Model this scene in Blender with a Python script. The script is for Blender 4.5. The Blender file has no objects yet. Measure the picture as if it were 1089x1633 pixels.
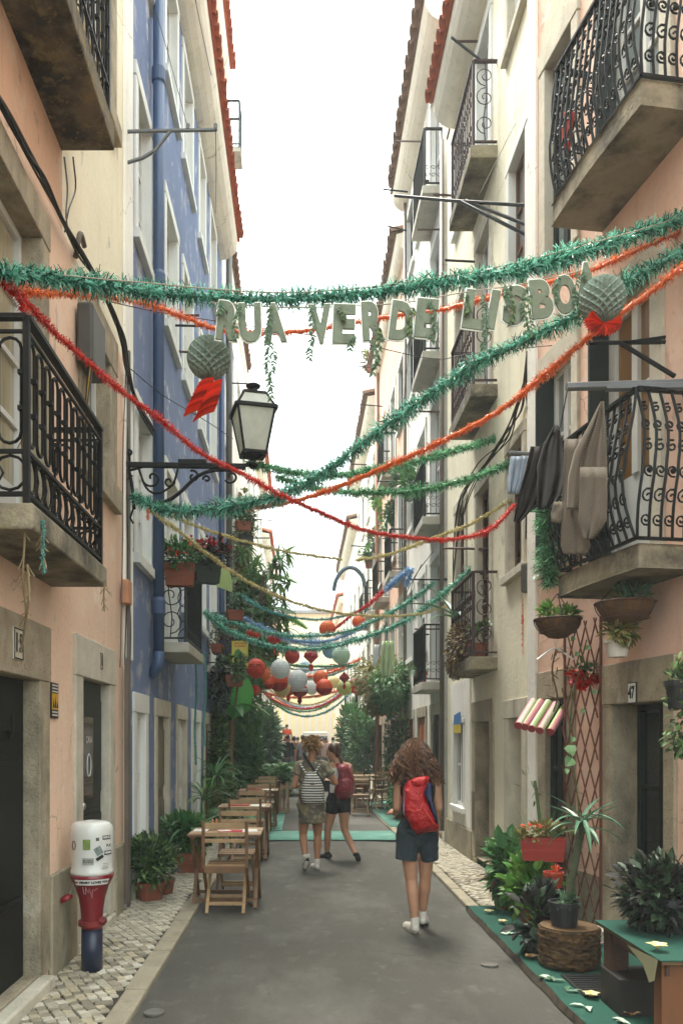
import bpy, math, random
from mathutils import Vector, Matrix, noise
random.seed(7)
R = random.Random(11)
sc = bpy.context.scene
C = bpy.data.collections.new('street'); sc.collection.children.link(C)
# ------------------------------------------------------------------ camera
FPX, CX, CY, H = 1300.0, 481.0, 1180.0, 1.62      # focal length in pixels, vanishing point, eye height
cd = bpy.data.cameras.new('camera'); cam = bpy.data.objects.new('camera', cd); sc.collection.objects.link(cam)
cam.location = (0, 0, H); cam.rotation_euler = (math.radians(90), 0, 0)
cd.sensor_fit = 'VERTICAL'; cd.sensor_height = 36; cd.lens = 36*FPX/1633
cd.shift_x = (544.5-CX)/1633; cd.shift_y = (CY-816.5)/1633
cd.clip_start = .05; cd.clip_end = 2000
sc.camera = cam
# ------------------------------------------------------------------ light
wd = bpy.data.worlds.new('World'); sc.world = wd; wd.use_nodes = True
nt = wd.node_tree; nt.nodes.clear()
SUN_EL, SUN_AZ = math.radians(66), math.radians(325)   # azimuth clockwise from +Y : ahead, a little to the left
sky = nt.nodes.new('ShaderNodeTexSky'); sky.sky_type = 'NISHITA'; sky.sun_disc = False
sky.sun_elevation = SUN_EL; sky.sun_rotation = SUN_AZ; sky.air_density = 1; sky.dust_density = 6
b1 = nt.nodes.new('ShaderNodeBackground'); b1.inputs[1].default_value = .004
nt.links.new(sky.outputs[0], b1.inputs[0])
b2 = nt.nodes.new('ShaderNodeBackground'); b2.inputs[0].default_value = (.86, .955, .95, 1)
# overcast sky, brighter towards the zenith: (1+2 sin e)/3
wc = nt.nodes.new('ShaderNodeTexCoord'); sx = nt.nodes.new('ShaderNodeSeparateXYZ'); m1 = nt.nodes.new('ShaderNodeMath'); m1.operation = 'MAXIMUM'; m1.inputs[1].default_value = 0
m2 = nt.nodes.new('ShaderNodeMath'); m2.operation = 'MULTIPLY_ADD'; SKY = .52; m2.inputs[1].default_value = SKY*.55; m2.inputs[2].default_value = SKY*.45
nt.links.new(wc.outputs['Generated'], sx.inputs[0]); nt.links.new(sx.outputs[2], m1.inputs[0]); nt.links.new(m1.outputs[0], m2.inputs[0]); nt.links.new(m2.outputs[0], b2.inputs[1])
ad = nt.nodes.new('ShaderNodeAddShader'); out = nt.nodes.new('ShaderNodeOutputWorld')
nt.links.new(b1.outputs[0], ad.inputs[0]); nt.links.new(b2.outputs[0], ad.inputs[1]); nt.links.new(ad.outputs[0], out.inputs[0])
sl = bpy.data.lights.new('sun', 'SUN'); sl.energy = 1.5; sl.angle = math.radians(32); sl.color = (1, .94, .84)
so = bpy.data.objects.new('sun', sl); sc.collection.objects.link(so)
sd = Vector((math.sin(SUN_AZ)*math.cos(SUN_EL), math.cos(SUN_AZ)*math.cos(SUN_EL), math.sin(SUN_EL)))
so.rotation_euler = sd.to_track_quat('Z', 'Y').to_euler(); so.location = (0, 0, 30)
sc.view_settings.view_transform = 'Standard'; sc.view_settings.look = 'None'
sc.view_settings.gamma = 1; sc.view_settings.exposure = 3.32; sc.view_settings.use_curve_mapping = False
sc.render.engine = 'CYCLES'; sc.cycles.max_bounces = 10; sc.cycles.diffuse_bounces = 7
sc.cycles.transparent_max_bounces = 6; sc.cycles.caustics_reflective = False; sc.cycles.caustics_refractive = False
sc.cycles.use_denoising = True

# ------------------------------------------------------------------ pixel helpers (photo pixels -> street metres)
def W(px, py, Y): return Vector(((px-CX)*Y/FPX, Y, H+(CY-py)*Y/FPX))
def YX(px, X): return FPX*X/(px-CX)
def YG(py, z=0): return FPX*(H-z)/(py-CY)
def Zat(py, Y): return H+(CY-py)*Y/FPX
# ------------------------------------------------------------------ mesh builder
class MB:
    def __init__(s): s.v = []; s.f = []
    def add(s, vs, fs):
        n = len(s.v); s.v.extend([tuple(p) for p in vs]); s.f.extend([tuple(i+n for i in f) for f in fs])
    BF = [(0,1,3,2),(4,6,7,5),(0,4,5,1),(2,3,7,6),(0,2,6,4),(1,5,7,3)]
    def box(s, a, b):
        s.add([(x,y,z) for x in (a[0],b[0]) for y in (a[1],b[1]) for z in (a[2],b[2])], s.BF)
    def cbox(s, c, sz, M=None):
        vs = [Vector((x*sz[0]/2, y*sz[1]/2, z*sz[2]/2)) for x in (-1,1) for y in (-1,1) for z in (-1,1)]
        if M: vs = [M @ v for v in vs]
        s.add([v+Vector(c) for v in vs], s.BF)
    def bar(s, a, b, w, d, up=(0,0,1)):
        a = Vector(a); b = Vector(b); t = (b-a).normalized(); u = Vector(up)
        if abs(t.dot(u)) > .95: u = Vector((0,1,0))
        x = t.cross(u).normalized(); y = x.cross(t)
        s.add([p + x*(w/2*i) + y*(d/2*j) for p in (a, b) for i in (-1,1) for j in (-1,1)], s.BF)
    def fbox(s, F, u0, u1, v0, v1, w0, w1):
        s.add([F.P(u,v,w) for u in (u0,u1) for v in (v0,v1) for w in (w0,w1)], s.BF)
    def quad(s, *p): s.add(p, [tuple(range(len(p)))])
    def tube(s, pts, r, k=6, cap=True):
        pts = [Vector(p) for p in pts]; n = len(pts)
        if n < 2: return
        rs = r if isinstance(r, (list, tuple)) else [r]*n
        t0 = (pts[1]-pts[0]).normalized(); u = Vector((0,0,1)) if abs(t0.z) < .9 else Vector((1,0,0))
        u = (u - t0*u.dot(t0)).normalized(); vs = []
        for i in range(n):
            t = (pts[min(i+1,n-1)]-pts[max(i-1,0)])
            t = t.normalized() if t.length > 1e-9 else t0
            u = (u - t*u.dot(t)); u = u.normalized() if u.length > 1e-6 else t.orthogonal().normalized()
            w = t.cross(u)
            for j in range(k):
                a = 2*math.pi*j/k; vs.append(pts[i]+(u*math.cos(a)+w*math.sin(a))*rs[i])
        fs = [(i*k+j, i*k+(j+1)%k, (i+1)*k+(j+1)%k, (i+1)*k+j) for i in range(n-1) for j in range(k)]
        if cap: fs += [tuple(range(k))[::-1], tuple((n-1)*k+j for j in range(k))]
        s.add(vs, fs)
    def lathe(s, prof, c=(0,0,0), k=20, M=None):
        c = Vector(c); vs = []; n = len(prof)
        for r, z in prof:
            for j in range(k):
                a = 2*math.pi*j/k; p = Vector((max(r,1e-4)*math.cos(a), max(r,1e-4)*math.sin(a), z))
                vs.append((M @ p if M else p)+c)
        fs = [(i*k+j, i*k+(j+1)%k, (i+1)*k+(j+1)%k, (i+1)*k+j) for i in range(n-1) for j in range(k)]
        fs += [tuple(range(k))[::-1], tuple((n-1)*k+j for j in range(k))]
        s.add(vs, fs)
    def ell(s, c, r, k=12, m=8, M=None):
        if not isinstance(r, (list, tuple, Vector)): r = (r, r, r)
        c = Vector(c); vs = []; fs = []
        for i in range(m+1):
            th = math.pi*i/m
            for j in range(k):
                a = 2*math.pi*j/k
                p = Vector((r[0]*math.sin(th)*math.cos(a), r[1]*math.sin(th)*math.sin(a), -r[2]*math.cos(th)))
                vs.append((M @ p if M else p)+c)
        for i in range(m):
            for j in range(k): fs.append((i*k+j, i*k+(j+1)%k, (i+1)*k+(j+1)%k, (i+1)*k+j))
        s.add(vs, fs)
    def cap(s, a, ra, b, rb, k=10, flat=False, sc=None):
        a = Vector(a); b = Vector(b); t = (b-a).normalized(); M = t.to_track_quat('Z','Y').to_matrix(); L = (b-a).length
        pr = [] if not flat else [(.001,0)]
        if not flat: pr += [(ra*math.sin(q), -ra*math.cos(q)) for q in (.1,.5,1.0)]
        pr += [(ra,0),(rb,L)]
        if not flat: pr += [(rb*math.sin(q), L+rb*math.cos(q)) for q in (1.0,.5,.1)]
        else: pr += [(.001,L)]
        s.lathe(pr, a, k, M)
    def prism(s, poly, a, b, z0, z1, o=(0,0,0)):
        # poly in (a,b) axes, thickness along third axis normal
        o = Vector(o); a = Vector(a); b = Vector(b); nrm = a.cross(b).normalized(); n = len(poly)
        vs = [o+a*x+b*y+nrm*z for z in (z0,z1) for x,y in poly]
        s.add(vs, [tuple(range(n))[::-1], tuple(range(n,2*n))]+[(i,(i+1)%n,n+(i+1)%n,n+i) for i in range(n)])
    def leaf(s, p, d, n, L, w):
        # a folded pointed leaf: 4 triangles
        p = Vector(p); d = Vector(d).normalized(); n = Vector(n); x = d.cross(n)
        x = x.normalized() if x.length > 1e-4 else d.orthogonal().normalized(); n = x.cross(d)
        a = p+d*L*.28; b = p+d*L*.66-n*L*.03; k = n*w*.14
        s.add([p, a+x*w/2+k, b+x*w*.40+k, p+d*L-n*L*.13, b-x*w*.40+k, a-x*w/2+k, a, b], [(0,6,1),(6,7,2,1),(7,3,2),(0,5,6),(6,5,4,7),(7,4,3)])
    def blade(s, p, d, L, w, droop=.5, seg=6, fold=.25, up=(0,0,1)):
        p = Vector(p); d = Vector(d).normalized(); side = d.cross(Vector(up))
        side = side.normalized() if side.length > 1e-3 else Vector((1,0,0)); vs = []; q = p.copy(); dd = d.copy()
        for i in range(seg+1):
            t = i/seg; ww = w*(1-t)**.6*(.55+.9*min(t*2.5,1)*.5) if t < 1 else .001
            nn = side.cross(dd)
            vs += [q+side*ww/2-nn*(-ww*fold), q, q-side*ww/2-nn*(-ww*fold)]
            dd = (dd+Vector((0,0,-droop/seg))).normalized(); q = q+dd*L/seg
        s.add(vs, [f for i in range(seg) for f in ((i*3,i*3+1,i*3+4,i*3+3),(i*3+1,i*3+2,i*3+5,i*3+4))])
    def mesh(s, name, smooth=False):
        me = bpy.data.meshes.new(name); me.from_pydata(s.v, [], s.f); me.update()
        if smooth: me.shade_smooth()
        return me
    def build(s, name, m, parent=None, smooth=False, bevel=0, **kw):
        me = s.mesh(name, smooth); me.materials.append(m) if m else None
        return link(name, me, parent, bevel, **kw)
def link(name, data, parent=None, bevel=0, **kw):
    o = bpy.data.objects.new(name, data); C.objects.link(o)
    if parent is not None:
        o.parent = parent
        if parent.parent is None and parent.type == 'EMPTY': o.matrix_parent_inverse = Matrix.Translation(-parent.location)
    if bevel:
        b = o.modifiers.new('bevel', 'BEVEL'); b.width = bevel; b.segments = 2; b.limit_method = 'ANGLE'
    for k, v in kw.items(): o[k] = v
    return o
def thing(name, label, cat, loc=(0,0,0), group=None):
    o = bpy.data.objects.new(name, None); C.objects.link(o); o.location = loc; o.empty_display_size = .1
    o['label'] = label; o['category'] = cat
    if group: o['group'] = group
    return o
def tag(o, label, cat, group=None):
    o['label'] = label; o['category'] = cat
    if group: o['group'] = group
    return o
def setting(o): o['kind'] = 'structure'; return o
def clone(root, loc, rz=0, label=None, group=None, scale=None):
    def cp(o, par):
        c = o.copy(); C.objects.link(c); c.parent = par
        if par: c.matrix_parent_inverse = o.matrix_parent_inverse.copy()
        for ch in o.children: cp(ch, c)
        return c
    r = cp(root, None); r.location = loc; r.rotation_euler = (0,0,rz)
    if scale: r.scale = (scale,)*3
    if label: r['label'] = label
    if group: r['group'] = group
    return r
class Frame:
    """a facade: u along the street (= world Y of a straight wall), v = height, w = outwards over the street"""
    def __init__(s, ox, oy, ang, side):
        # side -1: left wall (faces +X), side +1: right wall (faces -X); point at u has world Y = u for ang=0
        s.o = Vector((ox, oy, 0)); s.t = Vector((math.sin(ang), math.cos(ang), 0)); s.side = side
        s.n = Vector((s.t.y, -s.t.x, 0))*(-side)
        if s.n.x*side > 0: s.n = -s.n
        s.u0 = oy
    def P(s, u, v, w=0): return s.o + s.t*(u-s.u0) + s.n*w + Vector((0,0,v))
    def U(s, px, w=0):
        k = (px-CX)/FPX; b = s.o + s.n*w
        # b.x + t.x*q = k*(b.y + t.y*q)
        return s.u0 + (k*b.y-b.x)/(s.t.x-k*s.t.y)
    def V(s, px, py, w=0): return Zat(py, s.P(s.U(px, w), 0, w).y)
# ------------------------------------------------------------------ materials
def rgb(h):
    return tuple(((int(h[i:i+2],16)/255+.055)/1.055)**2.4 if int(h[i:i+2],16)/255 > .04045 else int(h[i:i+2],16)/255/12.92 for i in (0,2,4))
_m = {}
def mat(name, col, rough=.8, var=.12, scale=4, dirt=None, bump=0, bscale=40, metal=0, island=0, hue=None, spec=.5,
        trans=0, coat=0, gain=.82, stretch=(1,1,1), emit=0, extra=None, alpha=1):
    if name in _m: return _m[name]
    if isinstance(col, str): col = rgb(col)
    col = tuple(c*gain for c in col)
    G_ = lambda h: tuple(c*gain for c in (rgb(h) if isinstance(h, str) else h))
    m = bpy.data.materials.new(name); m.use_nodes = True; t = m.node_tree; N = t.nodes.new; Lk = t.links.new
    bs = t.nodes['Principled BSDF']; bs.inputs['Roughness'].default_value = rough; bs.inputs['Metallic'].default_value = metal
    bs.inputs['Specular IOR Level'].default_value = spec; bs.inputs['Coat Weight'].default_value = coat
    tc = N('ShaderNodeTexCoord')
    def noise_n(sc_, st=(1,1,1), det=5, rg=.55):
        mp = N('ShaderNodeMapping'); mp.inputs['Scale'].default_value = st; Lk(tc.outputs['Object'], mp.inputs[0])
        n = N('ShaderNodeTexNoise'); n.inputs['Scale'].default_value = sc_; n.inputs['Detail'].default_value = det
        n.inputs['Roughness'].default_value = rg; Lk(mp.outputs[0], n.inputs[0]); return n.outputs[0]
    def ramp(src, a, b, c0=(0,0,0,1), c1=(1,1,1,1)):
        r = N('ShaderNodeValToRGB'); r.color_ramp.elements[0].position = a; r.color_ramp.elements[1].position = b
        r.color_ramp.elements[0].color = c0; r.color_ramp.elements[1].color = c1; Lk(src, r.inputs[0]); return r.outputs[0]
    def mix(fac, a, b, mode='MIX'):
        x = N('ShaderNodeMix'); x.data_type = 'RGBA'; x.blend_type = mode
        for s_, v in ((x.inputs[0], fac), (x.inputs[6], a), (x.inputs[7], b)):
            if hasattr(v, 'links'): Lk(v, s_)
            elif isinstance(v, (int, float)): s_.default_value = v
            else: s_.default_value = tuple(v)[:3]+(1,)
        return x.outputs[2]
    lo = tuple(max(0, c*(1-var)) for c in col)+(1,); hi = tuple(min(1, c*(1+var)) for c in col)+(1,)
    c = ramp(noise_n(scale, stretch), .3, .7, lo, hi) if var else col
    for d in (dirt or []):
        # (colour, scale, stretch, lo, hi, strength)
        f = ramp(noise_n(d[1], d[2], 8, .65), d[3], d[4], (0,0,0,1), (d[5],)*3+(1,))
        dc = G_(d[0])
        c = mix(f, c, dc)
    if extra: c = extra(t, tc, c, mix, ramp, noise_n)
    if island or hue:
        g = N('ShaderNodeNewGeometry')
        if hue: c = mix(ramp(g.outputs['Random Per Island'], .35, .65), c, G_(hue))
        if island: c = mix(1.0, c, ramp(g.outputs['Random Per Island'], 0, 1, (1-island,)*3+(1,), (1+island,)*3+(1,)), 'MULTIPLY')
    if isinstance(c, tuple): bs.inputs['Base Color'].default_value = c[:3]+(1,)
    else: Lk(c, bs.inputs['Base Color'])
    if bump:
        b = N('ShaderNodeBump'); b.inputs['Strength'].default_value = bump; b.inputs['Distance'].default_value = .02
        Lk(noise_n(bscale, (1,1,1), 6, .6), b.inputs['Height']); Lk(b.outputs[0], bs.inputs['Normal'])
    if trans:
        tr = N('ShaderNodeBsdfTranslucent'); ms = N('ShaderNodeMixShader'); ms.inputs[0].default_value = trans
        if isinstance(c, tuple): tr.inputs[0].default_value = c[:3]+(1,)
        else: Lk(c, tr.inputs[0])
        Lk(bs.outputs[0], ms.inputs[1]); Lk(tr.outputs[0], ms.inputs[2]); Lk(ms.outputs[0], t.nodes['Material Output'].inputs[0])
    if emit:
        bs.inputs['Emission Strength'].default_value = emit
    _m[name] = m; return m
def cracks(sc_, th, dark, mk=(.5,.56), f=.8):
    def fn(t, tc, c, mix, ramp, nn):
        N = t.nodes.new; v = N('ShaderNodeTexVoronoi'); v.feature = 'DISTANCE_TO_EDGE'; v.inputs['Scale'].default_value = sc_
        ad_ = N('ShaderNodeMix'); ad_.data_type = 'RGBA'; ad_.blend_type = 'ADD'; ad_.inputs[0].default_value = .35
        n_ = N('ShaderNodeTexNoise'); n_.inputs['Scale'].default_value = 3; n_.inputs['Detail'].default_value = 6; t.links.new(tc.outputs['Object'], n_.inputs[0])
        t.links.new(tc.outputs['Object'], ad_.inputs[6]); t.links.new(n_.outputs[1], ad_.inputs[7]); t.links.new(ad_.outputs[2], v.inputs[0])
        e = ramp(v.outputs['Distance'], 0, th, (f,f,f,1), (0,0,0,1)); mk_ = ramp(nn(.9,(1,1,1),2), mk[0], mk[1])
        m_ = N('ShaderNodeMix'); m_.data_type = 'RGBA'; m_.blend_type = 'MULTIPLY'; m_.inputs[0].default_value = 1; t.links.new(e, m_.inputs[6]); t.links.new(mk_, m_.inputs[7])
        return mix(m_.outputs[2], c, rgb(dark))
    return fn
def plaster(name, col, stain='6b5f4e', amt=.55, streak=.5, bump=.35):
    return mat(name, col, .9, .09, .9, dirt=[(stain, 1.5, (1,1,.4), .52, .72, amt*.5), (stain, 6, (1,1,.10), .55, .72, streak*.6),
               ('e6dfd0', 2.4, (1,1,1), .55, .65, .3), (stain, 26, (1,1,1), .6, .68, .35), ('6a5f50', 3.2, (1,1,.6), .635, .65, .35), ('f0e8da', 2.1, (1,1,.8), .62, .63, .35)], bump=bump, bscale=18, gain=1.0, extra=cracks(.8,.006,'4a4238',(.54,.58),.6))
P_PEACH = plaster('peach_plaster', 'd3ab8e', '8d6e56', .5, .5); P_PALE = plaster('pale_peach_plaster', 'e4c5ac', '9a7c62', .4, .4)
P_CREAM = plaster('cream_plaster', 'ebe3c8', '9a8e70'); P_BLUE = plaster('blue_plaster', '68779a', '49566e', .3, .35)
P_PINK = plaster('pink_plaster', 'e4c0ab', '9a7a66', .4, .4); P_YEL = plaster('pale_yellow_plaster', 'ebe5cc', '978d70')
P_WHITE = plaster('white_plaster', 'eceae2', '9a958a', .45, .5); P_GREY = plaster('grey_white_plaster', 'dedcd4', '8c887e')
P_SALMON = plaster('salmon_plaster', 'd8b09a', '806250'); P_OFF = plaster('off_white_plaster', 'e6e0d0', '958d7c')
STONE = mat('limestone_surround', 'a89c84', .9, .18, 6, gain=.92, dirt=[('4b4438', 3, (1,1,.4), .5, .72, .75), ('2b2721', 45, (1,1,1), .58, .68, .6), ('d8d3c4', 4, (1,1,1), .58, .72, .4)], bump=.6, bscale=60)
STONE_L = mat('pale_limestone_surround', 'cdc6b4', .9, .12, 6, gain=.9, dirt=[('6d6658', 3, (1,1,.4), .54, .75, .6), ('2f2b25', 60, (1,1,1), .62, .7, .5)], bump=.5, bscale=60)
WSUR = mat('white_painted_surround', 'e4e5e0', .7, .05, 3, gain=.92, dirt=[('8d8c84', 3, (1,1,.2), .58, .8, .35)], bump=.15)
PLINTH = mat('plinth_stone', 'a0977f', .92, .2, 4, gain=.9, dirt=[('4a4539', 2, (1,1,.5), .48, .7, .7), ('2b2821', 30, (1,1,1), .6, .7, .5)], bump=.7, bscale=30)
CONC = mat('weathered_concrete', '9c937c', .92, .15, 5, dirt=[('2f2b22', 2.4, (1,1,1), .42, .62, .85), ('6d6a3c', 5, (1,1,1), .55, .68, .5), ('c9c2ad', 9, (1,1,1), .62, .72, .4)], bump=.8, bscale=25)
CONC_D = mat('dark_stained_concrete', '75694f', .92, .25, 3, dirt=[('17140f', 4, (1,1,1), .42, .56, .92), ('9a8a5c', 7, (1,1,1), .54, .62, .6), ('b09a62', 16, (1,1,1), .58, .64, .5)], bump=1, bscale=16)
CONC_L = mat('pale_concrete', 'c2beb0', .9, .1, 4, dirt=[('5b5648', 2.4, (1,1,1), .5, .72, .6)], bump=.5, bscale=30)
IRON = mat('black_iron', '070908', .55, .2, 8, dirt=[('2a2018', 25, (1,1,1), .6, .75, .4)], spec=.25, bump=.1, bscale=90)
IRON_B = mat('iron_bluish', '1c2426', .5, .2, 8, spec=.4)
IRON_R = mat('maroon_iron', '381c1e', .55, .2, 8, dirt=[('1c1312', 12, (1,1,1), .5, .7, .5)])
IRON_RU = mat('rusty_iron', '54392f', .75, .25, 12, dirt=[('241c19', 8, (1,1,1), .5, .7, .6)])
GALV = mat('galvanised_pipe', '73777a', .5, .12, 8, metal=.3)
PIPE_B = mat('blue_painted_pipe', '41577b', .5, .1, 3, dirt=[('27323f', 6, (1,1,.3), .56, .75, .4)])
PIPE_G = mat('grey_brown_pipe', '6c5f52', .6, .15, 4); CABLE = mat('black_cable', '16171a', .6, 0); CABLE_G = mat('grey_cable', '6b6a64', .7, 0)
CABLE_W = mat('pale_twine', 'b3ad9a', .9, 0)
TILE = mat('terracotta_tile', 'c0603a', .85, .25, 6, dirt=[('5b4536', 5, (1,1,1), .55, .72, .5), ('e0b08c', 9, (1,1,1), .6, .75, .4)], bump=.4)
TILE_O = mat('old_brown_tile', '8b6a52', .9, .3, 6, dirt=[('453a30', 5, (1,1,1), .5, .7, .6)], bump=.4)
WF = mat('white_window_paint', 'e2e3df', .5, .05, 3, gain=.88, dirt=[('8f8e86', 8, (1,1,.4), .62, .8, .3)])
GF = mat('dark_green_paint', '0f1a16', .5, .15, 5, dirt=[('33413a', 6, (1,1,.3), .6, .75, .4)]); BR = mat('brown_window_wood', '6a4a35', .6, .25, 6, stretch=(1,1,.2))
BLK = mat('dark_door_paint', '0a0c09', .55, .2, 4, dirt=[('2a2a22', 4, (1,1,.3), .55, .75, .5)], spec=.3)
GLASS = mat('window_glass', '22292b', .06, .3, 1.2, spec=.8); GLASS_C = mat('glass_before_curtain', 'b5ad90', .12, .2, 6, spec=.7, stretch=(4,4,.3))
GLASS_P = mat('pale_window_glass', '8f9a9a', .08, .35, 1.5, spec=.8); GLASS_W = mat('amber_pane_glass', '8a6636', .12, .3, 2, spec=.7)  # amber is the base colour of the balcony door panes
DARK = mat('dark_interior', '0b0c0c', .9, 0)  # flat dark colour stands for the unlit rooms behind the openings
ASPH = mat('asphalt', '504d45', .86, .15, .8, dirt=[('7f7d75', .7, (1,.5,1), .46, .62, .5), ('43403a', 1.6, (1,.45,1), .52, .68, .42), ('8d8a82', 5, (1,.7,1), .57, .7, .3), ('3b3935', 9, (1,.8,1), .62, .70, .3),
      ('2c2b29', 160, (1,1,1), .56, .66, .5), ('b0ada2', 220, (1,1,1), .6, .68, .5)], bump=.6, bscale=150, extra=cracks(.45,.008,'34322e',(.52,.6),.45))
KERB = mat('kerb_stone', 'a39a84', .9, .14, 4, dirt=[('5e5849', 5, (1,1,1), .52, .72, .55), ('3a372f', 60, (1,1,1), .6, .7, .4)], bump=.5, bscale=50)
COB = mat('limestone_cobble', 'b8b09c', .75, .2, 9, dirt=[('5f5a4b', 12, (1,1,1), .55, .72, .5)], island=.25, bump=.4, bscale=60)
JOINT = mat('cobble_joint_soil', '3a352c', .95, .25, 20, bump=.6, bscale=80)
WOOD = mat('bistro_wood', '7d5c3c', .55, .25, 9, dirt=[('3d2a1b', 6, (1,1,1), .5, .7, .5)], bump=.2, bscale=60, stretch=(1,1,1))
WOOD_L = mat('light_bistro_wood', 'b09068', .6, .2, 9, dirt=[('6d5238', 6, (1,1,1), .55, .72, .5)], bump=.2, bscale=60)
WOOD_D = mat('dark_bench_wood', '4a2f1d', .6, .25, 6, dirt=[('1b120c', 4, (1,1,.4), .5, .7, .6)], bump=.3); WOOD_T = mat('trellis_wood', '6b3c28', .7, .2, 10)
TERRA = mat('terracotta_pot', '8f4f35', .8, .15, 8, dirt=[('5b3a28', 8, (1,1,1), .55, .72, .5), ('d5b79c', 11, (1,1,1), .64, .74, .4)], bump=.2)
POT_R = mat('red_pot', 'a8382a', .5, .1, 5); POT_K = mat('black_plastic_pot', '23262a', .5, .1, 6); POT_W = mat('white_pot', 'd8d6ce', .6, .06, 6); POT_G = mat('grey_cement_pot', '9a988c', .9, .1, 6, bump=.3)
SOIL = mat('soil', '2c2119', .95, .3, 20, bump=.6)
LF_D = mat('dark_leaf', '3d5637', .5, .2, 6, gain=1.08, island=.5, trans=.15, hue='58703e'); LF_M = mat('mid_leaf', '557f42', .5, .2, 6, gain=1.08, island=.45, trans=.22, hue='406b40')
LF_L = mat('light_leaf', '6b8f3c', .5, .2, 6, gain=1.08, island=.4, trans=.25, hue='4c7a30'); LF_P = mat('purple_leaf', '35302c', .5, .2, 6, island=.5, trans=.15, hue='30432e')
LF_G = mat('grey_green_leaf', '5a7553', .45, .15, 5, gain=1.08, island=.25, trans=.12, hue='44664e'); LF_B = mat('banana_leaf', '4a9a40', .4, .12, 4, gain=1.2, trans=.3)
LF_Y = mat('dry_leaf', '8a7a48', .7, .2, 6, gain=1.08, island=.4, trans=.2, hue='5f6a38'); LF_R = mat('red_flower', 'b52318', .5, .15, 6, gain=1.08, island=.3, trans=.2, hue='7c1522')
LF_O = mat('orange_flower', 'e0532a', .5, .15, 6, island=.3, trans=.2); LF_YL = mat('yellow_petal', 'e3c95a', .5, .1, 20, island=.15, trans=.2, hue='f0e6b0'); LF_PK = mat('dusty_pink_petal', 'a8606c', .5, .1, 20, island=.15, trans=.2)
LF_PE = mat('peach_petal', 'd99a6a', .5, .1, 20, island=.15, trans=.2, hue='e6c08e'); BARK = mat('stem_bark', '6b563c', .9, .3, 10, bump=.5); BARK_G = mat('green_stem', '566b3a', .7, .2, 10)
def tinsel(n, c, h, isl=.7): return mat(n, c, .28, .1, 8, island=isl, hue=h, spec=.8, trans=.35)
T_GR = tinsel('green_tinsel', '1f7d62', '86d0ba'); T_GR2 = tinsel('grass_green_tinsel', '35864c', '80c090'); T_TE = tinsel('teal_tinsel', '2b8580', '5cb0a8')  # paler second strip colour paints in the foil's highlights
T_OR = tinsel('orange_tinsel', 'f4702e', 'fa9650', .35); T_RE = tinsel('red_tinsel', 'd8342a', 'ea5040', .35); T_YE = tinsel('straw_tinsel', 'd2c07c', 'e2d6a0', .25)
T_BL = tinsel('blue_tinsel', '6f9fd0', '94bce0', .3); T_WH = tinsel('white_tinsel', 'd5dcdc', 'b8c8d0', .2)
CARPET = mat('green_carpet', '1a5344', .95, .14, 3, dirt=[('6b9c86', 4, (1,1,1), .58, .72, .45), ('123f33', 2, (1,1,1), .56, .7, .5)], bump=.5, bscale=200)
CARPET_L = mat('pale_green_carpet', '659788', .95, .1, 3, dirt=[('8fc2ae', 2, (1,1,1), .5, .7, .5)], bump=.4, bscale=150)
FOIL = mat('silver_green_foil', '717b62', .45, .12, 7, dirt=[('4b543f', 9, (1,1,.4), .52, .66, .5)], metal=.15, bump=.5, bscale=14)
HONEY = mat('grey_green_tissue', '8fa096', .85, .1, 6, gain=1.15, trans=.2); HONEY_R = mat('red_orange_tissue', 'e04c2a', .7, .12, 6, island=.45, gain=1.05, trans=.15)
SKIN = mat('skin', 'c08a68', .5, .07, 9, gain=.72, dirt=[('a8654a', 6, (1,1,1), .55, .75, .3)], spec=.4); SKIN2 = mat('fair_skin', 'cf9c7c', .5, .07, 9, gain=.72, dirt=[('b5705a', 6, (1,1,1), .55, .75, .3)], spec=.4)
INK = mat('black_ink', '14140f', .7, 0); INK_W = mat('white_ink', 'e8e8e2', .7, 0); INK_G = mat('grey_ink', '55594f', .7, 0); INK_R = mat('red_ink', 'b8202a', .6, 0); INK_Y = mat('yellow_sign_print', 'd8a81e', .6, .05, 5); INK_GR = mat('green_ink', '4a8a44', .6, .1, 5)
# ================================================================== building kit
def wall(b, F, m, u0, u1, v0, v1, ops, name='wall'):
    us = sorted({u0,u1}|{x for o in ops for x in (o['u0'],o['u1']) if u0 < x < u1})
    vs = sorted({v0,v1}|{x for o in ops for x in (o['v0'],o['v1']) if v0 < x < v1})
    q = MB()
    for a, c in zip(us, us[1:]):
        for e, g in zip(vs, vs[1:]):
            mu, mv = (a+c)/2, (e+g)/2
            if any(o['u0'] < mu < o['u1'] and o['v0'] < mv < o['v1'] for o in ops): continue
            q.quad(F.P(a,e), F.P(c,e), F.P(c,g), F.P(a,g))
    return q.build(name, m, b)
def body(b, F, m, u0, u1, h, dep=7, roof=None):
    """side walls, back and roof behind a facade"""
    q = MB()
    q.quad(F.P(u0,0,0), F.P(u0,h,0), F.P(u0,h,-dep), F.P(u0,0,-dep)); q.quad(F.P(u1,0,0), F.P(u1,h,0), F.P(u1,h,-dep), F.P(u1,0,-dep))
    q.quad(F.P(u0,0,-dep), F.P(u1,0,-dep), F.P(u1,h,-dep), F.P(u0,h,-dep))
    q.build('side_wall', m, b)
    r = MB(); r.quad(F.P(u0,h,.02), F.P(u1,h,.02), F.P(u1,h+1.6,-dep/2), F.P(u0,h+1.6,-dep/2)); r.quad(F.P(u0,h,-dep), F.P(u1,h,-dep), F.P(u1,h+1.6,-dep/2), F.P(u0,h+1.6,-dep/2))
    for u in (u0,u1): r.quad(F.P(u,h,.02), F.P(u,h,-dep), F.P(u,h+1.6,-dep/2))
    r.build('roof', roof or TILE_O, b)
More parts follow.
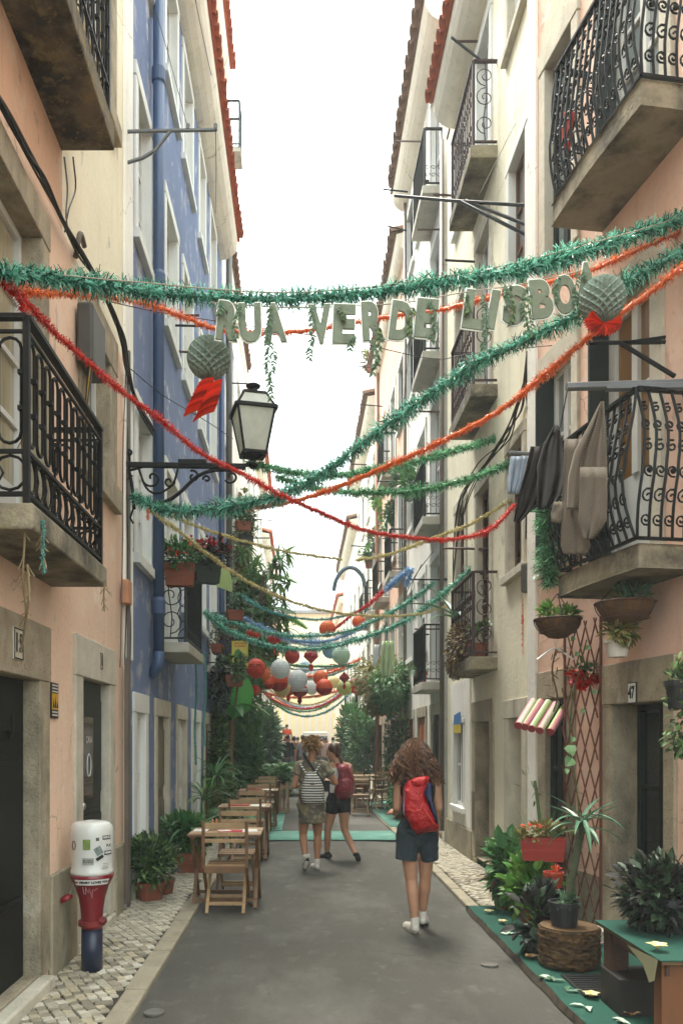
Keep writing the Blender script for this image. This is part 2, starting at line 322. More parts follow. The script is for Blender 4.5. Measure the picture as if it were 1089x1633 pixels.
def surround(b, F, o, m, sw=.13, d=.2, proud=.03, lint=None, sill=True, name='window_surround', bev=.008):
    q = MB(); u0,u1,v0,v1 = o['u0'],o['u1'],o['v0'],o['v1']; lt = lint if lint is not None else sw
    vb = v0-(sw*.8 if sill else 0)
    q.fbox(F, u0-sw, u0, v0, v1, -d, proud); q.fbox(F, u1, u1+sw, v0, v1, -d, proud)
    q.fbox(F, u0-sw-.01, u1+sw+.01, v1+.001, v1+lt, -d, proud+.006)
    if sill: q.fbox(F, u0-sw-.03, u1+sw+.03, vb, v0-.001, -d, proud+.04)
    else: q.fbox(F, u0-.002, u1+.002, v0-.12, v0+.02, -d, .0)
    return q.build(name, m, b, bevel=bev)
def sash(b, F, o, m=WF, g=GLASS, nc=2, nr=3, d=.16, fw=.05, name='window', solid=0.0):
    """a framed window: outer frame and leaf bars in one mesh, every pane an object, dark backing"""
    u0,u1,v0,v1 = o['u0']+.002,o['u1']-.002,o['v0']+.002,o['v1']-.002; q = MB()
    q.fbox(F,u0,u0+fw,v0,v1,-d-.05,-d); q.fbox(F,u1-fw,u1,v0,v1,-d-.05,-d)
    q.fbox(F,u0+fw,u1-fw,v1-fw,v1,-d-.05,-d); q.fbox(F,u0+fw,u1-fw,v0,v0+fw,-d-.05,-d)
    a0,a1,b0,b1 = u0+fw,u1-fw,v0+fw,v1-fw
    if solid: q.fbox(F,a0,a1,b0,b0+solid,-d-.045,-d-.015); q.fbox(F,a0+.04,a1-.04,b0+.08,b0+solid-.08,-d-.015,-d-.004); b0 += solid
    cols = [a0+(a1-a0)*i/nc for i in range(nc+1)]; rows = [b0+(b1-b0)*i/nr for i in range(nr+1)]
    mb_ = .018
    for i, c in enumerate(cols[1:-1]):
        k = .04 if (nc == 2 or i == (nc-2)//2) else mb_
        q.fbox(F,c-k,c+k,b0,b1,-d-.045,-d+.004)
    for r in rows[1:-1]: q.fbox(F,a0,a1,r-mb_,r+mb_,-d-.04,-d-.006)
    f = q.build(name, m, b)
    for i in range(nc):
        for j in range(nr):
            p = MB(); p.fbox(F, cols[i]+.01, cols[i+1]-.01, rows[j]+.01, rows[j+1]-.01, -d-.035, -d-.028); p.build('pane', g, f)
    k = MB(); k.fbox(F, o['u0']-.05, o['u1']+.05, o['v0']-.05, o['v1']+.05, -d-.4, -d-.35); k.build('window_backing', DARK if g is GLASS else mat('cream_curtain','b8b19a',.9,.15,6,stretch=(6,6,.3)), f)  # dark sheet paints the room's shade; the cream one is a curtain
    return f
def panel_door(b, F, o, m, d=.16, panels=(2,3), name='door', knob=None):
    u0,u1,v0,v1 = o['u0']+.002,o['u1']-.002,o['v0']+.002,o['v1']-.002; q = MB()
    q.fbox(F,u0,u1,v0,v1,-d-.06,-d)
    nx, ny = panels; W_ = (u1-u0)/nx; hs = [.3,.5,.2] if ny == 3 else [1/ny]*ny; v = v0+.06
    dr = q.build(name, m, b)
    pq = MB()
    for j in range(ny):
        hh = (v1-v0-.12)*hs[j]
        for i in range(nx):
            a = u0+i*W_+.07; c = u0+(i+1)*W_-.07
            pq.fbox(F,a,c,v+.05,v+hh-.05,-d,-d+.018); pq.fbox(F,a+.04,c-.04,v+.09,v+hh-.09,-d+.018,-d+.034)
        v += hh
    pq.build('door_panel', m, dr)
    if nx == 2:
        s = MB(); s.fbox(F,(u0+u1)/2-.02,(u0+u1)/2+.02,v0,v1,-d,-d+.028); s.build('door_rail', m, dr)
    if knob:
        s = MB(); p = F.P(knob[0], knob[1], -d+.03); s.ell(p,(.028,.028,.028)); s.cbox(p-F.n*.02,(.02,.02,.02)); s.build('handle', mat('steel','b8b8b4',.3,0,metal=.9), dr, smooth=True)
    return dr
def slats(b, F, o, m, d=.1, n=None, name='shutter'):
    u0,u1,v0,v1 = o['u0']+.002,o['u1']-.002,o['v0']+.002,o['v1']-.002; q = MB()
    mid = (u0+u1)/2
    for a, c in ((u0,mid-.005),(mid+.005,u1)):
        q.fbox(F,a,a+.04,v0,v1,-d-.04,-d); q.fbox(F,c-.04,c,v0,v1,-d-.04,-d)
        for v in (v0, (v0+v1)/2-.03, v1-.06): q.fbox(F,a+.04,c-.04,v,v+.06,-d-.04,-d)
    f = q.build(name, m, b); s = MB(); n = n or int((v1-v0)/.05)
    for a, c in ((u0+.04,mid-.045),(mid+.045,u1-.04)):
        for i in range(n):
            v = v0+.06+(v1-v0-.12)*(i+.5)/n
            s.add([F.P(u,v-.016,-d-.005) for u in (a,c)]+[F.P(u,v+.016,-d-.035) for u in (c,a)], [(0,1,2,3)])
    o2 = s.build('slat', m, f); o2['kind'] = 'stuff'
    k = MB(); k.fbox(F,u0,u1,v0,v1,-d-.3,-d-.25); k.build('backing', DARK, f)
    return f
def eave(b, F, u0, u1, w0, w1, z, m=TILE, pitch=.21, sof=P_OFF, drop=.14, rise=.3, soffit=True):
    if soffit:
        q = MB(); n = 5   # a coved soffit under the tiles
        ps = [(w0+(w1-.1-w0)*math.sin(i/n*math.pi/2), z-drop-.25+(.25+drop-.06)*(1-math.cos(i/n*math.pi/2))) for i in range(n+1)]
        for (wa,za),(wb,zb) in zip(ps,ps[1:]): q.quad(F.P(u0,za,wa),F.P(u1,za,wa),F.P(u1,zb,wb),F.P(u0,zb,wb))
        q.quad(*[F.P(u1,zz,ww) for ww,zz in ps]+[F.P(u1,z,w0)]); q.quad(*[F.P(u0,zz,ww) for ww,zz in ps]+[F.P(u0,z,w0)])
        q.quad(F.P(u0,ps[-1][1],w1-.1),F.P(u1,ps[-1][1],w1-.1),F.P(u1,z+.02,w1-.1),F.P(u0,z+.02,w1-.1))
        q.build('soffit', sof, b)
    # one shared half-round tile, laid in rows
    me = MB(); L, r, k = .5, pitch*.56, 6
    vs = []
    for zz, rr in ((0, r), (L, r*.82)):
        for th in (1, .84):
            for j in range(k+1):
                a = math.pi*j/k; vs.append((math.cos(a)*rr*th, -zz, math.sin(a)*rr*th))
    A = k+1
    fs = [(j,j+1,2*A+j+1,2*A+j) for j in range(k)]+[(A+j,A+j+1,3*A+j+1,3*A+j) for j in range(k)]+[(j,j+1,A+j+1,A+j) for j in range(k)]
    me.add(vs, fs); tm = me.mesh('roof_tile', True); tm.materials.append(m)
    n = int((u1-u0)/pitch); rz = math.atan2(-F.n.x, F.n.y)
    out_ = []
    for row in range(2):
        for i in range(n):
            if row == 1 and (i % 2): pass
            p = F.P(u0+pitch*(i+.5)+R.uniform(-.006,.006), z+row*.09+R.uniform(-.006,.006), w1-row*.36+R.uniform(-.012,.012))
            o = link('roof_tile', tm, b); o.location = p; o.rotation_euler = (-rise*.9, 0, rz+R.uniform(-.02,.02)); out_.append(o)
    # pan tiles below, between the covers
    q = MB(); q.quad(F.P(u0,z-.02,w1-.05),F.P(u1,z-.02,w1-.05),F.P(u1,z+.2,w0-.4),F.P(u0,z+.2,w0-.4)); q.build('roof_pan', m, b)
# ------------------------------------------------------------------ iron scrolls
def spiral(c, r0, r1, a0, a1, n=14):
    return [(c[0]+(r0+(r1-r0)*i/n)*math.cos(a0+(a1-a0)*i/n), c[1]+(r0+(r1-r0)*i/n)*math.sin(a0+(a1-a0)*i/n)) for i in range(n+1)]
def sside(a, b, z0, z1):
    return None
def railing(slab, F, u0, u1, w, z0, z1, kind, m, bow=0, near=True, k=5):
    """railing round a slab: path near end -> street side -> far end"""
    segs = ([((u0,0),(u0,w))] if near else [])+[((u0,w),(u1,w)),((u1,w),(u1,0))]
    def Q(a, c, s, z, out_=0):
        L = math.hypot(c[0]-a[0], c[1]-a[1]); t = s/L
        u = a[0]+(c[0]-a[0])*t; ww = a[1]+(c[1]-a[1])*t
        nx = 0; nw = out_ if a[1] == c[1] else 0
        nu = 0 if a[1] == c[1] else (-out_ if a[0] == u0 else out_)
        return F.P(u+nu, z, ww+nw)
    hr = MB()
    for a, c in segs:
        hr.bar(F.P(a[0],z1,a[1]), F.P(c[0],z1,c[1]), .045, .022); hr.bar(F.P(a[0],z0+.05,a[1]), F.P(c[0],z0+.05,c[1]), .025, .02)
        if kind in ('loops',): hr.bar(F.P(a[0],z0+.26,a[1]), F.P(c[0],z0+.26,c[1]), .022, .018); hr.bar(F.P(a[0],z1-.07,a[1]), F.P(c[0],z1-.07,c[1]), .018, .014)
    for p in ((u0,w),(u1,w)):
        if kind != 'scroll': hr.bar(F.P(p[0],z0-.02,p[1]), F.P(p[0],z1,p[1]), .03, .03)
    hr.build('handrail', m, slab)
    for a, c in segs:
        L = math.hypot(c[0]-a[0], c[1]-a[1])
        if kind == 'loops':
            n = max(2, round(L/.135)); st = L/n
            for i in range(n):
                q = MB(); s = st*(i+.5); hw = st*.34; zb, zt = z0+.30, z1-.10
                pts = [(s+hw*math.cos(t), zt-hw+hw*math.sin(t)) for t in [math.pi*j/6 for j in range(7)]]+[(s-hw*math.cos(t), zb+hw-hw*math.sin(t)) for t in [math.pi*j/6 for j in range(7)]]
                q.tube([Q(a,c,x,z) for x,z in pts+[pts[0]]], .0085, k, False)
                for zc in (zb+(zt-zb)*.33, zb+(zt-zb)*.67):
                    q.cbox(Q(a,c,s+hw,zc),(.03,.03,.022))
                q.build('baluster', m, slab)
                q = MB(); hz = .085; sg = [(s+(st*.5)*math.cos(t), z0+.155+hz*math.sin(t)*(1 if 1 else 0)) for t in [2*math.pi*j/12 for j in range(13)]]
                q.tube([Q(a,c,x,z) for x,z in sg], .008, k, False); q.tube([Q(a,c,s-st/2,z0+.07),Q(a,c,s-st/5,z0+.155),Q(a,c,s-st/2,z0+.24)], .007, k, False)
                q.build('frieze_ring', m, slab)
        elif kind == 'scroll':
            n = max(2, round(L/.085)); st = L/n; hh = z1-z0
            def ob(t):   # bellied profile
                return bow*math.sin(min(1,max(0,1-t))*math.pi*.95)**1.2 if bow else 0
            for i in range(n+1):
                s = st*i; q = MB()
                q.tube([Q(a,c,s+.025*math.sin(t*2*math.pi), z0+.05+(hh-.05)*t, ob(t)*(1.2 if t < .5 else 1)) for t in [j/10 for j in range(11)]], .0105, k, False)
                if i < n:
                    for zc, rr, sgn in ((z0+hh*.16,.04,-1),(z0+hh*.30,.05,1),(z0+hh*.46,.042,-1),(z0+hh*.62,.045,1),(z0+hh*.76,.04,-1),(z0+hh*.88,.035,1)):
                        t = (zc-z0)/hh
                        q.tube([Q(a,c,s+st/2+x, z, ob(max(0,(z-z0)/hh))) for x,z in spiral((0,zc),.006,rr,0,sgn*4.2*math.pi/1.6,12)], .0075, 4, False)
                    if i % 2 == 0:
                        q.ell(Q(a,c,s+st/2,z0+hh*.46,ob(.46)),.018,6,4)
                q.build('baluster', m, slab)
        else:
            n = max(2, round(L/.095)); st = L/n; end = a[1] != c[1]
            if end and kind == 'bars' and L > .25:
                q = MB(); hh = z1-z0-.1; rr = min(L*.42, hh*.2)
                for zc, sg in ((z0+.08+hh*.2,1),(z0+.08+hh*.55,-1),(z0+.08+hh*.83,1)):
                    q.tube([Q(a,c,L/2+x,z) for x,z in spiral((0,zc),rr,rr*.2,-math.pi/2*sg,sg*(math.pi*2.3),18)], .007, 4, False)
                q.tube([Q(a,c,L/2,z0+.05),Q(a,c,L/2+.02,z0+hh*.35),Q(a,c,L/2-.02,z0+hh*.7),Q(a,c,L/2,z1)], .007, 4, False)
                q.build('scrollwork', m, slab); continue
            big = kind == 'far'
            q = MB()
            for i in range(n+1):
                s = st*i
                if not big: q = MB()
                q.tube([Q(a,c,s,z0+.05),Q(a,c,s,z1)], .007, 4, False)
                if i < n:
                    for zc in ((z0+.3,z1-.28) if not big else (z0+.3,)):
                        q.tube([Q(a,c,s+st/2+x,z) for x,z in spiral((0,zc),st*.45,.01,0,math.pi*2.2,8)], .005, 3, False)
                        q.tube([Q(a,c,s+st/2+x,z) for x,z in spiral((0,zc-.12),st*.45,.01,math.pi,-math.pi*1.2,8)], .005, 3, False)
                if not big: q.build('baluster', m, slab)
            if big: q.build('railing_side', m, slab)
def balcony(b, F, u0, u1, w, z, kind='bars', m=IRON, sm=CONC, th=.16, h=1.0, bow=0, near=True, mould=False):
    q = MB(); q.fbox(F, u0, u1, z-th, z, -.02, w)
    if mould:
        q.fbox(F, u0+.06, u1-.06, z-th-.06, z-th-.002, -.02, w-.06)
    s = q.build('balcony_slab', sm, b, bevel=.012)
    railing(s, F, u0+.03, u1-.03, w-.04, z, z+h, kind, m, bow, near)
    return s
def downpipe(b, x, y, z0, z1, r, m, joints=(), elbow=None):
    q = MB(); q.tube([(x,y,z0),(x,y,z1)], r, 14)
    o = q.build('downpipe', m, b, smooth=True)
    for z in joints:
        j = MB(); j.lathe([(r*1.02,0),(r*1.25,.02),(r*1.25,.16),(r*1.02,.2)], (x,y,z), 14); j.build('pipe_collar', m, o, smooth=False)
    return o
def op(u0, u1, v0, v1): return dict(u0=min(u0,u1), u1=max(u0,u1), v0=v0, v1=v1)
def text_mesh(s, size, thick=.0, off=0, bev=0, align='CENTER', res=2):
    c = bpy.data.curves.new('txt', 'FONT'); c.body = s; c.size = size; c.align_x = align; c.align_y = 'CENTER'; c.extrude = thick/2; c.offset = off; c.bevel_depth = bev; c.resolution_u = res
    o = bpy.data.objects.new('txt', c); sc.collection.objects.link(o); bpy.context.view_layer.update()
    me = bpy.data.meshes.new_from_object(o); bpy.data.objects.remove(o); return me
def place_text(name, s, size, P0, ax, ay, m, parent=None, thick=0, off=0, bev=0, sx=1, **kw):
    me = text_mesh(s, size, thick, off, bev); ax = Vector(ax).normalized(); ay = Vector(ay).normalized(); an = ax.cross(ay)
    for v in me.vertices: v.co = Vector(P0)+ax*v.co.x*sx+ay*v.co.y+an*v.co.z
    me.materials.clear(); me.materials.append(m)
    return link(name, me, parent, **kw)

# ================================================================== the two street fronts
FL = Frame(-1.68, 0, 0, -1); FR = Frame(2.25, 0, 0, 1)
FP = Frame(2.25, 7.93, -math.atan(.155), 1)     # the turned pink front, nearest on the right
FP.u0 = 7.93
# ---------------- L1 : peach house, nearest left
b = thing('peach_house', 'peach and cream plastered house nearest on the left, with iron balconies and dark doors', 'house', (-1.68, 4.5, 0))
F = FL
L1w = [op(3.85,5.19,.1,2.0), op(6.2,7.07,.1,2.1), op(4.3,5.19,2.8,4.82), op(6.4,7.08,3.86,4.88), op(3.2,4.9,5.95,8.0), op(6.35,7.1,7.1,8.6)]
wall(b,F,P_PALE,-1,7.78,0,5.2,L1w); wall(b,F,P_PEACH,-1,5.73,5.2,11.5,L1w,'upper_wall'); wall(b,F,P_CREAM,5.73,7.78,5.2,11.5,L1w,'upper_wall'); body(b,F,P_CREAM,-1,7.78,11.5)
surround(b,F,L1w[0],STONE,.2,.22,.02,.36,False,'door_surround'); surround(b,F,L1w[1],STONE_L,.2,.24,.025,.31,False,'door_surround')
surround(b,F,L1w[2],STONE,.16,.2,.03,.2,False); surround(b,F,L1w[3],STONE,.26,.2,.025,.3,True); surround(b,F,L1w[4],STONE,.18,.2,.03,.2,False); surround(b,F,L1w[5],STONE,.2,.2,.03,.2)
panel_door(b,F,L1w[0],BLK,.09,(2,3),knob=(4.62,1.12)); d = panel_door(b,F,L1w[1],GF,.06,(1,2),knob=(6.38,1.1))
q = MB(); q.fbox(F,6.34,6.66,1.15,1.8,-.024,-.02); g2 = q.build('door_glass', GLASS, d)
place_text('door_lettering','CASA',.075,F.P(6.5,1.62,-.012),F.t,(0,0,1),INK_W,d); q = MB(); q.tube([F.P(6.5+.06*math.cos(a),1.42+.09*math.sin(a),-.012) for a in [i*.42 for i in range(16)]],.004,4); q.build('door_emblem', INK_W, d)
for zc in (1.72,):
    for uc in (4.9, 4.25): q = MB(); q.ell(F.P(uc,zc,-.07),(.02,.05,.1),12,8); q.build('door_rosette', BLK, b)
sash(b,F,L1w[2],WF,GLASS_C,2,4,.1,.05,'french_door',.35); sash(b,F,L1w[3],WF,GLASS,2,2,.1); sash(b,F,L1w[4],WF,GLASS_P,2,4,.1,.05,'french_door',.4); sash(b,F,L1w[5],WF,GLASS_P,2,3,.1)
q = MB(); q.fbox(F,5.4,6.0,-.05,.72,.0,.035); q.build('plinth', PLINTH, b, bevel=.01); q = MB(); q.fbox(F,7.27,7.6,-.05,.66,0,.035); q.build('plinth', PLINTH, b, bevel=.01)
balcony(b,F,3.98,5.5,.37,2.78,'loops',IRON,CONC,.13,.92)
balcony(b,F,3.6,5.72,.37,5.92,'loops',IRON,CONC_D,.17,.95)
# house numbers and their plates
for nm, (uc, zc, hh) in {'15': (4.75, 2.18, .15), '1': (6.72, 2.27, .11)}.items():
    q = MB(); ww = .075 if nm == '15' else .035
    q.fbox(F,uc-ww,uc+ww,zc-hh*.62,zc+hh*.62,.026,.034); pl = q.build('number_plate', STONE_L, b)
    e = MB(); 
    for a in ((uc-ww,uc-ww+.008,zc-hh*.6,zc+hh*.6),(uc+ww-.008,uc+ww,zc-hh*.6,zc+hh*.6),(uc-ww,uc+ww,zc+hh*.55,zc+hh*.6),(uc-ww,uc+ww,zc-hh*.6,zc-hh*.55)): e.fbox(F,*a,.034,.037)
    e.build('plate_border', INK, pl); place_text('number',nm,hh,F.P(uc,zc,.038),F.t,(0,0,1),INK,pl,off=.004)
# door sill steps
q = MB(); q.fbox(F,3.6,5.25,-.05,.11,.0,.1); q.fbox(F,6.05,7.2,-.05,.1,.0,.05); q.build('doorstep', STONE_L, b, bevel=.015)
# ---------------- L2 : blue house
b = thing('blue_house', 'blue plastered house with white window surrounds and orange tiled eaves on the left', 'house', (-1.68, 12, 0))
L2 = []; cols = [(8.3,9.02),(10.05,10.92),(11.55,12.45),(13.35,14.1),(14.95,15.85)]
rows = [(3.5,5.0),(6.75,8.3),(9.85,11.35)]
gr = [op(8.25,8.72,.55,1.9),op(9.45,10.2,.05,1.9),op(11.05,11.75,.05,1.9),op(12.55,13.35,.05,1.9),op(14.15,14.85,.05,1.9),op(15.7,16.3,.05,1.9)]
for ci, c in enumerate(cols):
    for ri, r in enumerate(rows):
        o = op(c[0],c[1],*(r if not (ri == 0 and ci in (1,4)) else (2.75,4.95))); o['k'] = (ci,ri); L2.append(o)
wall(b,F,P_BLUE,7.78,17.2,0,12.0,L2+gr); body(b,F,P_BLUE,7.78,17.2,12.0)
q = MB(); q.fbox(F,7.66,8.0,2.4,12.0,.002,.03); q.fbox(F,7.66,7.9,0,2.4,.002,.02); q.build('corner_pilaster', P_WHITE, b)
q = MB(); q.fbox(F,8.05,9.1,-.05,.34,0,.04); q.build('plinth', PLINTH, b, bevel=.01)
for o in L2:
    fd = o['v0'] < 3; surround(b,F,o,WSUR,.12 if o['k'][0] else .13,.18,.025,.14,not fd,bev=.004)
    sash(b,F,o,WF,[GLASS_P,GLASS,GLASS_C][(o['k'][0]*2+o['k'][1])%3],2,3 if not fd else 4,.08,.045,'french_door' if fd else 'window',.5 if fd else 0)
for i, o in enumerate(gr):
    surround(b,F,o,[WSUR,STONE_L,STONE_L,WSUR,STONE_L,STONE_L][i],.15,.2,.02,.2,i == 0,'door_surround',.006)
    if i == 0: slats(b,F,o,WF,.05)
    else: panel_door(b,F,o,[None,mat('brown_worn_door','8c8168',.85,.25,3,dirt=[('4f4535',2,(1,1,.4),.45,.65,.7)]),WF,WF,BR,GF][i],.05,(1,2) if i != 5 else (2,3))
for i,o in enumerate(L2):
    if o['k'][1] == 0 and o['k'][0] == 2: pass
balcony(b,F,9.33,10.8,.39,2.74,'bars',IRON_B,CONC_L,.12,.93); balcony(b,F,14.5,16.1,.37,2.95,'bars',IRON_B,CONC_L,.12,.93)
eave(b,F,7.8,16.9,0,.46,11.95,TILE,.2)
# set-back attic storey above the eaves
FA = Frame(-1.72, 0, 0, -1); wall(b,FA,P_WHITE,9,17.6,12.1,16.0,[],'attic_wall'); eave(b,FA,9,17.6,0,.28,16.1,TILE,.2)
q = MB(); q.fbox(FA,9,17.6,12.1,15.9,-6,-.05); q.build('attic_block', P_WHITE, b)
s = MB(); s.fbox(FA,17.0,17.55,13.9,14.0,0,.45); s2 = s.build('balcony_slab', CONC_L, b); railing(s2,FA,17.0,17.5,.42,14.0,14.95,'far',IRON_B)
downpipe(b,-1.585,9.05,2.55,11.9,.062,PIPE_B,(3.0,6.62,8.9)); q = MB(); q.tube([(-1.585,9.05,2.6),(-1.585,9.05,2.45),(-1.68,9.05,2.33)],.066,12); q.build('pipe_elbow', PIPE_B, b, smooth=True)
downpipe(b,-1.60,16.4,.3,10.6,.06,PIPE_B,(5.5,9.4))
# ---------------- L3.. further left
def simple_house(name, label, F, m, u0, u1, h, ncol, floors, eave_w=.3, em=TILE_O, shut=None, side='L', wm=WF, bal=(), sur=WSUR, grd=True, pitch=.3, fr=IRON_B, glasses=None, bw=.3, ptype='far', open_v=1.55, rnd=None):
    rr = random.Random(sum(ord(ch) for ch in label))
    b = thing(name, label, 'house', F.P((u0+u1)/2,0,0)); st = (u1-u0)/ncol; ops = []
    for c in range(ncol):
        uc = u0+st*(c+.5); hw = min(.46, st*.3)
        for fi, fl in enumerate(floors):
            isb = (c,fi) in bal
            o = op(uc-hw,uc+hw,fl+(.02 if isb else .75),fl+.75+open_v*.9); o['isb'] = isb; o['c'] = (c,fi); ops.append(o)
        if grd: o = op(uc-hw,uc+hw,.05,2.05); o['g'] = 1; o['isb'] = 0; ops.append(o)
    wall(b,F,m,u0,u1,0,h,ops); body(b,F,m,u0,u1,h)
    for o in ops:
        if o.get('g'):
            surround(b,F,o,rr.choice([STONE_L,WSUR,STONE]),.14,.18,.02,.18,False,'door_surround',0)
            panel_door(b,F,o,rr.choice([GF,BR,WF,BLK,mat('orange_brown_door','b0643a',.7)]),.04,(2,2))
        else:
            surround(b,F,o,sur,.12,.15,.02,.13,not o['isb'],bev=0)
            if shut and rr.random() < shut: slats(b,F,o,WF if rr.random() < .7 else GF,.06,n=14)
            else: sash(b,F,o,rr.choice([wm,wm,GF]),rr.choice([GLASS,GLASS_P,GLASS]),2,2,.08,.05,'window')
        if o['isb']: balcony(b,F,o['u0']-.18,o['u1']+.18,bw,floors[o['c'][1]],ptype,fr,CONC_L,.13,.92)
    eave(b,F,u0,u1,0,eave_w,h,em,pitch,soffit=True)
    return b
FL3 = Frame(-1.74,0,0,-1)
simple_house('white_house','tall white house behind the street lantern, past the blue house',FL3,P_WHITE,17.2,25.5,13.1,4,[3.0,6.1,9.2],.16,bal=((1,0),(2,1)))
simple_house('off_white_house','off white plastered house with leafy balconies, left beyond the banana plant',FL3,P_OFF,25.5,36,12.4,4,[2.9,5.8,8.8],.45,TILE,bal=((0,1),(2,1),(1,0)))
simple_house('grey_house','greyish white narrow house near the far end on the left',FL3,P_GREY,36,46,10.8,4,[2.9,5.8],.4,TILE,bal=((1,0),(3,1)))
simple_house('cream_house','low cream house at the far left end of the street',FL3,P_CREAM,46,57,8.6,4,[2.9,5.6],.35,TILE)
# ---------------- R1 pink house (turned)
F = FP
b = thing('pink_house', 'pink plastered house nearest on the right, with curved iron balconies and door 47', 'house', FP.P(6.5,0,0))
def pu(px, w=0): return F.U(px,w)
dA = op(pu(904),pu(872),.1,2.0); d47 = op(pu(1062),pu(978),.1,1.9); wA1 = op(pu(914),pu(872),3.3,5.02); fB1 = op(pu(1040),pu(958),2.92,5.05)
wA2 = op(pu(914),pu(872),5.95,7.9); fB2 = op(pu(1055),pu(970),5.95,7.95); nR = op(4.2,5.0,.1,2.0); nW = op(4.1,4.9,3.4,5.0)
P1 = [dA,d47,wA1,fB1,wA2,fB2,nR,nW]
wall(b,F,P_PINK,2.0,7.93,0,11.8,P1); body(b,F,P_PINK,2.0,7.93,11.8); eave(b,F,2.0,7.93,0,.4,11.8,TILE_O,.22)
surround(b,F,dA,STONE,.16,.24,.02,.26,False,'door_surround'); surround(b,F,d47,STONE,.13,.26,.03,.32,False,'door_surround')
for o in (wA1,wA2): surround(b,F,o,STONE_L,.12,.16,.03,.2,o is wA1)
for o in (fB1,fB2): surround(b,F,o,STONE_L,.15,.16,.03,.2,False)
surround(b,F,nR,STONE,.15,.2,.02,.25,False,'door_surround'); surround(b,F,nW,STONE,.15,.16,.03,.2)
sash(b,F,dA,GF,GLASS,2,2,.03,.05,'glazed_door',.6); sash(b,F,d47,GF,GLASS,2,2,.2,.05,'glazed_door',.5)
sash(b,F,wA1,WF,GLASS_P,2,3,.06); sash(b,F,wA2,GF,GLASS_P,2,3,.06)
fr1 = sash(b,F,fB1,WF,GLASS_W,2,2,.08,.07,'french_door',.7); sash(b,F,fB2,WF,GLASS_P,2,4,.08,.06,'french_door',.5)
panel_door(b,F,nR,GF); sash(b,F,nW)
for o in (wA1,fB1,fB2):   # green shutters folded open against the reveal
    q = MB(); q.fbox(F,o['u1']-.03,o['u1']-.005,o['v0'],o['v1'],-.05,.12); q.build('shutter', GF, b)
q = MB(); q.fbox(F,7.82,8.0,0,11.8,.002,.03); q.build('corner_strip', P_WHITE, b)
q = MB(); q.fbox(F,6.62,7.0,-.05,.5,0,.02); q.build('plinth', PLINTH, b)
q = MB(); q.fbox(F,4.9,6.6,-.02,.12,0,.14); q.build('doorstep', STONE_L, b)
def arc_slab(F, u0, u1, w, z, th, m, belly=.025):
    q = MB(); n = 10; pts = [(u0,-.02),(u0,w*.78)]+[(u0+(u1-u0)*i/n, w*.86+belly*math.sin(math.pi*i/n)+w*.10) for i in range(0,n+1)]+[(u1,w*.78),(u1,-.02)]
    top = [F.P(u,z,ww) for u,ww in pts]; bot = [F.P(u,z-th,ww) for u,ww in pts]; N = len(pts)
    q.add(top+bot, [tuple(range(N)), tuple(range(2*N-1,N-1,-1))]+[(i,(i+1)%N,N+(i+1)%N,N+i) for i in range(N)]); return q.build('balcony_slab', m, b, bevel=.012)
s = arc_slab(F,F.u0-(7.93-5.42)*1.012,F.u0-(7.93-6.55)*1.012,.45,2.91,.16,CONC); railing(s,F,5.44,6.50,.42,2.91,3.95,'scroll',IRON,bow=.08)
s = arc_slab(F,5.36,6.62,.45,5.93,.17,CONC); railing(s,F,5.38,6.58,.42,5.93,6.98,'scroll',IRON,bow=.045)
# number 47 plate
uc, zc = (F.U(1016)), Zat(1105, F.P(F.U(1016),0).y)
q = MB(); q.fbox(F,uc-.055,uc+.055,zc-.08,zc+.08,.036,.046); pl = q.build('number_plate', INK, b); q = MB(); q.fbox(F,uc-.047,uc+.047,zc-.072,zc+.072,.046,.049); q.build('plate_face', WSUR, pl)
place_text('number','47',.12,F.P(uc,zc,.052),F.t*-1,(0,0,1),INK,pl,off=.006,sx=.7)
# ---------------- R2 pale yellow house
F = FR
b = thing('yellow_house', 'pale yellow plastered house on the right with maroon balconies', 'house', (2.25, 10.3, 0))
R2 = [op(8.28,8.85,3.4,4.72), op(8.15,8.8,6.35,7.75), op(9.72,10.42,2.6,4.75), op(9.72,10.42,5.73,7.85), op(9.72,10.42,8.48,10.3), op(11.2,11.85,3.3,4.9), op(11.2,11.85,6.4,7.85), op(11.2,11.85,9.0,10.2), op(8.2,8.85,9.1,10.35)]
G2 = [op(8.3,8.85,.1,1.85), op(9.72,10.5,.1,1.85), op(11.3,12.0,.68,1.85)]
wall(b,F,P_YEL,7.93,12.6,0,10.9,R2+G2); body(b,F,P_YEL,7.93,12.6,10.9); eave(b,F,8.0,12.0,0,.42,11.0,TILE,.2)
for i, o in enumerate(R2):
    fd = i in (2,3,4); surround(b,F,o,WSUR if i in (1,4,7) else STONE_L,.11,.16,.025,.13,not fd)
    if i in (0,2,5): slats(b,F,o,BR,.06)
    else: sash(b,F,o,BR if i in (1,) else WF,GLASS_P,2,3,.06,.045,'french_door' if fd else 'window')
surround(b,F,G2[0],STONE_L,.17,.2,.02,.2,False,'door_surround'); surround(b,F,G2[1],STONE,.2,.22,.02,.26,False,'door_surround'); surround(b,F,G2[2],WSUR,.1,.14,.02,.08,True)
panel_door(b,F,G2[0],WF,.15,(1,2)); panel_door(b,F,G2[1],mat('stone_grey_door','8a7e66',.85,.2,3,dirt=[('5a4f3c',2,(1,1,.4),.45,.65,.6)]),.18,(1,2)); sash(b,F,G2[2],WF,GLASS,2,2,.03)
q = MB(); q.fbox(F,9.05,9.5,-.05,.2,0,.03); q.build('plinth', PLINTH, b, bevel=.01); q = MB(); q.fbox(F,10.72,12.6,-.05,.42,0,.03); q.build('plinth', PLINTH, b, bevel=.01)
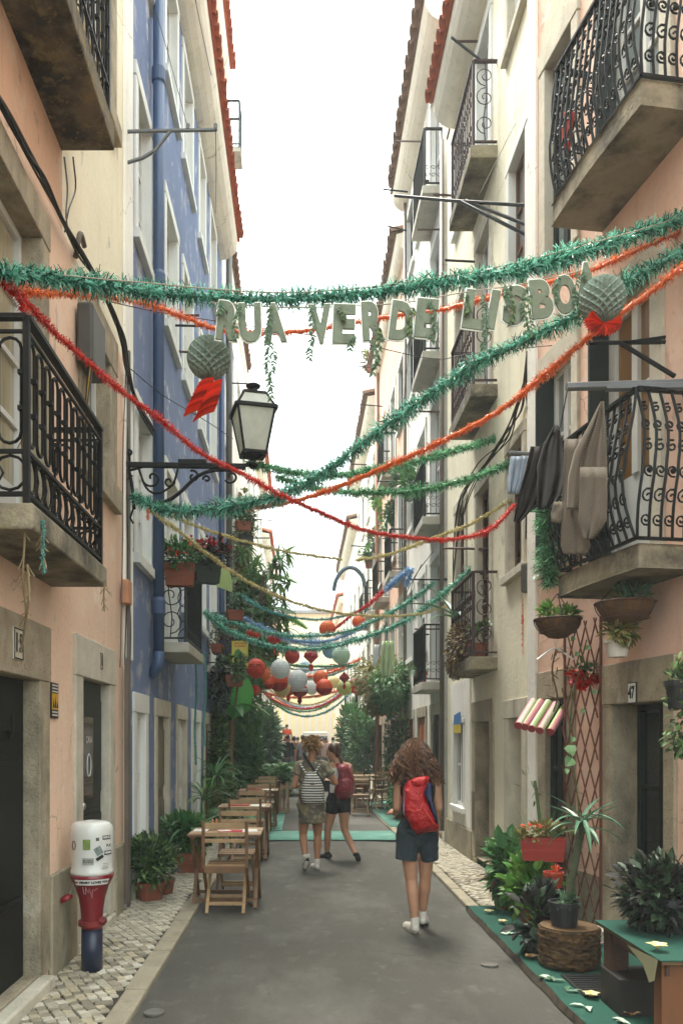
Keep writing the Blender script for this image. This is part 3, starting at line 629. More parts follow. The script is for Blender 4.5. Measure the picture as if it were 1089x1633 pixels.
q = MB(); q.fbox(F,10.85,11.19,.43,2.45,.0,.012); q.fbox(F,12.11,12.25,.43,2.45,0,.012); q.fbox(F,11.19,12.11,1.95,2.45,0,.012); q.fbox(F,11.19,12.11,.43,.59,0,.012); q.build('white_patch', P_WHITE, b)
for z in (2.58,5.72,8.47): balcony(b,F,9.375,10.75,.31,z,'bars',IRON_R,CONC,.15,.98)
q = MB(); q.fbox(F,10.55,10.66,.45,.95,.02,.03); q.build('utility_hatch', PIPE_G, b)
downpipe(b,2.19,12.75,0.2,11,.035,PIPE_G)
# ---------------- R3.. further right
simple_house('grey_white_house','grey white house with black iron balconies, second beyond the yellow house on the right',FR,P_GREY,12.9,17.6,13.4,3,[2.55,5.2,7.85,10.5],.4,TILE_O,shut=.5,bal=((0,0),(0,1),(0,2),(0,3)),bw=.32,fr=IRON,ptype='far',open_v=1.5)
simple_house('salmon_house','salmon house on the right hung with flower pots and a brown downpipe',FR,P_SALMON,17.6,24,12.6,4,[2.6,5.3,8.0],.3,TILE_O,shut=.4,bal=((0,1),(1,0),(1,2),(2,1)),bw=.35,fr=IRON)
simple_house('white_shuttered_house','white house with louvred shutters further down the right side',FR,P_WHITE,24,33,11.8,4,[2.7,5.5,8.3],.4,TILE_O,shut=.6,bal=((0,1),(1,1),(2,0)),fr=IRON)
simple_house('pale_grey_house','pale grey house near the far end on the right',FR,P_GREY,33,44,10.6,4,[2.8,5.6],.4,TILE_O,shut=.5,bal=((1,0),(2,1)))
simple_house('peach_end_house','peach house at the far right end of the street',FR,P_PALE,44,57,9.4,4,[2.8,5.6],.35,TILE)
downpipe(bpy.data.objects['salmon_house'],2.18,23.6,0,12.4,.06,mat('brown_pipe','9c6b50',.6)); downpipe(bpy.data.objects['grey_white_house'],2.19,17.3,0,13,.035,PIPE_G)
downpipe(bpy.data.objects['white_house'],-1.6,18.0,2.2,13,.07,mat('dark_pipe','46443f',.6))
# far end: yellow and white striped front closing the street
FE = 60.0
b = thing('striped_house', 'yellow and white striped house closing the far end of the street', 'house', (0,FE,0))
q = MB(); q.box((-8,FE,0),(9,FE+8,10.9)); q.build('wall', mat('pale_yellow_wall','f0e9c4',.8,.05,gain=1), b)
for i in range(22):
    q = MB(); x = -5+i*.5; q.box((x,FE-.04,0.4),(x+.22,FE-.003,4.2)); q.build('white_stripe', mat('white_stripe_paint','e6e8e6',.7,0,gain=1), b)
for x in (-3.5,-1.6,.4,2.3,4.2):
    for z in (5.2,8.0): q = MB(); q.box((x,FE-.08,z),(x+.9,FE-.004,z+1.6)); f = q.build('window_frame', WF, b); q = MB(); q.box((x+.1,FE-.1,z+.1),(x+.8,FE-.082,z+1.5)); q.build('pane', GLASS_P, f)
q = MB(); q.box((-8,FE-.5,10.9),(9,FE+8,11.1)); q.add([(-8,FE-.5,11.101),(9,FE-.5,11.101),(9,FE+4,12.6),(-8,FE+4,12.6)],[(0,1,2,3)]); q.build('roof', mat('grey_roof','8d9094',.8), b)
# ---------------- ground
q = MB(); q.quad((-400,-400,-.12),(400,-400,-.12),(400,400,-.12),(-400,400,-.12)); setting(q.build('ground', JOINT))
q = MB(); n = 40
vs = []; fs = []
ys = [-3+.6*i for i in range(106)]; xs = [-1.0,-.6,-.2,.3,.8,1.2,1.6]
for y in ys:
    for x in xs: vs.append((x,y,.012*math.cos((x-.3)*1.9)+R.uniform(-.002,.002)))
nx = len(xs); fs = [(i*nx+j,i*nx+j+1,(i+1)*nx+j+1,(i+1)*nx+j) for i in range(len(ys)-1) for j in range(nx-1)]
q.add(vs,fs); setting(q.build('road', ASPH, smooth=True))
PZ = .035
pvL = setting(MB().build('left_pavement', None)) if 0 else None
q = MB(); q.box((-1.9,-3,-.1),(-1.12,60,PZ-.012)); pvL = setting(q.build('left_pavement', JOINT))
q = MB(); q.box((1.7,-3,-.1),(3.4,60,PZ-.012)); pvR = setting(q.build('right_pavement', JOINT))
def kerbs(x0, x1, par, y0=0, y1=58):
    y = y0
    while y < y1:
        L = R.uniform(.7,1.15); q = MB(); z = PZ+R.uniform(-.006,.008); q.box((x0+R.uniform(-.006,.006),y+.006,-.08),(x1,y+L-.006,z)); q.build('kerb_stone', KERB, par, bevel=.014 if y < 18 else 0); y += L
kerbs(-1.13,-.985,pvL,1.5); kerbs(1.585,1.70,pvR,3)
cob = []
for v in range(6):
    q = MB(); s = .0298; a = [R.uniform(-.006,.006) for _ in range(16)]
    base = [(-s+a[0],-s+a[1]),(s+a[2],-s+a[3]),(s+a[4],s+a[5]),(-s+a[6],s+a[7])]
    vs = [(x,y,-.03) for x,y in base]+[(x,y,-.004) for x,y in base]+[(x*.9,y*.9,.003+R.uniform(-.002,.003)) for x,y in base]
    q.add(vs, [(4,5,6,7)[::1] if 0 else (0,1,5,4),(1,2,6,5),(2,3,7,6),(3,0,4,7),(4,5,9,8),(5,6,10,9),(6,7,11,10),(7,4,8,11),(8,9,10,11)])
    m_ = q.mesh('cobble'); m_.materials.append(COB); cob.append(m_)
cobv = []
for cv in range(5):
    cm = mat('limestone_cobble_%d' % cv, ['b8b09c','cfc8b6','9d947f','8a8270','c0b498'][cv], .7, .18, 12, dirt=[('5f5a4b', 14, (1,1,1), .56, .72, .5)], bump=.3, bscale=70)
    cobv.append(cm)
cobm = []
for i, m_ in enumerate(cob):
    for cv in range(3):
        k = m_.copy(); k.materials[0] = cobv[(i+cv*2) % 5]; cobm.append(k)
def cobbles(par, x0, x1, y0, y1, count_part, ang=.5):
    st = .064; cands = []; c_, s_ = math.cos(ang), math.sin(ang); n = int((y1-y0)*1.4/st)+20
    for i in range(-n, n):
        for j in range(-n, n):
            x = (i*c_-j*s_)*st+(x0+x1)/2; y = (i*s_+j*c_)*st+(y0+y1)/2
            if x0+.02 < x < x1-.02 and y0 < y < y1: cands.append((y,x))
    cands.sort(); stuff = MB()
    near = [c for c in cands if c[0] > 4.15][:count_part]; ns = set(near)
    for y, x in near:
        o = link('cobble', R.choice(cobm), par); o.location = (x+R.uniform(-.004,.004),y+R.uniform(-.004,.004),PZ+R.uniform(-.004,.004)); o.rotation_euler = (R.uniform(-.06,.06),R.uniform(-.06,.06),ang+R.choice((0,1,2,3))*math.pi/2+R.uniform(-.14,.14)); o.scale = (R.uniform(.92,1.1),R.uniform(.92,1.1),1)
    for y, x in cands:
        if (y,x) in ns: continue
        m_ = R.choice(cob); a = ang+R.uniform(-.14,.14); ca, sa = math.cos(a), math.sin(a); zz = PZ+R.uniform(-.004,.004)
        stuff.add([(x+v.co.x*ca-v.co.y*sa, y+v.co.x*sa+v.co.y*ca, zz+v.co.z) for v in m_.vertices], [tuple(p.vertices) for p in m_.polygons])
    o = stuff.build('cobbles', COB, par); o['kind'] = 'stuff'
cobbles(pvL,-1.70,-1.13,3.6,20,300); cobbles(pvR,1.70,2.27,7.4,24,300)
q = MB(); q.quad((-1.7,20,PZ),(-1.13,20,PZ),(-1.13,60,PZ),(-1.7,60,PZ)); setting(q.build('left_far_pavement', COB)); q = MB(); q.quad((1.7,24,PZ),(2.27,24,PZ),(2.27,60,PZ),(1.7,60,PZ)); setting(q.build('right_far_pavement', COB))
# ================================================================== small parts of the fronts
def smooth_path(pts, n=10):
    P = [Vector(p) for p in pts]; out_ = []
    P = [P[0]*2-P[1]]+P+[P[-1]*2-P[-2]]
    for i in range(1, len(P)-2):
        a,b_,c,d = P[i-1:i+3]
        for j in range(n):
            t = j/n; out_.append(.5*((2*b_)+(c-a)*t+(2*a-5*b_+4*c-d)*t*t+(3*b_-a-3*c+d)*t**3))
    out_.append(P[-2]); return out_
def pxpath(pts, n=8): return smooth_path([W(*p) for p in pts], n)
peach = bpy.data.objects['peach_house']; blue = bpy.data.objects['blue_house']; pink = bpy.data.objects['pink_house']; yel = bpy.data.objects['yellow_house']
def cable(pts, r, m, label, n=8, name='cable'):
    q = MB(); q.tube(pxpath(pts, n), r, 5); return tag(q.build(name, m, smooth=True), label, 'cable')
# thick bundle along the peach front: several strands
for i in range(5):
    q = MB(); pts = []
    for px,py in ((-40,110),(0,178),(30,235),(60,290),(90,350),(120,405),(150,450),(175,500),(190,545),(197,590),(212,640),(240,690)):
        Y = FL.P(FL.U(px,.03),0,.03).y; pts.append(W(px,py,Y)+Vector((.02+i*.008+R.uniform(-.006,.006),0,R.uniform(-.03,.03))))
    q.tube(smooth_path(pts,6), .008+.003*(i%2), 5); q.build('cable_strand', CABLE if i%3 else mat('brown_cable','3b2f28',.7), peach, smooth=True)
for pts, m in (([(103,250),(108,300),(106,345),(112,380)],CABLE_G),([(117,250),(121,300),(110,335),(104,370)],CABLE),([(203,560),(197,700),(196,850),(194,980),(192,1065)],CABLE_G),([(207,560),(203,760),(204,900),(199,1060)],mat('brown_cable','3b2f28',.7)),([(205,930),(209,1000),(207,1100)],CABLE),
               ([(0,430),(45,436),(150,448)],IRON)):
    q = MB(); q.tube(smooth_path([FL.P(FL.U(px,.04),FL.V(px,py,.04),.04) for px,py in pts],6), .006, 4); q.build('wall_cable', m, peach)
q = MB(); a = FL.U(118); c = FL.U(141); q.fbox(FL,a,c,4.42,4.86,.02,.14); mb0 = q.build('meter_box', mat('dark_grey_box','4a4842',.6,.1,5), peach, bevel=.02)
for i in range(4): q = MB(); q.tube(smooth_path([FL.P(a+.06+i*.03,4.42,.1),FL.P(a+.08+i*.02,4.2,.07),FL.P(a+.12+R.uniform(-.03,.03),4.0,.05)],5),.006,4); q.build('box_wire', [CABLE,mat('yellow_wire','c0a020',.6),CABLE,CABLE_G][i], mb0)
q = MB(); q.tube(smooth_path([FL.P(FL.U(121,.03),5.15,.03),FL.P(FL.U(124,.03),5.35,.05),FL.P(FL.U(131,.03),5.33,.05)],5),.02,8); q.build('conduit_bend', PIPE_G, peach, smooth=True)
q = MB(); q.box((-1.64,7.55,.1),(-1.60,7.59,2.35)); q.build('conduit', PIPE_G, peach)
q = MB(); q.fbox(FL,7.5,7.66,2.88,3.1,.03,.09); q.build('junction_box', mat('peach_painted_box','c98f6c',.8,.15,9), peach, bevel=.01)
q = MB(); q.fbox(FL,7.70,7.74,.05,5.3,.03,.06); q.build('conduit', CABLE_G, peach)
# yellow notice on the wall
q = MB(); ua, ub = FL.U(80), FL.U(91); q.fbox(FL,ua,ub,Zat(1145,5.45),Zat(1088,5.45),.002,.012); pn = q.build('wall_notice', mat('dark_notice','2a2a22',.5), peach)
q = MB(); q.fbox(FL,ua+.008,ub-.008,Zat(1131,5.45),Zat(1105,5.45),.012,.014); q.build('notice_panel', INK_Y, pn)
for zc in (1092,1097,1102,1135,1140): q = MB(); q.fbox(FL,ua+.015,ub-.015,Zat(zc+1,5.45),Zat(zc-1,5.45),.012,.0135); q.build('notice_line', INK_W, pn)
q = MB(); 
for px, y0, y1 in ((83,1128,1112),(86,1128,1108),(89,1128,1116)): u = FL.U(px); q.add([FL.P(u-.02,Zat(y0,5.45),.0145),FL.P(u+.02,Zat(y0,5.45),.0145),FL.P(u,Zat(y1,5.45),.0145)],[(0,1,2)])
q.build('notice_emblem', INK, pn)
# ------------------------------------------------------------------ tinsel garlands
def garland(label, pts, r, m, dens=500, core=.22, wid=.0085, cat='garland', name='tinsel_garland', droop=.15, n=10, k=6, group=None):
    r *= 1.35 if r > .045 else 1.15; dens *= 1.5; core *= .8; path = smooth_path([W(*p) for p in pts], n); 
    path = [p+Vector((0,0,.004*math.sin(i*1.7))) for i,p in enumerate(path)]
    q = MB(); q.tube(path, r*core, k)
    o = q.build(name, m, smooth=True); tag(o, label, cat, group)
    q = MB(); acc = 0
    for a, c in zip(path, path[1:]):
        L = (c-a).length; t = (c-a).normalized(); u = t.orthogonal().normalized(); v = t.cross(u); nn = int(L*dens+R.random())
        puff = .8+.4*abs(noise.noise(a*3.1))*2
        for _ in range(nn):
            p = a+(c-a)*R.random(); th = R.uniform(0,2*math.pi); d = u*math.cos(th)+v*math.sin(th); LL = r*R.uniform(.6,1.15)*puff
            d = (d+t*R.uniform(-.55,.55)+Vector((0,0,-droop*R.random()))).normalized(); s = (t+Vector((R.uniform(-.8,.8),R.uniform(-.8,.8),R.uniform(-.8,.8)))).cross(d).normalized()*wid*.5
            b0 = p+d*r*core*.6; m1 = p+d*LL*.6; e = p+(d+Vector((R.uniform(-.3,.3),R.uniform(-.3,.3),R.uniform(-.45,.1)))).normalized()*LL
            q.add([b0-s,b0+s,m1+s,m1-s,e+s*.5,e-s*.5],[(0,1,2,3),(3,2,4,5)])
    t = q.build('tinsel', m, o); t['kind'] = 'stuff'; return o
garland('thick dark green tinsel garland above the foil letters, highest across the street', [(-30,430,4.4),(60,441,4.6),(140,452,4.8),(250,466,5),(400,477,5.1),(480,475,5.15),(560,470,5.2),(700,451,5.3),(830,430,5.35),(950,396,5.45),(1060,358,5.5),(1130,334,5.5)], .066, T_GR, 950, .3)
garland('thick green tinsel garland sagging from the upper right to the lantern bracket', [(1130,385,5.4),(1060,415,5.5),(990,455,5.6),(900,512,5.7),(830,545,5.9),(760,580,6.1),(700,620,6.3),(640,662,6.5),(580,706,6.7),(520,752,6.9),(470,780,7.1),(420,798,7.3),(350,810,7.5),(290,815,7.6),(240,805,7.65),(212,790,7.7)], .072, T_GR, 850, .3)
garland('orange tinsel garland running behind the foil letters', [(10,452,4.6),(60,466,4.9),(130,468,5.3),(235,484,5.6),(300,508,5.7),(350,525,5.8),(430,531,5.9),(520,523,6),(620,505,6),(700,494,6),(790,472,5.9),(880,448,5.8),(950,428,5.8),(1020,396,5.7),(1120,355,5.6)], .036, T_OR, 700, .4, .006)
garland('orange tinsel rope from the right honeycomb ball down to the left', [(1130,395,5.3),(1089,424,5.3),(1030,470,5.4),(960,520,5.5),(900,570,5.7),(840,622,6),(780,665,6.3),(700,706,6.6),(620,742,6.9),(540,776,7.2),(470,799,7.5),(395,812,7.7)], .036, T_OR, 700, .5, .006)
garland('red tinsel rope crossing from the left balcony down to the right', [(8,452,4.5),(45,485,4.8),(90,532,5.1),(150,585,5.4),(200,628,5.7),(260,672,6),(320,722,6.3),(380,752,6.6),(440,785,6.9),(510,817,7.2),(580,845,7.5),(660,858,7.8),(720,860,8),(780,845,8.1),(820,805,8.2)], .032, T_RE, 700, .5, .006)
garland('short red tinsel tail knotted at the left end', [(30,465,4.6),(38,490,4.6),(41,510,4.6)], .03, T_RE, 900, .4, .006)
garland('upper of the two thin grass green garlands, right of the lantern', [(395,738,7.7),(440,748,7.9),(500,757,8.2),(560,756,8.5),(640,741,8.9),(700,725,9.1),(750,712,9.3),(792,698,9.5)], .05, T_GR2, 650, .3)
garland('lower of the two thin grass green garlands, ending at the window shutter', [(440,760,7.9),(500,778,8.1),(560,785,8.3),(640,785,8.5),(700,776,8.6),(760,760,8.7),(815,738,8.8)], .055, T_GR2, 650, .3)
for i,(lb,pts,r,m) in enumerate([
  ('upper straw coloured rope from the blue house towards the white gap', [(268,820,9.3),(330,845,9.8),(400,866,10.5),(470,882,11),(545,892,11.5)], .026, T_YE),
  ('straw coloured rope rising to the right above the blue horseshoe', [(568,893,11),(620,884,10.5),(680,862,10),(750,835,9.4),(815,797,8.8)], .026, T_YE),
  ('long lower straw coloured rope sagging over the street', [(236,812,8),(290,850,8.4),(340,890,8.8),(400,930,9.4),(460,957,9.9),(520,974,10.4),(590,982,10.8),(660,980,11),(715,966,11.2)], .026, T_YE),
  ('green tinsel garland sagging widest below the flower balcony', [(325,975,10.8),(360,1003,11),(410,1024,11.2),(470,1035,11.4),(530,1031,11.4),(600,1010,11.3),(660,982,11.2),(720,935,11),(775,884,10.8)], .055, T_GR),
  ('green tinsel garland just behind the widest one', [(330,980,13),(380,995,13.4),(440,1011,13.7),(500,1014,14),(560,1005,14),(620,978,13.8),(665,950,13.5),(693,928,13.3)], .055, T_GR),
  ('thin teal garland above the two green ones on the left', [(383,948,14),(410,966,14.4),(450,981,14.8),(500,988,15),(540,984,15),(585,970,15)], .04, T_TE),
  ('pale blue garland between the green ones', [(388,985,15),(420,1002,15.2),(460,1019,15.4),(510,1024,15.6),(550,1013,15.8),(585,995,16)], .06, T_BL),
  ('white garland below the pale blue one', [(392,993,16),(430,1014,16),(475,1026,16),(520,1030,16),(570,1016,16)], .05, T_WH),
  ('red tinsel length rising to the right of the lanterns', [(530,1006,14.2),(560,982,13.8),(590,962,13.5),(615,940,13.2)], .04, T_RE),
  ('bright blue tinsel bunch at the upper end of the red length', [(614,941,13.2),(635,922,13),(655,908,12.8),(648,935,12.8)], .065, T_BL)]):
    garland(lb, pts, r, m, 520, .35, .009, n=6)
fr = [('green',T_GR2,(412,1055),(475,1062),(570,1060),20,18),('orange',T_OR,(415,1062),(480,1078),(575,1050),22,10),('white',T_WH,(412,1052),(485,1068),(572,1052),24,11),('teal',T_TE,(420,1070),(490,1082),(566,1060),26,13),('orange',T_OR,(410,1100),(480,1112),(560,1092),24,14),
      ('red',T_RE,(420,1105),(480,1130),(555,1098),26,12),('green',T_GR2,(425,1110),(490,1134),(558,1096),28,12),('teal',T_TE,(430,1115),(485,1142),(560,1104),30,12),('straw',T_YE,(425,1095),(492,1124),(556,1088),32,12),('blue',T_BL,(440,1110),(492,1128),(548,1100),36,12),('orange',T_OR,(438,1112),(490,1131),(545,1108),40,10)]
words_ = ['nearest','second','third','fourth','fifth','sixth','seventh','eighth','ninth','tenth','farthest']
for i,(cn,m,a,c,e,Y,_) in enumerate(fr):
    garland('small %s garland sagging among the paper lanterns, %s of that cluster' % (cn,words_[i]), [(a[0]+(e[0]-a[0])*t_, (a[1]*(1-t_)+e[1]*t_)+(c[1]-(a[1]+e[1])/2)*4*t_*(1-t_), Y) for t_ in (0,.2,.4,.6,.8,1)], .055, m, 240, .5, .02, n=5, group='small garlands far down the street')
garland('red tinsel strand hanging vertically beside the grey box', [(841,855,8.3),(839,890,8.3),(837,940,8.3),(835,985,8.3),(836,1040,8.3)], .03, T_RE, 800, .4, .006)
garland('bushy green tinsel bunch hanging at the laundry balcony corner', [(872,800,6.7),(874,860,6.7),(876,905,6.7),(877,935,6.7)], .085, T_GR2, 1500, .3, .008)
for px in (312,326): garland('pale turquoise cord hanging below the flower balcony, %s one' % ('left' if px==312 else 'right'), [(px,1040,10.9),(px+2,1100,10.9),(px-1,1160,10.9),(px+1,1220-30*(px>320),10.9)], .022, T_TE, 500, .6, .006, name='tinsel_garland', cat='garland')
garland('small orange tassel under the lantern bracket', [(236,812,7.6),(236,828,7.6)], .02, T_OR, 900, .4, .005)
# the twine of the top garland and loose overhead wires
wires = [([(0,428,4.5),(200,448,4.8),(480,466,5.1),(760,432,5.3),(1000,372,5.4),(1100,340,5.5)],.004,CABLE_W,'pale twine carrying the top green garland'),
 ([(130,470,6),(250,497,6.4),(400,520,6.9),(560,545,7.4),(690,572,7.8),(760,563,7.9),(990,540,7.2)],.004,CABLE,'thin black wire crossing behind the foil letters'),
 ([(205,585,7.8),(260,630,8.6),(330,672,10),(372,700,11)],.005,CABLE,'thin black wire in front of the blue wall'),
 ([(935,0,8.5),(880,90,8.5),(820,200,8.6),(762,315,8.7)],.004,CABLE_G,'grey wire slanting down the yellow house'),
 ([(250,20,8.6),(275,110,8.6),(300,205,8)],.004,CABLE,'wire running down to the upper left bracket'),
 ([(344,205,7.7),(345,280,9),(344,340,12)],.004,CABLE,'wire hanging from the end of the upper left bracket'),
 ([(312,0,9),(320,40,10),(335,110,12),(345,150,14)],.006,CABLE,'dark wire along the cream soffit'),
 ([(625,500,9),(655,490,9),(640,680,9.5)],.003,CABLE,'short wire by the black balcony')]
for p, r, m, lb in wires: cable(p, r, m, lb, name='overhead_wire')
# ivy-like brown cable tangle on the yellow house
q = MB()
for s in range(7):
    q.tube(pxpath([(843+R.uniform(-4,4),560,8.0),(838+R.uniform(-6,6),610,8.05),(826+R.uniform(-8,8),655,8.3),(806+R.uniform(-8,8),700,8.7),(770+R.uniform(-9,9),740,9.4),(742+R.uniform(-8,8),790,10.4),(728+R.uniform(-5,5),860,11.2),(722,930,11.5)],5),.008,4)
q.build('cable_tangle', mat('brown_vine_cable','3a3028',.8,.2), yel)
for pts in ([(838,620,8.1),(842,680,8.1),(840,760,8.1),(838,860,8.1)],[(672,900,13.3),(655,940,13.6),(660,985,13.4)],[(846,590,8),(850,640,8),(845,720,8)],[(690,880,12.7),(664,915,13.2),(648,945,13.6)]):
    q = MB(); q.tube(pxpath(pts,6),.008,4); q.build('wall_cable', CABLE, yel)
q = MB(); q.cbox(W(839,922,8.1),(.10,.07,.29)); tag(q.build('cable_box', mat('grey_cable_box','55554f',.6,.1,5), bevel=.02),'grey cable box on the pipe between the yellow and pink houses','box')
# ------------------------------------------------------------------ foil letters
lt = [('R',364.5,512),('U',399,515),('A',438,515),('V',511,517),('E',549,517),('R',595,512),('D',640,512),('E',680,508),('L',757,494),('I',786,494),('S',820,487),('B',863,477),('O',900,470),('A',935,450)]
ban = thing('letter_banner','silvery green foil letter banner reading RUA VERDE LISBOA under the top garland','banner',W(640,470,5.2))
q = MB(); q.tube(pxpath([(335,482,5.0),(450,490,5.1),(560,488,5.15),(650,482,5.2),(740,466,5.2),(820,455,5.25),(900,438,5.3),(950,425,5.3)],8),.004,4); q.build('twine', CABLE_W, ban)
EDGE = mat('white_foil_edge','d5dbd0',.35,.05,5,metal=.1,gain=1.1)
for i,(ch,px,py) in enumerate(lt):
    Y = 5.0+.3*(px-364)/570; s = Y/FPX; tilt = math.radians([-6,2,4,3,-2,3,-7,-6,-8,-10,-5,6,2,4][i])
    me = text_mesh(ch, .3, .007, .015, .0035, res=4); xs = [v.co.x for v in me.vertices]; ys_ = [v.co.y for v in me.vertices]
    cx_, cy_ = (min(xs)+max(xs))/2, (min(ys_)+max(ys_))/2; w_ = max(xs)-min(xs); h_ = max(ys_)-min(ys_); tw = (14 if ch=='I' else 35)*s; th = 63*s
    me.materials.clear(); me.materials.append(FOIL); me2 = me.copy(); me2.materials[0] = EDGE
    for mm, gr_, dz in ((me,1,0),(me2,1.11,.004)):
        for v in mm.vertices:
            x = (v.co.x-cx_)/w_*tw*gr_; y = (v.co.y-cy_)/h_*th*(1+(gr_-1)*.6); x, y = x*math.cos(tilt)-y*math.sin(tilt), x*math.sin(tilt)+y*math.cos(tilt)
            v.co = W(px,py,Y)+Vector((x, -v.co.z*(1 if gr_==1 else .55)+dz+.03*x*math.sin(i*2.3), y))
    lo = link('letter', me, ban); link('letter_edge', me2, lo)
def vine(px, y0, y1, Y, m=LF_G, n=26, sway=6, sz=.035):
    q = MB(); pts = [(px+sway*math.sin(i*.9+px)*.5, y0+(y1-y0)*i/6, Y) for i in range(7)]; path = pxpath(pts,6); q.tube(path,.0025,4)
    L = len(path)
    for i in range(n):
        p = path[int(i/n*(L-1))]; d = Vector((R.choice((-1,1))*R.uniform(.5,1),R.uniform(-.5,.5),-R.uniform(.4,1.2))); q.leaf(p,d,Vector((0,-1,.3)),sz*R.uniform(.7,1.2),sz*.45)
    return q
for px,y0,y1,n in ((352,480,500,14),(378,485,540,26),(428,488,552,30),(430,545,640,34),(434,560,620,20),(496,488,575,40),(545,490,510,16),(560,535,560,16),(596,540,600,30),(603,520,590,26),(655,490,540,24),(690,480,545,24),(745,470,500,20),(772,470,560,36),(808,455,490,28),(815,455,520,20),(838,455,530,36),(845,470,540,22),(888,440,480,22),(920,432,520,30),(934,430,470,20)):
    vine(px,y0,y1,5.0+.3*(px-364)/570-.03,LF_G,n).build('leafy_vine', LF_D if px%2 else LF_G, ban)
# ------------------------------------------------------------------ honeycomb balls and their folded tails
def honey(c, r, n=22, m=16, tilt=0):
    q = MB(); M = Matrix.Rotation(tilt,3,'Y'); vs = {}; ids = []
    for j in range(m*2+1):
        th = math.pi*j/(m*2)
        for i in range(n*2):
            rr = r if (i+j)%2 == 0 else r*.8; a = math.pi*i/n; ids.append(M @ Vector((rr*math.sin(th)*math.cos(a),rr*math.sin(th)*math.sin(a),-rr*.97*math.cos(th)))+Vector(c))
    fs = []; K = n*2
    for j in range(1,m*2):
        for i in range(K):
            if (i+j)%2:
                e = [(j-1)*K+i, j*K+(i+1)%K, (j+1)*K+i, j*K+(i-1)%K]; o_ = j*K+i
                for a_,b_ in zip(e,e[1:]+e[:1]): fs.append((o_,a_,b_))
    q.add(ids,fs); return q
def accordion(q, p0, p1, w0, w1, amp, n, sag, wdir):
    p0 = Vector(p0); p1 = Vector(p1); t = (p1-p0).normalized(); w = Vector(wdir).normalized(); nn = t.cross(w).normalized(); vs = []
    for i in range(n+1):
        f = i/n; p = p0.lerp(p1,f)+Vector((0,0,-sag*math.sin(math.pi*f))); a = amp*(1 if i%2 else -1); ww = w0+(w1-w0)*math.sin(f*math.pi*.5)
        for k in range(5): s = (k/4-.5); vs.append(p+w*ww*s+nn*(a+.03*math.cos(s*3)-.02))
    for i in range(n): q.add([vs[i*5+k] for k in range(5)]+[vs[i*5+5+k] for k in range(5)],[(k,k+1,6+k,5+k) for k in range(4)])
c = W(333,571,5.3); o = tag(honey(c,.142,15,8).build('honeycomb_ball',HONEY),'grey green tissue honeycomb ball with an orange folded tail, left of the lantern','paper ball','honeycomb balls with orange tails')
q = MB(); accordion(q,W(330,603,5.28),W(312,655,5.28),.10,.17,.016,20,.0,(1,0,.35)); q.build('folded_tail',HONEY_R,o)
q = MB(); accordion(q,W(345,606,5.22),W(325,662,5.2),.10,.16,.016,20,.02,(1,.2,.6)); q.build('folded_tail',HONEY_R,o)
c = W(960,477,5.2); o = tag(honey(c,.145,15,8).build('honeycomb_ball',HONEY),'grey green tissue honeycomb ball with an orange fan, on the right by the pink house','paper ball','honeycomb balls with orange tails')
q = MB(); cc = W(962,515,5.15)
for k in range(2):
    vs = [cc]; n = 44
    for i in range(n+1):
        a = math.radians(175+195*i/n)-k*.5; rr = (.125-.02*k)*(1 if i%2 else .9); vs.append(cc+Vector((math.cos(a)*rr,-.02*k+(.02 if i%2 else -.01),math.sin(a)*rr*.8+.02)))
    for i in range(n): q.add([vs[0],vs[i+1],vs[i+2]],[(0,1,2)])
q.build('folded_tail',HONEY_R,o)
# ------------------------------------------------------------------ paper lanterns and balloons down the street
lant = [(466,1046,10,'r',19,'plain red round lantern above the white one'),(496,1046,11,'d',18,'ruby diamond lantern with a glass foot, uppermost in the middle'),(544,1045,12,'g',20,'pale green round lantern right of the ruby diamond one'),(408,1066,13,'p',16,'red orange printed lantern with dark face marks, far left'),(418,1078,11,'o',17,'orange lantern half behind the printed one'),
 (447,1067,13,'w',17,'upper white round lantern left of centre'),(444,1087,13,'O',18,'two tone orange lantern under the upper white one'),(450,1098,11,'c',20,'cream lantern below the two tone orange one'),(475,1084,13,'w',18,'lower white round lantern near the centre'),(478,1101,11,'R',19,'red lantern below the lower white one'),(511,1081,10,'o',19,'small orange lantern right of centre'),
 (517,1096,11,'O',18,'two tone orange lantern right of centre'),(549,1081,8,'d',20,'small ruby diamond lantern on the right'),(549,1097,10,'y',21,'yellow green lantern below the small ruby one'),(567,1094,10,'r',22,'red patterned lantern at the far right of the cluster'),(407,1101,7,'r',16,'small plain red ball by the ivy on the left'),(522,1003,11,'o',16,'pale orange lantern just above the green garlands'),
 (572,992,9,'o',17,'small orange lantern touching the red garland length'),(527,1037,11,'b',21,'pale blue lantern behind the pale green one'),(428,1090,8,'f',17,'small orange fan shaped lantern'),(460,1101,9,'R',22,'flat red lantern low in the cluster'),(497,1097,9,'w',24,'small white lantern behind in the middle'),(533,1088,8,'c',25,'small cream lantern behind on the right'),
 (436,1040,8,'o',24,'small orange lantern far behind on the left'),(486,1064,8,'b',26,'small blue lantern far behind'),(530,1068,8,'o',27,'small orange lantern far behind on the right'),(430,1056,8,'g',26,'mint lantern far behind on the left'),(404,1010,10,'R',15,'flat orange red lantern by the pale blue garland'),(438,1019,9,'R',15.5,'second flat orange red lantern by the pale blue garland')]
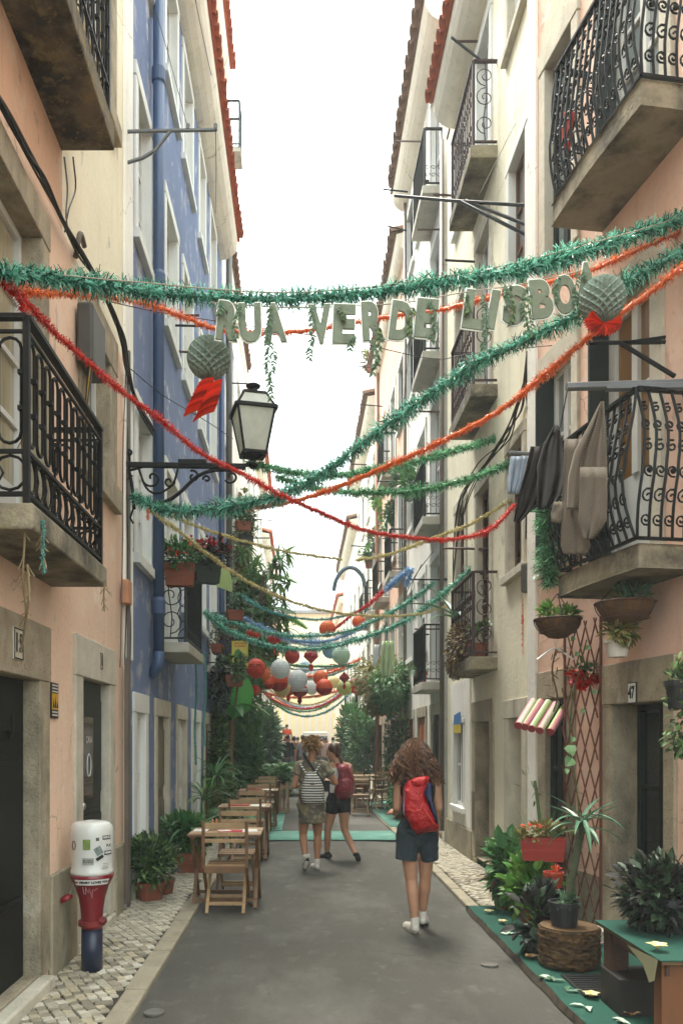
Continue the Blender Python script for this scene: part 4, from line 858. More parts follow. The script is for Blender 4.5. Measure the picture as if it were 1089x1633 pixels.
PM = {'r':mat('red_paper','d83a28',.6,.1,9,trans=.45),'d':mat('ruby_foil','a3122a',.25,.1,9,metal=.3),'g':mat('mint_paper','c2dccb',.6,.05,9,trans=.4),'p':mat('printed_red_paper','e0452c',.6,.1,9,trans=.3),'o':mat('orange_paper','ee7a3c',.6,.1,9,trans=.4),'w':mat('white_paper','e6ecec',.6,.04,9,trans=.4),
 'O':mat('orange_paper_two','e85f2c',.6,.1,9,trans=.35),'c':mat('cream_paper','eadfa8',.6,.05,9,trans=.4),'R':mat('deep_red_paper','dd3f2a',.6,.1,9,trans=.35),'y':mat('lime_paper','d8dc9c',.6,.05,9,trans=.4),'b':mat('pale_blue_paper','a9cbe0',.6,.05,9,trans=.4),'f':mat('orange_fan_paper','f0642c',.6,.1,9,trans=.35)}
for px,py,rp,kd,Y,lb in lant:
    c = W(px,py,Y); r = rp*Y/FPX*1.22; q = MB(); sq = .8 if kd == 'R' else 1
    if kd in 'd':
        q.lathe([(0,-r),(r*.35,-r*.62),(r*.9,-r*.1),(r*.75,r*.3),(r*.2,r*.8),(.01,r)],c,8)
    else:
        prof = []
        for i in range(25):
            th = math.pi*i/24; rr = r*math.sin(th)*(1.0 if i%2 else .975); prof.append((max(rr,.15*r),-r*sq*math.cos(th)))
        q.lathe(prof,c,16)
    o = tag(q.build('paper_lantern',PM[kd],smooth=False),lb,'lantern','paper lanterns strung over the street')
    q = MB(); q.tube([c+Vector((0,0,r*sq)),c+Vector((R.uniform(-.05,.05),0,r+R.uniform(.2,.5)))],.004,3); q.build('string',CABLE_W,o)
    if kd in 'Of': q = MB(); q.lathe([(r*1.01*math.sin(t),-r*math.cos(t)) for t in (.5,.8,1.1,1.4)],c,16); q.build('lower_band',PM['r'],o)
    if kd == 'R' and px in (478,): q = MB(); q.lathe([(r*1.01*math.sin(t),-r*.8*math.cos(t)) for t in (1.3,1.6,1.9)],c,16); q.build('white_band',PM['w'],o)
    if kd == 'p':
        for dx in (-.35,.35): q = MB(); q.tube([c+Vector((math.cos(t)*r*.22+dx*r, -math.sqrt(max(.01,1-(dx+.22*math.cos(t))**2-(.22*math.sin(t)+.1)**2))*r*1.02, math.sin(t)*r*.22+r*.1)) for t in [math.pi*i/6 for i in range(7)]],.008,4); q.build('print_mark',INK,o)
    if kd in 'dR': q = MB(); q.lathe([(r*.2,0),(r*.3,-r*.5),(.005,-r*.9)],c+Vector((0,0,-r*sq)),8); q.build('tassel',PM['r'],o)
# ------------------------------------------------------------------ street lantern on its scrolled bracket
lamp = thing('street_lantern','old four sided iron street lantern with frosted panes on a scrolled wall bracket','street lamp',W(197,745,7.7))
LY = 7.7
def L_(px,py,dy=0): return W(px,py,LY)+Vector((0,dy,0))
q = MB(); q.bar(L_(195,741),L_(392,744),.05,.045); q.bar(L_(285,738),L_(330,738),.07,.05); q.build('bracket_arm',IRON,lamp,bevel=.004)
for pts,r in (([(253,801),(271,797),(290,783),(301,772),(318,758),(342,750),(373,750)],.018),([(197,752),(215,748),(240,740)],.014),([(205,745),(211,775),(214,812)],.016),([(196,770),(212,758)],.01),([(222,748),(232,775),(245,786),(262,783),(277,770),(284,748)],.011),([(214,790),(232,800),(253,801)],.014)):
    q = MB(); q.tube(smooth_path([L_(*p) for p in pts],5),r,6); q.build('bracket_brace',IRON,lamp,smooth=True)
for cx_,cy_,r0,a0,a1 in ((243,762,16,3.0,-3.6),(308,760,10,-2,4.6),(369,760,11,2.6,-4),(270,768,9,0,6.5),(330,764,6,3,9),(381,750,7,0,-5),(206,722,5,-2,5)):
    q = MB(); q.tube([L_(x,y) for x,y in spiral((cx_,cy_),r0,2,a0,a1,22)],.011,6); q.build('scroll',IRON,lamp,smooth=True)
q = MB(); q.tube([L_(207,735),L_(207,722)],.01,5); q.tube([L_(214,808),L_(208,826),L_(213,835)],.01,5); q.build('finial',IRON,lamp)
c0 = W(404,725,LY); rot = Matrix.Rotation(math.radians(14),3,'Z'); zt,zb = Zat(657,LY),Zat(725,LY); zr = Zat(632,LY); zc_ = Zat(612,LY)
def lp(x,y,z): v = rot @ Vector((x,y,0)); return Vector((c0.x+v.x,c0.y+v.y,z))
hb,ht,hr_ = .105,.175,.105
q = MB()
for sx,sy in ((-1,-1),(1,-1),(1,1),(-1,1)):
    q.bar(lp(sx*hb,sy*hb,zb),lp(sx*ht,sy*ht,zt),.022,.022); q.bar(lp(sx*(ht+.005),sy*(ht+.005),zt),lp(sx*hr_,sy*hr_,zr),.018,.018)
for (a,c_),h,z,t in [(e,hh,z_,tt) for hh,z_,tt in ((hb,zb,.026),(ht+.012,zt,.032),(hr_,zr,.026)) for e in (((-1,-1),(1,-1)),((1,-1),(1,1)),((1,1),(-1,1)),((-1,1),(-1,-1)))]:
    q.bar(lp(a[0]*h,a[1]*h,z),lp(c_[0]*h,c_[1]*h,z),t,t)
q.build('lantern_frame',IRON,lamp,bevel=.003)
q = MB(); q.lathe([(.1,zr),(.08,zr+.025),(.04,zr+.04),(.04,zr+.075),(.066,zr+.085),(.07,zr+.1),(.045,zr+.115),(.01,zr+.12)],(c0.x,c0.y,0),16); q.build('lantern_cap',IRON,lamp,smooth=True)
q = MB(); q.lathe([(.03,zb-.13),(.05,zb-.1),(.02,zb-.07),(.03,zb-.05),(.07,zb-.03),(.1,zb)],(c0.x,c0.y,0),12); q.tube([L_(386,744),L_(398,740),L_(404,734)],.02,6); q.build('lantern_base',IRON,lamp,smooth=True)
FROST = mat('frosted_lantern_glass','d8dbd0',.25,.12,5,gain=1.1,dirt=[('7d8078',3,(1,1,1),.5,.75,.4)],trans=.5)
cs = [(-1,-1),(1,-1),(1,1),(-1,1)]
for i in range(4):
    a,c_ = cs[i],cs[(i+1)%4]
    q = MB(); q.quad(lp(a[0]*hb,a[1]*hb,zb),lp(c_[0]*hb,c_[1]*hb,zb),lp(c_[0]*ht,c_[1]*ht,zt),lp(a[0]*ht,a[1]*ht,zt)); q.build('pane',FROST,lamp)
    q = MB(); q.quad(lp(a[0]*ht,a[1]*ht,zt),lp(c_[0]*ht,c_[1]*ht,zt),lp(c_[0]*hr_,c_[1]*hr_,zr),lp(a[0]*hr_,a[1]*hr_,zr)); q.build('roof_pane',FROST,lamp)
# ------------------------------------------------------------------ clothes-line brackets and rods
def rod(label, segs, r, m=IRON, name='clothes_rod', parent=None):
    first = None
    for s_ in segs:
        q = MB(); q.tube([W(*p) for p in s_],r,6); o = q.build(name if first is None else 'brace',m,first if first else parent); first = first or o
    if parent is None: tag(first,label,'bracket')
    return first
rod('grey iron bracket with a curved brace, high on the left corner',[[(199,210,7.75),(344,207,7.75)],[(202,260,7.75),(228,252,7.75),(248,240,7.75),(272,209,7.75)],[(300,208,7.75),(300,198,7.75)],[(344,208,7.75),(344,198,7.75)]],.018,GALV)
rod('long dark iron bracket arm below the top pink balcony',[[(630,312,10.2),(720,320,9.2),(877,330,7.9)],[(742,320,9),(858,366,8)],[(735,322,9),(866,389,8)]],.018,IRON)
rod('thick grey laundry pole tied to the handrail of the laundry balcony',[[(903,617,5.45),(1125,610,5.45)],[(965,618,5.45),(1120,616,5.42)]],.03,GALV,'laundry_pole')
rod('thin rusty laundry rod further left with blue washing',[[(812,722,7.2),(852,724,7.2),(880,724,7.3)]],.018,GALV,'laundry_pole')
rod('black iron bracket arm right of the honeycomb ball',[[(935,547,5.8),(1120,545,5.8)],[(990,548,5.8),(1075,600,5.6)],[(990,548,5.8),(1120,530,5.8)]],.016,IRON)
LABS = ['thin grey arm sticking out left of the second white balcony, upper right sky edge', 'short grey arm just under the top maroon balcony slab', 'thin arm ending in a hook against the sky beside the grey white house', 'short brown arm below the second high balcony on the right', 'rusty arm right above the foil letters L and I', 'rusty rod at the very top beside the uppermost maroon railing', 'slanting strut of the topmost rusty rod', 'grey pole lying over the highest black balcony rail', 'thin pole beside the bare far balcony against the sky', 'brown arm under the middle black balcony slab', 'topmost thin arm above the far bare balcony', 'thin arm low against the sky left of the salmon house', 'dark arm between the two grass green garlands on the right', 'rusty arm just above the lowest maroon balcony', 'rusty arm above the bright blue tinsel bunch', 'handrail like rod on top of the lowest maroon balcony', 'tiny arm beside the blue horseshoe ornament', 'small arm right of the lantern against the sky, upper one', 'small arm right of the lantern against the sky, lower one', 'upper of three rods on the blue house left of the honeycomb ball', 'middle of three rods on the blue house left of the honeycomb ball', 'lowest of three rods on the blue house left of the honeycomb ball', 'thin rod just behind the top of the street lantern', 'rod above the green towel on the right']
for i,(seg) in enumerate([[(611,302,15),(650,306,15)],[(690,310,11),(722,312,11)],[(617,360,16),(648,368,16)],[(665,366,13),(720,366,13)],[(709,415,10.5),(770,418,10.5),(800,412,10.5)],[(726,66,10.5),(800,66,10.2)],[(720,60,10.5),(766,96,10.3)],[(632,225,15.5),(680,226,15)],[(575,645,22),(610,648,22)],[(664,656,13),(720,657,13)],[(569,584,24),(600,586,24)],[(560,740,20),(585,741,20)],[(601,767,17),(650,768,16.8)],[(708,874,11.2),(798,876,10)],[(650,924,13.5),(718,924,12.8)],[(750,915,10.8),(786,915,10)],[(560,870,22),(582,872,22)],[(404,828,24),(434,830,24)],[(400,858,20),(430,858,20)],[(273,503,10.5),(318,503,10.5)],[(280,519,10.5),(322,520,10.5)],[(270,560,11),(312,562,11)],[(370,611,18),(402,612,18)],[(662,1003,14),(700,1003,13)]]):
    rod(LABS[i], [seg], .016, IRON_RU if i%2 else IRON, 'line_bracket').__setitem__('group','clothes-line arms on the fronts')

# dry creepers hanging from the left balcony
cr_ = thing('dry_creeper','thin dry creeper hanging from the corner of the near left iron balcony','plant',W(40,840,4.1))
for pts in ([(33,640,4.05),(38,760,4.05),(40,850,4.05),(37,920,4.1),(42,980,4.2),(34,1040,4.3)],[(44,900,4.1),(47,950,4.1),(40,1000,4.2)],[(70,835,4.1),(66,870,4.1),(74,905,4.1)],[(168,925,5.4),(166,950,5.4),(167,975,5.4)]):
    q = MB(); q.tube(pxpath(pts,6),.006,4); 
    for i in range(10):
        p_ = pxpath(pts,6)[i*3 % (6*(len(pts)-1))]; q.tube([p_,p_+Vector((R.uniform(-.05,.05),0,-R.uniform(.02,.07)))],.003,3)
    q.build('twig', mat('dry_twig','8a7a5c',.9,.2,9), cr_)
garland('small teal tinsel knot hanging at the corner of the near left balcony',[(68,830,4.1),(70,860,4.1),(69,890,4.1),(72,915,4.1)],.02,T_TE,500,.3,.005)
# ================================================================== laundry
def cloth(name, rows, Y0, Y1, px0, px1, m, amp=.03, nf=5, nx=26, label=None, parent=None, thick=.004, seed=0, cat='laundry', sub=3):
    """a hanging cloth from outline rows (py, px_left, px_right); Y runs from Y0 at px0 to Y1 at px1"""
    rr = random.Random(seed); ph = rr.uniform(0,6); q = MB(); R2_ = []
    for a, c in zip(rows, rows[1:]):
        for i in range(sub): t = i/sub; R2_.append(tuple(a[k]+(c[k]-a[k])*t for k in range(3)))
    R2_.append(rows[-1]); vs = []
    for j, (py, xl, xr) in enumerate(R2_):
        for i in range(nx+1):
            s = i/nx; px = xl+(xr-xl)*s; Y = Y0+(Y1-Y0)*(px-px0)/(px1-px0); t = j/len(R2_)
            f = amp*(.4+.8*t)*(math.sin(s*nf*6.28+ph+t*1.5)+.5*math.sin(s*nf*11+ph*2+t*3))+.02*noise.noise(Vector((s*3,t*3,seed)))
            vs.append(W(px,py,Y+f))
    q.add(vs,[(j*(nx+1)+i,j*(nx+1)+i+1,(j+1)*(nx+1)+i+1,(j+1)*(nx+1)+i) for j in range(len(R2_)-1) for i in range(nx)])
    o = q.build(name, m, parent, smooth=True); sm = o.modifiers.new('solid','SOLIDIFY'); sm.thickness = thick
    if label: tag(o,label,cat)
    return o
def rib_extra(freq, dark, axis=0, mixf=.6, duty=.5, ang=0):
    def f(t, tc, c, mix, ramp, nn):
        w = t.nodes.new('ShaderNodeTexWave'); w.inputs['Scale'].default_value = freq; w.bands_direction = 'XYZ'[axis]; w.inputs['Distortion'].default_value = .6; w.inputs['Detail'].default_value = 1
        w.inputs['Detail Scale'].default_value = 2
        t.links.new(tc.outputs['Object'], w.inputs[0]); return mix(ramp(w.outputs[0],duty-.08,duty+.08,(0,0,0,1),(mixf,)*3+(1,)), c, rgb(dark))
    return f
CL_G = mat('grey_ribbed_cloth','857c6e',.95,.1,8,extra=rib_extra(26,'4c463d',2,.75)); CL_K = mat('black_brown_cloth','120e0d',.95,.2,5); CL_K2 = mat('dark_brown_cloth','1d1513',.95,.2,5); CL_B = mat('pale_blue_cloth','a5b4c6',.9,.15,5)
g = cloth('hanging_cardigan',[(640,958,962),(680,938,966),(720,916,967),(760,906,968),(800,904,968),(812,904,962)],5.9,5.35,905,968,CL_G,.02,3,label='grey ribbed cardigan hanging from the laundry pole',seed=1)
cloth('sleeve',[(700,900,935),(760,897,930),(820,895,925),(870,893,942),(884,898,935)],6.05,5.6,895,968,CL_G,.015,2,parent=g,seed=2)
cloth('sleeve',[(745,925,968),(800,924,968),(830,922,967),(848,928,956),(860,930,945)],5.75,5.35,905,968,CL_G,.015,2,parent=g,seed=3)
cloth('hem',[(800,884,908),(820,878,906),(834,880,900)],6.15,6.0,880,905,CL_G,.01,1,parent=g,seed=4)
g = cloth('hanging_sweater',[(678,884,890),(710,866,898),(745,856,902),(760,857,902),(790,856,894),(812,858,880)],6.7,6.1,850,902,CL_K,.02,2,label='black sweater folded over the clothes line beside the grey cardigan',seed=5)
cloth('sleeve',[(712,846,874),(750,838,866),(790,826,858),(815,822,846),(832,818,830)],6.95,6.6,820,870,CL_K2,.015,2,parent=g,seed=6)
cloth('sleeve',[(735,848,868),(780,843,862),(808,842,870),(817,846,862)],6.85,6.6,845,870,CL_K,.015,2,parent=g,seed=7)
cloth('hanging_shirt',[(728,814,842),(745,812,838),(770,809,834),(788,810,826)],7.2,7.1,810,842,CL_B,.015,3,label='small pale blue shirt pegged left of the black sweater',seed=8)
for p in ([(905,617,5.45),(893,680,6.05),(888,684,6.3)],[(965,618,5.45),(960,641,5.45)],[(893,680,6.1),(850,722,7)]): q = MB(); q.tube(pxpath(p,3),.004,4); tag(q.build('clothes_line',CABLE),['thread holding the black sweater','short thread holding the grey cardigan','slack clothes line behind the sweater'][[905,965,893].index(p[0][0])]+' on the laundry pole','line')
g = cloth('hanging_towel',[(1022,610,628),(1045,607,629),(1070,606,628),(1078,608,627)],15.5,15.5,600,630,mat('pale_green_cloth','b7c99a',.9,.1,5),.04,3,label='pale green towel hanging over the leafy balcony on the right',seed=9)
cloth('hanging_towel',[(1028,597,604),(1050,594,603),(1062,595,600)],15.5,15.5,590,604,mat('white_cloth','d7dcdc',.9,.05,5),.02,1,label='narrow white cloth left of the pale green towel',seed=10)
g = cloth('hanging_cloth',[(178,896,918),(200,894,916),(225,897,912),(240,900,908)],6.6,6.4,890,918,mat('red_cloth','b93a2a',.9,.15,5),.015,2,label='red cloth with white spots drying behind the top pink balcony',seed=11)
g = cloth('hanging_flag',[(680,935,960),(700,938,970),(730,942,966),(745,948,956)],6.1,6.0,930,970,mat('green_printed_cloth','2c5a48',.9,.2,25,dirt=[('b0485a',9,(1,1,1),.6,.64,.8)]),.015,2,label='green printed cloth tied inside the laundry balcony',seed=12)
# small striped flag stuck over the low window
q = MB(); q.quad(FR.P(11.35,1.72,.03),FR.P(11.95,1.72,.03),FR.P(11.9,1.98,.03),FR.P(11.4,2.02,.03)); fl = tag(q.build('paper_flag',mat('flag_blue','3f7fc0',.7)),'blue and yellow paper flag above the low window','flag'); q = MB(); q.quad(FR.P(11.35,1.72,.034),FR.P(11.95,1.72,.034),FR.P(11.9,1.84,.034),FR.P(11.38,1.84,.034)); q.build('yellow_half',mat('flag_yellow','d9bf3a',.7),fl)
# rolled awning by the trellis : five striped half tubes
aw = thing('striped_awning','small awning of five pink and green striped tubes over the glazed door','awning',W(865,1140,7.3))
ST = [mat('awning_stripe_pink','d8909a',.6,.05),mat('awning_stripe_green','b4cc8a',.6,.05),mat('awning_stripe_cream','e4dcc8',.6,.05),mat('awning_stripe_red','a84048',.6,.05)]
for i,(a,c) in enumerate([((850,1118),(826,1157)),((862,1119),(836,1159)),((874,1120),(847,1162)),((887,1121),(860,1165)),((903,1122),(877,1167))]):
    A = W(a[0],a[1],7.45); B = W(c[0],c[1],7.15); t = (B-A).normalized(); u = Vector((1,0,0)); u = (u-t*u.dot(t)).normalized(); v = t.cross(u); r = .034; prev = None
    tb = None
    for k in range(4):
        q = MB(); pts = []; a0, a1 = math.pi*(k*2/4-.9), math.pi*((k+1)*2/4-.9)
        for e in (A,B): pts += [e+(u*math.cos(a0+(a1-a0)*j/4)+v*math.sin(a0+(a1-a0)*j/4))*r for j in range(5)]
        q.add(pts,[(j,j+1,6+j,5+j) for j in range(4)])
        o = q.build('awning_tube' if tb is None else 'stripe',ST[(k+i)%3],aw if tb is None else tb,smooth=True); tb = tb or o
    q = MB(); q.lathe([(r*1.04,-.006),(r*1.06,.006),(.001,.006)],B,12,t.to_track_quat('Z','Y').to_matrix()); q.build('tube_end',ST[3],tb)
# ================================================================== plants
def foliage(q, c, rad, n, L, w, up=.3, seed=None):
    c = Vector(c); 
    cl = [Vector((R.gauss(0,.45),R.gauss(0,.45),R.gauss(0,.45))) for _ in range(max(3,n//40))]
    for i in range(n):
        k = cl[i%len(cl)]; p = k+Vector((R.gauss(0,.28),R.gauss(0,.28),R.gauss(0,.28)))
        if p.length > 1.15: p = p.normalized()*R.uniform(.8,1.1)
        P_ = c+Vector((p.x*rad[0],p.y*rad[1],p.z*rad[2])); d = (p+Vector((R.uniform(-.7,.7),R.uniform(-.7,.7),R.uniform(-.6,.6)+up)))
        q.leaf(P_,d,Vector((R.uniform(-.6,.6),R.uniform(-.6,.6),1)),L*R.uniform(.6,1.3),w*R.uniform(.7,1.2))
def frond(q, p, d, L, droop=1.2, n=13, ll=.28, lw=.06):
    p = Vector(p); d = Vector(d).normalized(); pts = [p.copy()]; dd = d.copy()
    for i in range(n): dd = (dd+Vector((0,0,-droop/n))).normalized(); pts.append(pts[-1]+dd*L/n)
    q.tube(pts,[.008*(1-.7*i/n) for i in range(n+1)],4,False)
    for i in range(2,n+1):
        t = (pts[i]-pts[i-1]).normalized(); s_ = t.cross(Vector((0,0,1))); s_ = s_.normalized() if s_.length > .01 else Vector((1,0,0)); k = math.sin(math.pi*(i/n)**.8)*.8+.25
        for sg in (-1,1): q.leaf(pts[i],t*.75+s_*sg+Vector((0,0,-.25)),(0,0,1),L*ll*k,L*lw)
def fronds(par, base, n, L, m, name='frond', spread=.9, ll=.28, lw=.05, e0=.2, e1=1.3, droop=1.3):
    base = Vector(base)
    for i in range(n): a = i*2.4+R.uniform(-.3,.3); q = MB(); frond(q,base+Vector((R.uniform(-.04,.04),R.uniform(-.04,.04),0)),(math.cos(a)*spread,math.sin(a)*spread,R.uniform(e0,e1)),L*R.uniform(.7,1.15),droop,ll=ll,lw=lw); q.build(name,m if R.random()<.7 else LF_L,par)
def pot(par, c, r, h, m, name='pot', flare=.78, soil=True, k=18):
    q = MB(); q.lathe([(r*flare*.2,0),(r*flare,0),(r*.96,h*.8),(r*1.06,h*.8),(r*1.06,h),(r*.92,h),(r*.9,h*.86)],c,k)
    p = q.build(name,m,par,smooth=False)
    if soil: q = MB(); q.lathe([(.001,h*.88),(r*.91,h*.88),(r*.91,h*.9),(.001,h*.92)],c,k); q.build('soil',SOIL,par)
    return p
def trough(par, c, L, d, h, m, rz=0, name='planter_box'):
    M = Matrix.Rotation(rz,3,'Z'); c = Vector(c); q = MB(); top=[(-L/2,-d/2),(L/2,-d/2),(L/2,d/2),(-L/2,d/2)]
    vs = [M@Vector((x*.88,y*.8,0))+c for x,y in top]+[M@Vector((x,y,h))+c for x,y in top]+[M@Vector((x*.93,y*.88,h))+c for x,y in top]+[M@Vector((x*.93,y*.88,h*.8))+c for x,y in top]
    q.add(vs,[(3,2,1,0)]+[(a+i,a+(i+1)%4,b_+(i+1)%4,b_+i) for a,b_ in ((0,4),(4,8),(8,12)) for i in range(4)]+[(12,13,14,15)]); o = q.build(name,m,par); 
    q = MB(); 
    for z in (.78,.45): q.cbox(c+Vector((0,0,h*z)),(L*1.0 if z > .5 else L*.95,d*(1.03 if z>.5 else .97),h*.09),M)
    q.build('planter_rim',m,o); return o
def bush(name,label,cat,base,potr,poth,potm,fr_,n,L,w,m,group=None,cz=None,flowers=None,stems=True,scale=1):
    b_ = thing(name,label,cat,base,group); base = Vector(base)
    if potr: pot(b_,base,potr,poth,potm)
    z = poth+fr_[2]*.75 if cz is None else cz
    if stems:
        q = MB()
        for i in range(9): e = base+Vector((R.uniform(-.7,.7)*fr_[0],R.uniform(-.7,.7)*fr_[1],z+R.uniform(-.3,.5)*fr_[2])); s0 = base+Vector((R.uniform(-.3,.3)*(potr or .05),R.uniform(-.3,.3)*(potr or .05),poth*.85)); q.tube(smooth_path([s0,s0.lerp(e,.5)+Vector((R.uniform(-.04,.04),R.uniform(-.04,.04),.03)),e],3),[.009]*3+[.007]*2+[.004]*2,4)
        q.build('stem',BARK_G,b_)
    q = MB(); foliage(q,base+Vector((0,0,z)),fr_,n,L,w); f = q.build('leaves',m,b_); f['kind'] = 'stuff'
    if flowers:
        q = MB(); foliage(q,base+Vector((0,0,z+fr_[2]*.35)),(fr_[0]*.9,fr_[1]*.9,fr_[2]*.6),flowers[0],flowers[2],flowers[2]*.8,.8); f = q.build('flowers',flowers[1],b_); f['kind'] = 'stuff'
    return b_
def blades(name,label,cat,base,potr,poth,potm,n,L,w,m,droop=1,spread=.8,stem=0,seg=7,leafname='leaf',group=None,fold=.25):
    b_ = thing(name,label,cat,base,group); base = Vector(base)
    if potr: pot(b_,base,potr,poth,potm)
    top = base+Vector((0,0,poth*.9+stem))
    if stem: q = MB(); q.tube(smooth_path([base+Vector((0,0,poth*.8)),base+Vector((.03,0,poth+stem*.5)),top],4),.02,6); q.build('stem',BARK,b_)
    for i in range(n):
        a = i*2.4+R.uniform(-.3,.3); e = R.uniform(.15,1.25); d = Vector((math.cos(a)*spread,math.sin(a)*spread,e)); q = MB(); q.blade(top+Vector((math.cos(a)*.02,math.sin(a)*.02,-.05*R.random())),d,L*R.uniform(.75,1.1),w,droop*R.uniform(.7,1.2),seg,fold); q.build(leafname,m,b_)
    return b_
def G(px,py,z=0): Y = YG(py,z); return Vector(((px-CX)*Y/FPX,Y,z))
# left pavement plants
bush('potted_bush','dark round bush in a terracotta pot on the left cobbles','plant',G(240,1434,PZ),.15,.18,TERRA,(.24,.22,.24),1500,.085,.035,LF_D,cz=.37)
p2 = G(262,1425,PZ); b_ = thing('terracotta_pot','second terracotta pot half hidden behind the dark bush','pot',p2); pot(b_,p2,.11,.16,TERRA)
b_ = blades('potted_palm','broad leaved green plant in a square terracotta planter behind the first table','plant',G(305,1390,PZ),0,.2,TERRA,20,.62,.075,LF_M,1.3,.8,.3)
c = G(305,1390,PZ); trough(b_,c,.34,.3,.24,TERRA,.1); q = MB(); foliage(q,c+Vector((-.12,.05,.42)),(.3,.26,.22),700,.12,.05); f = q.build('leaves',LF_M,b_); f['kind'] = 'stuff'
blades('spiky_plant','tall spiky dark green plant against the blue wall','plant',Vector((-1.45,12.2,PZ)),.14,.25,POT_K,22,.75,.05,LF_D,1.5,.7,.5)
b_ = blades('bamboo_palm','feathery green palm beside the climbing ivy on the left','plant',Vector((-1.42,13.6,PZ)),.15,.25,TERRA,20,.8,.05,LF_M,1.4,.7,.8)
fronds(b_,(-1.42,13.6,.35),16,.95,LF_M,ll=.3,lw=.05); fronds(b_,(-1.45,13.6,.9),8,.6,LF_M)
b_ = thing('climbing_ivy','dark ivy climbing the left wall beside the banana plant','plant',(-1.6,15,PZ)); q = MB()
for s in range(7): q.tube(smooth_path([(-1.62,14.8+s*.12+R.uniform(-.1,.1),.08+k*.55) for k in range(6)],3),.012,4)
q.build('stem',BARK,b_); q = MB(); foliage(q,Vector((-1.52,15,1.1)),(.14,.45,1.1),3200,.1,.06,0); foliage(q,Vector((-1.45,15.1,.5)),(.22,.4,.5),1400,.1,.06,0); f = q.build('leaves',LF_D,b_); f['kind']='stuff'
# banana plant with one huge leaf
bp = thing('banana_plant','tall banana plant with one broad bright leaf in a grey tapered pot','plant',(-1.38,16,PZ)); pot(bp,(-1.38,16,PZ),.2,.55,POT_G)
q = MB(); q.tube(smooth_path([(-1.38,16,.5),(-1.4,16,1.1),(-1.37,16,1.9),(-1.34,15.98,2.35)],5),[.07]*6+[.06]*5+[.045]*5,8); q.build('trunk',mat('banana_trunk','7c6038',.8,.25,7,stretch=(1,1,.3)),bp,smooth=True)
q = MB(); row = []; n = 14
for i in range(n+1):
    t = i/n; wdt = .30*math.sin(math.pi*min(1,t*1.02))**.55*(1 if t<.62 else 1.0-.45*(t-.62)/.38)+.01; p = Vector((-1.34+.02*t,15.85-.05*t,2.0+1.02*t)); p += Vector((.10*math.sin(t*2.5),0,0))
    row.append([p+Vector((-wdt,.10*(1-t),.05*math.sin(t*20))),p+Vector((-wdt*.5,.02,.02)),p,p+Vector((wdt*.5,.02,.02)),p+Vector((wdt,.12*(1-t),.04*math.sin(t*17+1)))])
q.add([v for r_ in row for v in r_],[(i*5+k,i*5+k+1,(i+1)*5+k+1,(i+1)*5+k) for i in range(n) for k in range(4)]); q.build('leaf',LF_B,bp,smooth=True)
for a,e,L_0,mm in ((.1,.4,1.1,LF_L),(-.4,.2,.9,LF_L),(.5,.05,.8,LF_M),(2.9,.5,.6,LF_M),(-1.2,.1,.7,LF_M)):
    q = MB(); q.blade((-1.34,15.98,2.3),(math.cos(a),math.sin(a),e),L_0,.26,.9,9,.15); q.build('leaf',mm,bp)
# bushes, pots behind the tables on the left
bush('leafy_shrub','dense dark shrub just right of the banana trunk','plant',(-1.25,18,PZ),.2,.35,POT_K,(.3,.4,.8),1500,.14,.08,LF_M,cz=1.05)
bush('leafy_shrub','tall dark shrub under the red ball on the left','plant',(-1.35,20.5,PZ),.2,.35,TERRA,(.35,.6,.75),1500,.16,.07,LF_M,cz=1.4)
fb = thing('fern_bush','bright feathery green bush in the large red tub','plant',G(421,1262,0)); fronds(fb,G(421,1262,0)+Vector((0,0,.62)),26,.85,LF_L,ll=.3,lw=.07)
c = G(421,1262,0); b_ = thing('red_tub','large round red tub holding the bright feathery bush','pot',c); pot(b_,c,.3,.62,POT_R)
fb = thing('fern_bush','green palm like bush behind the red tub','plant',(-1.0,24,0)); pot(fb,(-1.0,24,0),.25,.4,TERRA); fronds(fb,(-1.0,24,.45),26,1.25,LF_M,ll=.3,lw=.07)
bush('leafy_shrub','grey green shrub on the left near the distant people','plant',(-1.2,28,0),.25,.4,TERRA,(.45,.8,1.1),2000,.22,.1,LF_G,cz=1.6)
bush('leafy_shrub','small pale shrub furthest down the left side','plant',(-1.3,34,0),.25,.4,TERRA,(.4,.8,1.1),1300,.25,.12,LF_G,cz=1.5)
# papaya-like tree overhead on the left
tr = thing('umbrella_tree','tall tree with fingered leaves arching over the street on the left','tree',(-1.35,20,0))
q = MB(); q.tube(smooth_path([(-1.35,20,0),(-1.3,20,2),(-1.38,20,3.6),(-1.2,20,5.2)],5),[.09]*6+[.07]*5+[.05]*5,8)
tips = []
for i in range(64):
    a = R.uniform(-1.8,1.8); e = Vector((-1.15+R.uniform(-.35,.85),20+R.uniform(-1,1),4.5+R.uniform(-.9,1.7))); q.tube(smooth_path([(-1.3,20,3.8+R.uniform(-.3,1)),Vector((-1.2,20,4.8)).lerp(e,.5)+Vector((0,0,.2)),e],3),.014,4); tips.append(e)
q.build('trunk',BARK,tr); 
big = MB()
for e in tips:
    d0 = Vector((R.uniform(-.5,1),R.uniform(-1,.6),R.uniform(-.2,.5))).normalized(); u = d0.orthogonal().normalized(); v = d0.cross(u)
    q = MB()
    for k in range(9): a = 2*math.pi*k/9; q.blade(e,d0*.5+(u*math.cos(a)+v*math.sin(a))*1.0,R.uniform(.3,.46),.11,.8,5,.2)
    q.build('leaf',LF_M if R.random()<.6 else LF_L,tr)
fronds(tr,(-1.15,19.8,4.6),12,1.25,LF_M,spread=1,ll=.32,lw=.08,e0=-.1,e1=.9); fronds(tr,(-1.2,20,5.5),9,1.0,LF_L,spread=1,ll=.32,lw=.08,e0=0,e1=1)
q = MB(); foliage(q,Vector((-1.25,20.4,4.5)),(.4,.7,1.2),2300,.2,.06,0); f = q.build('small_leaves',LF_M,tr); f['kind']='stuff'
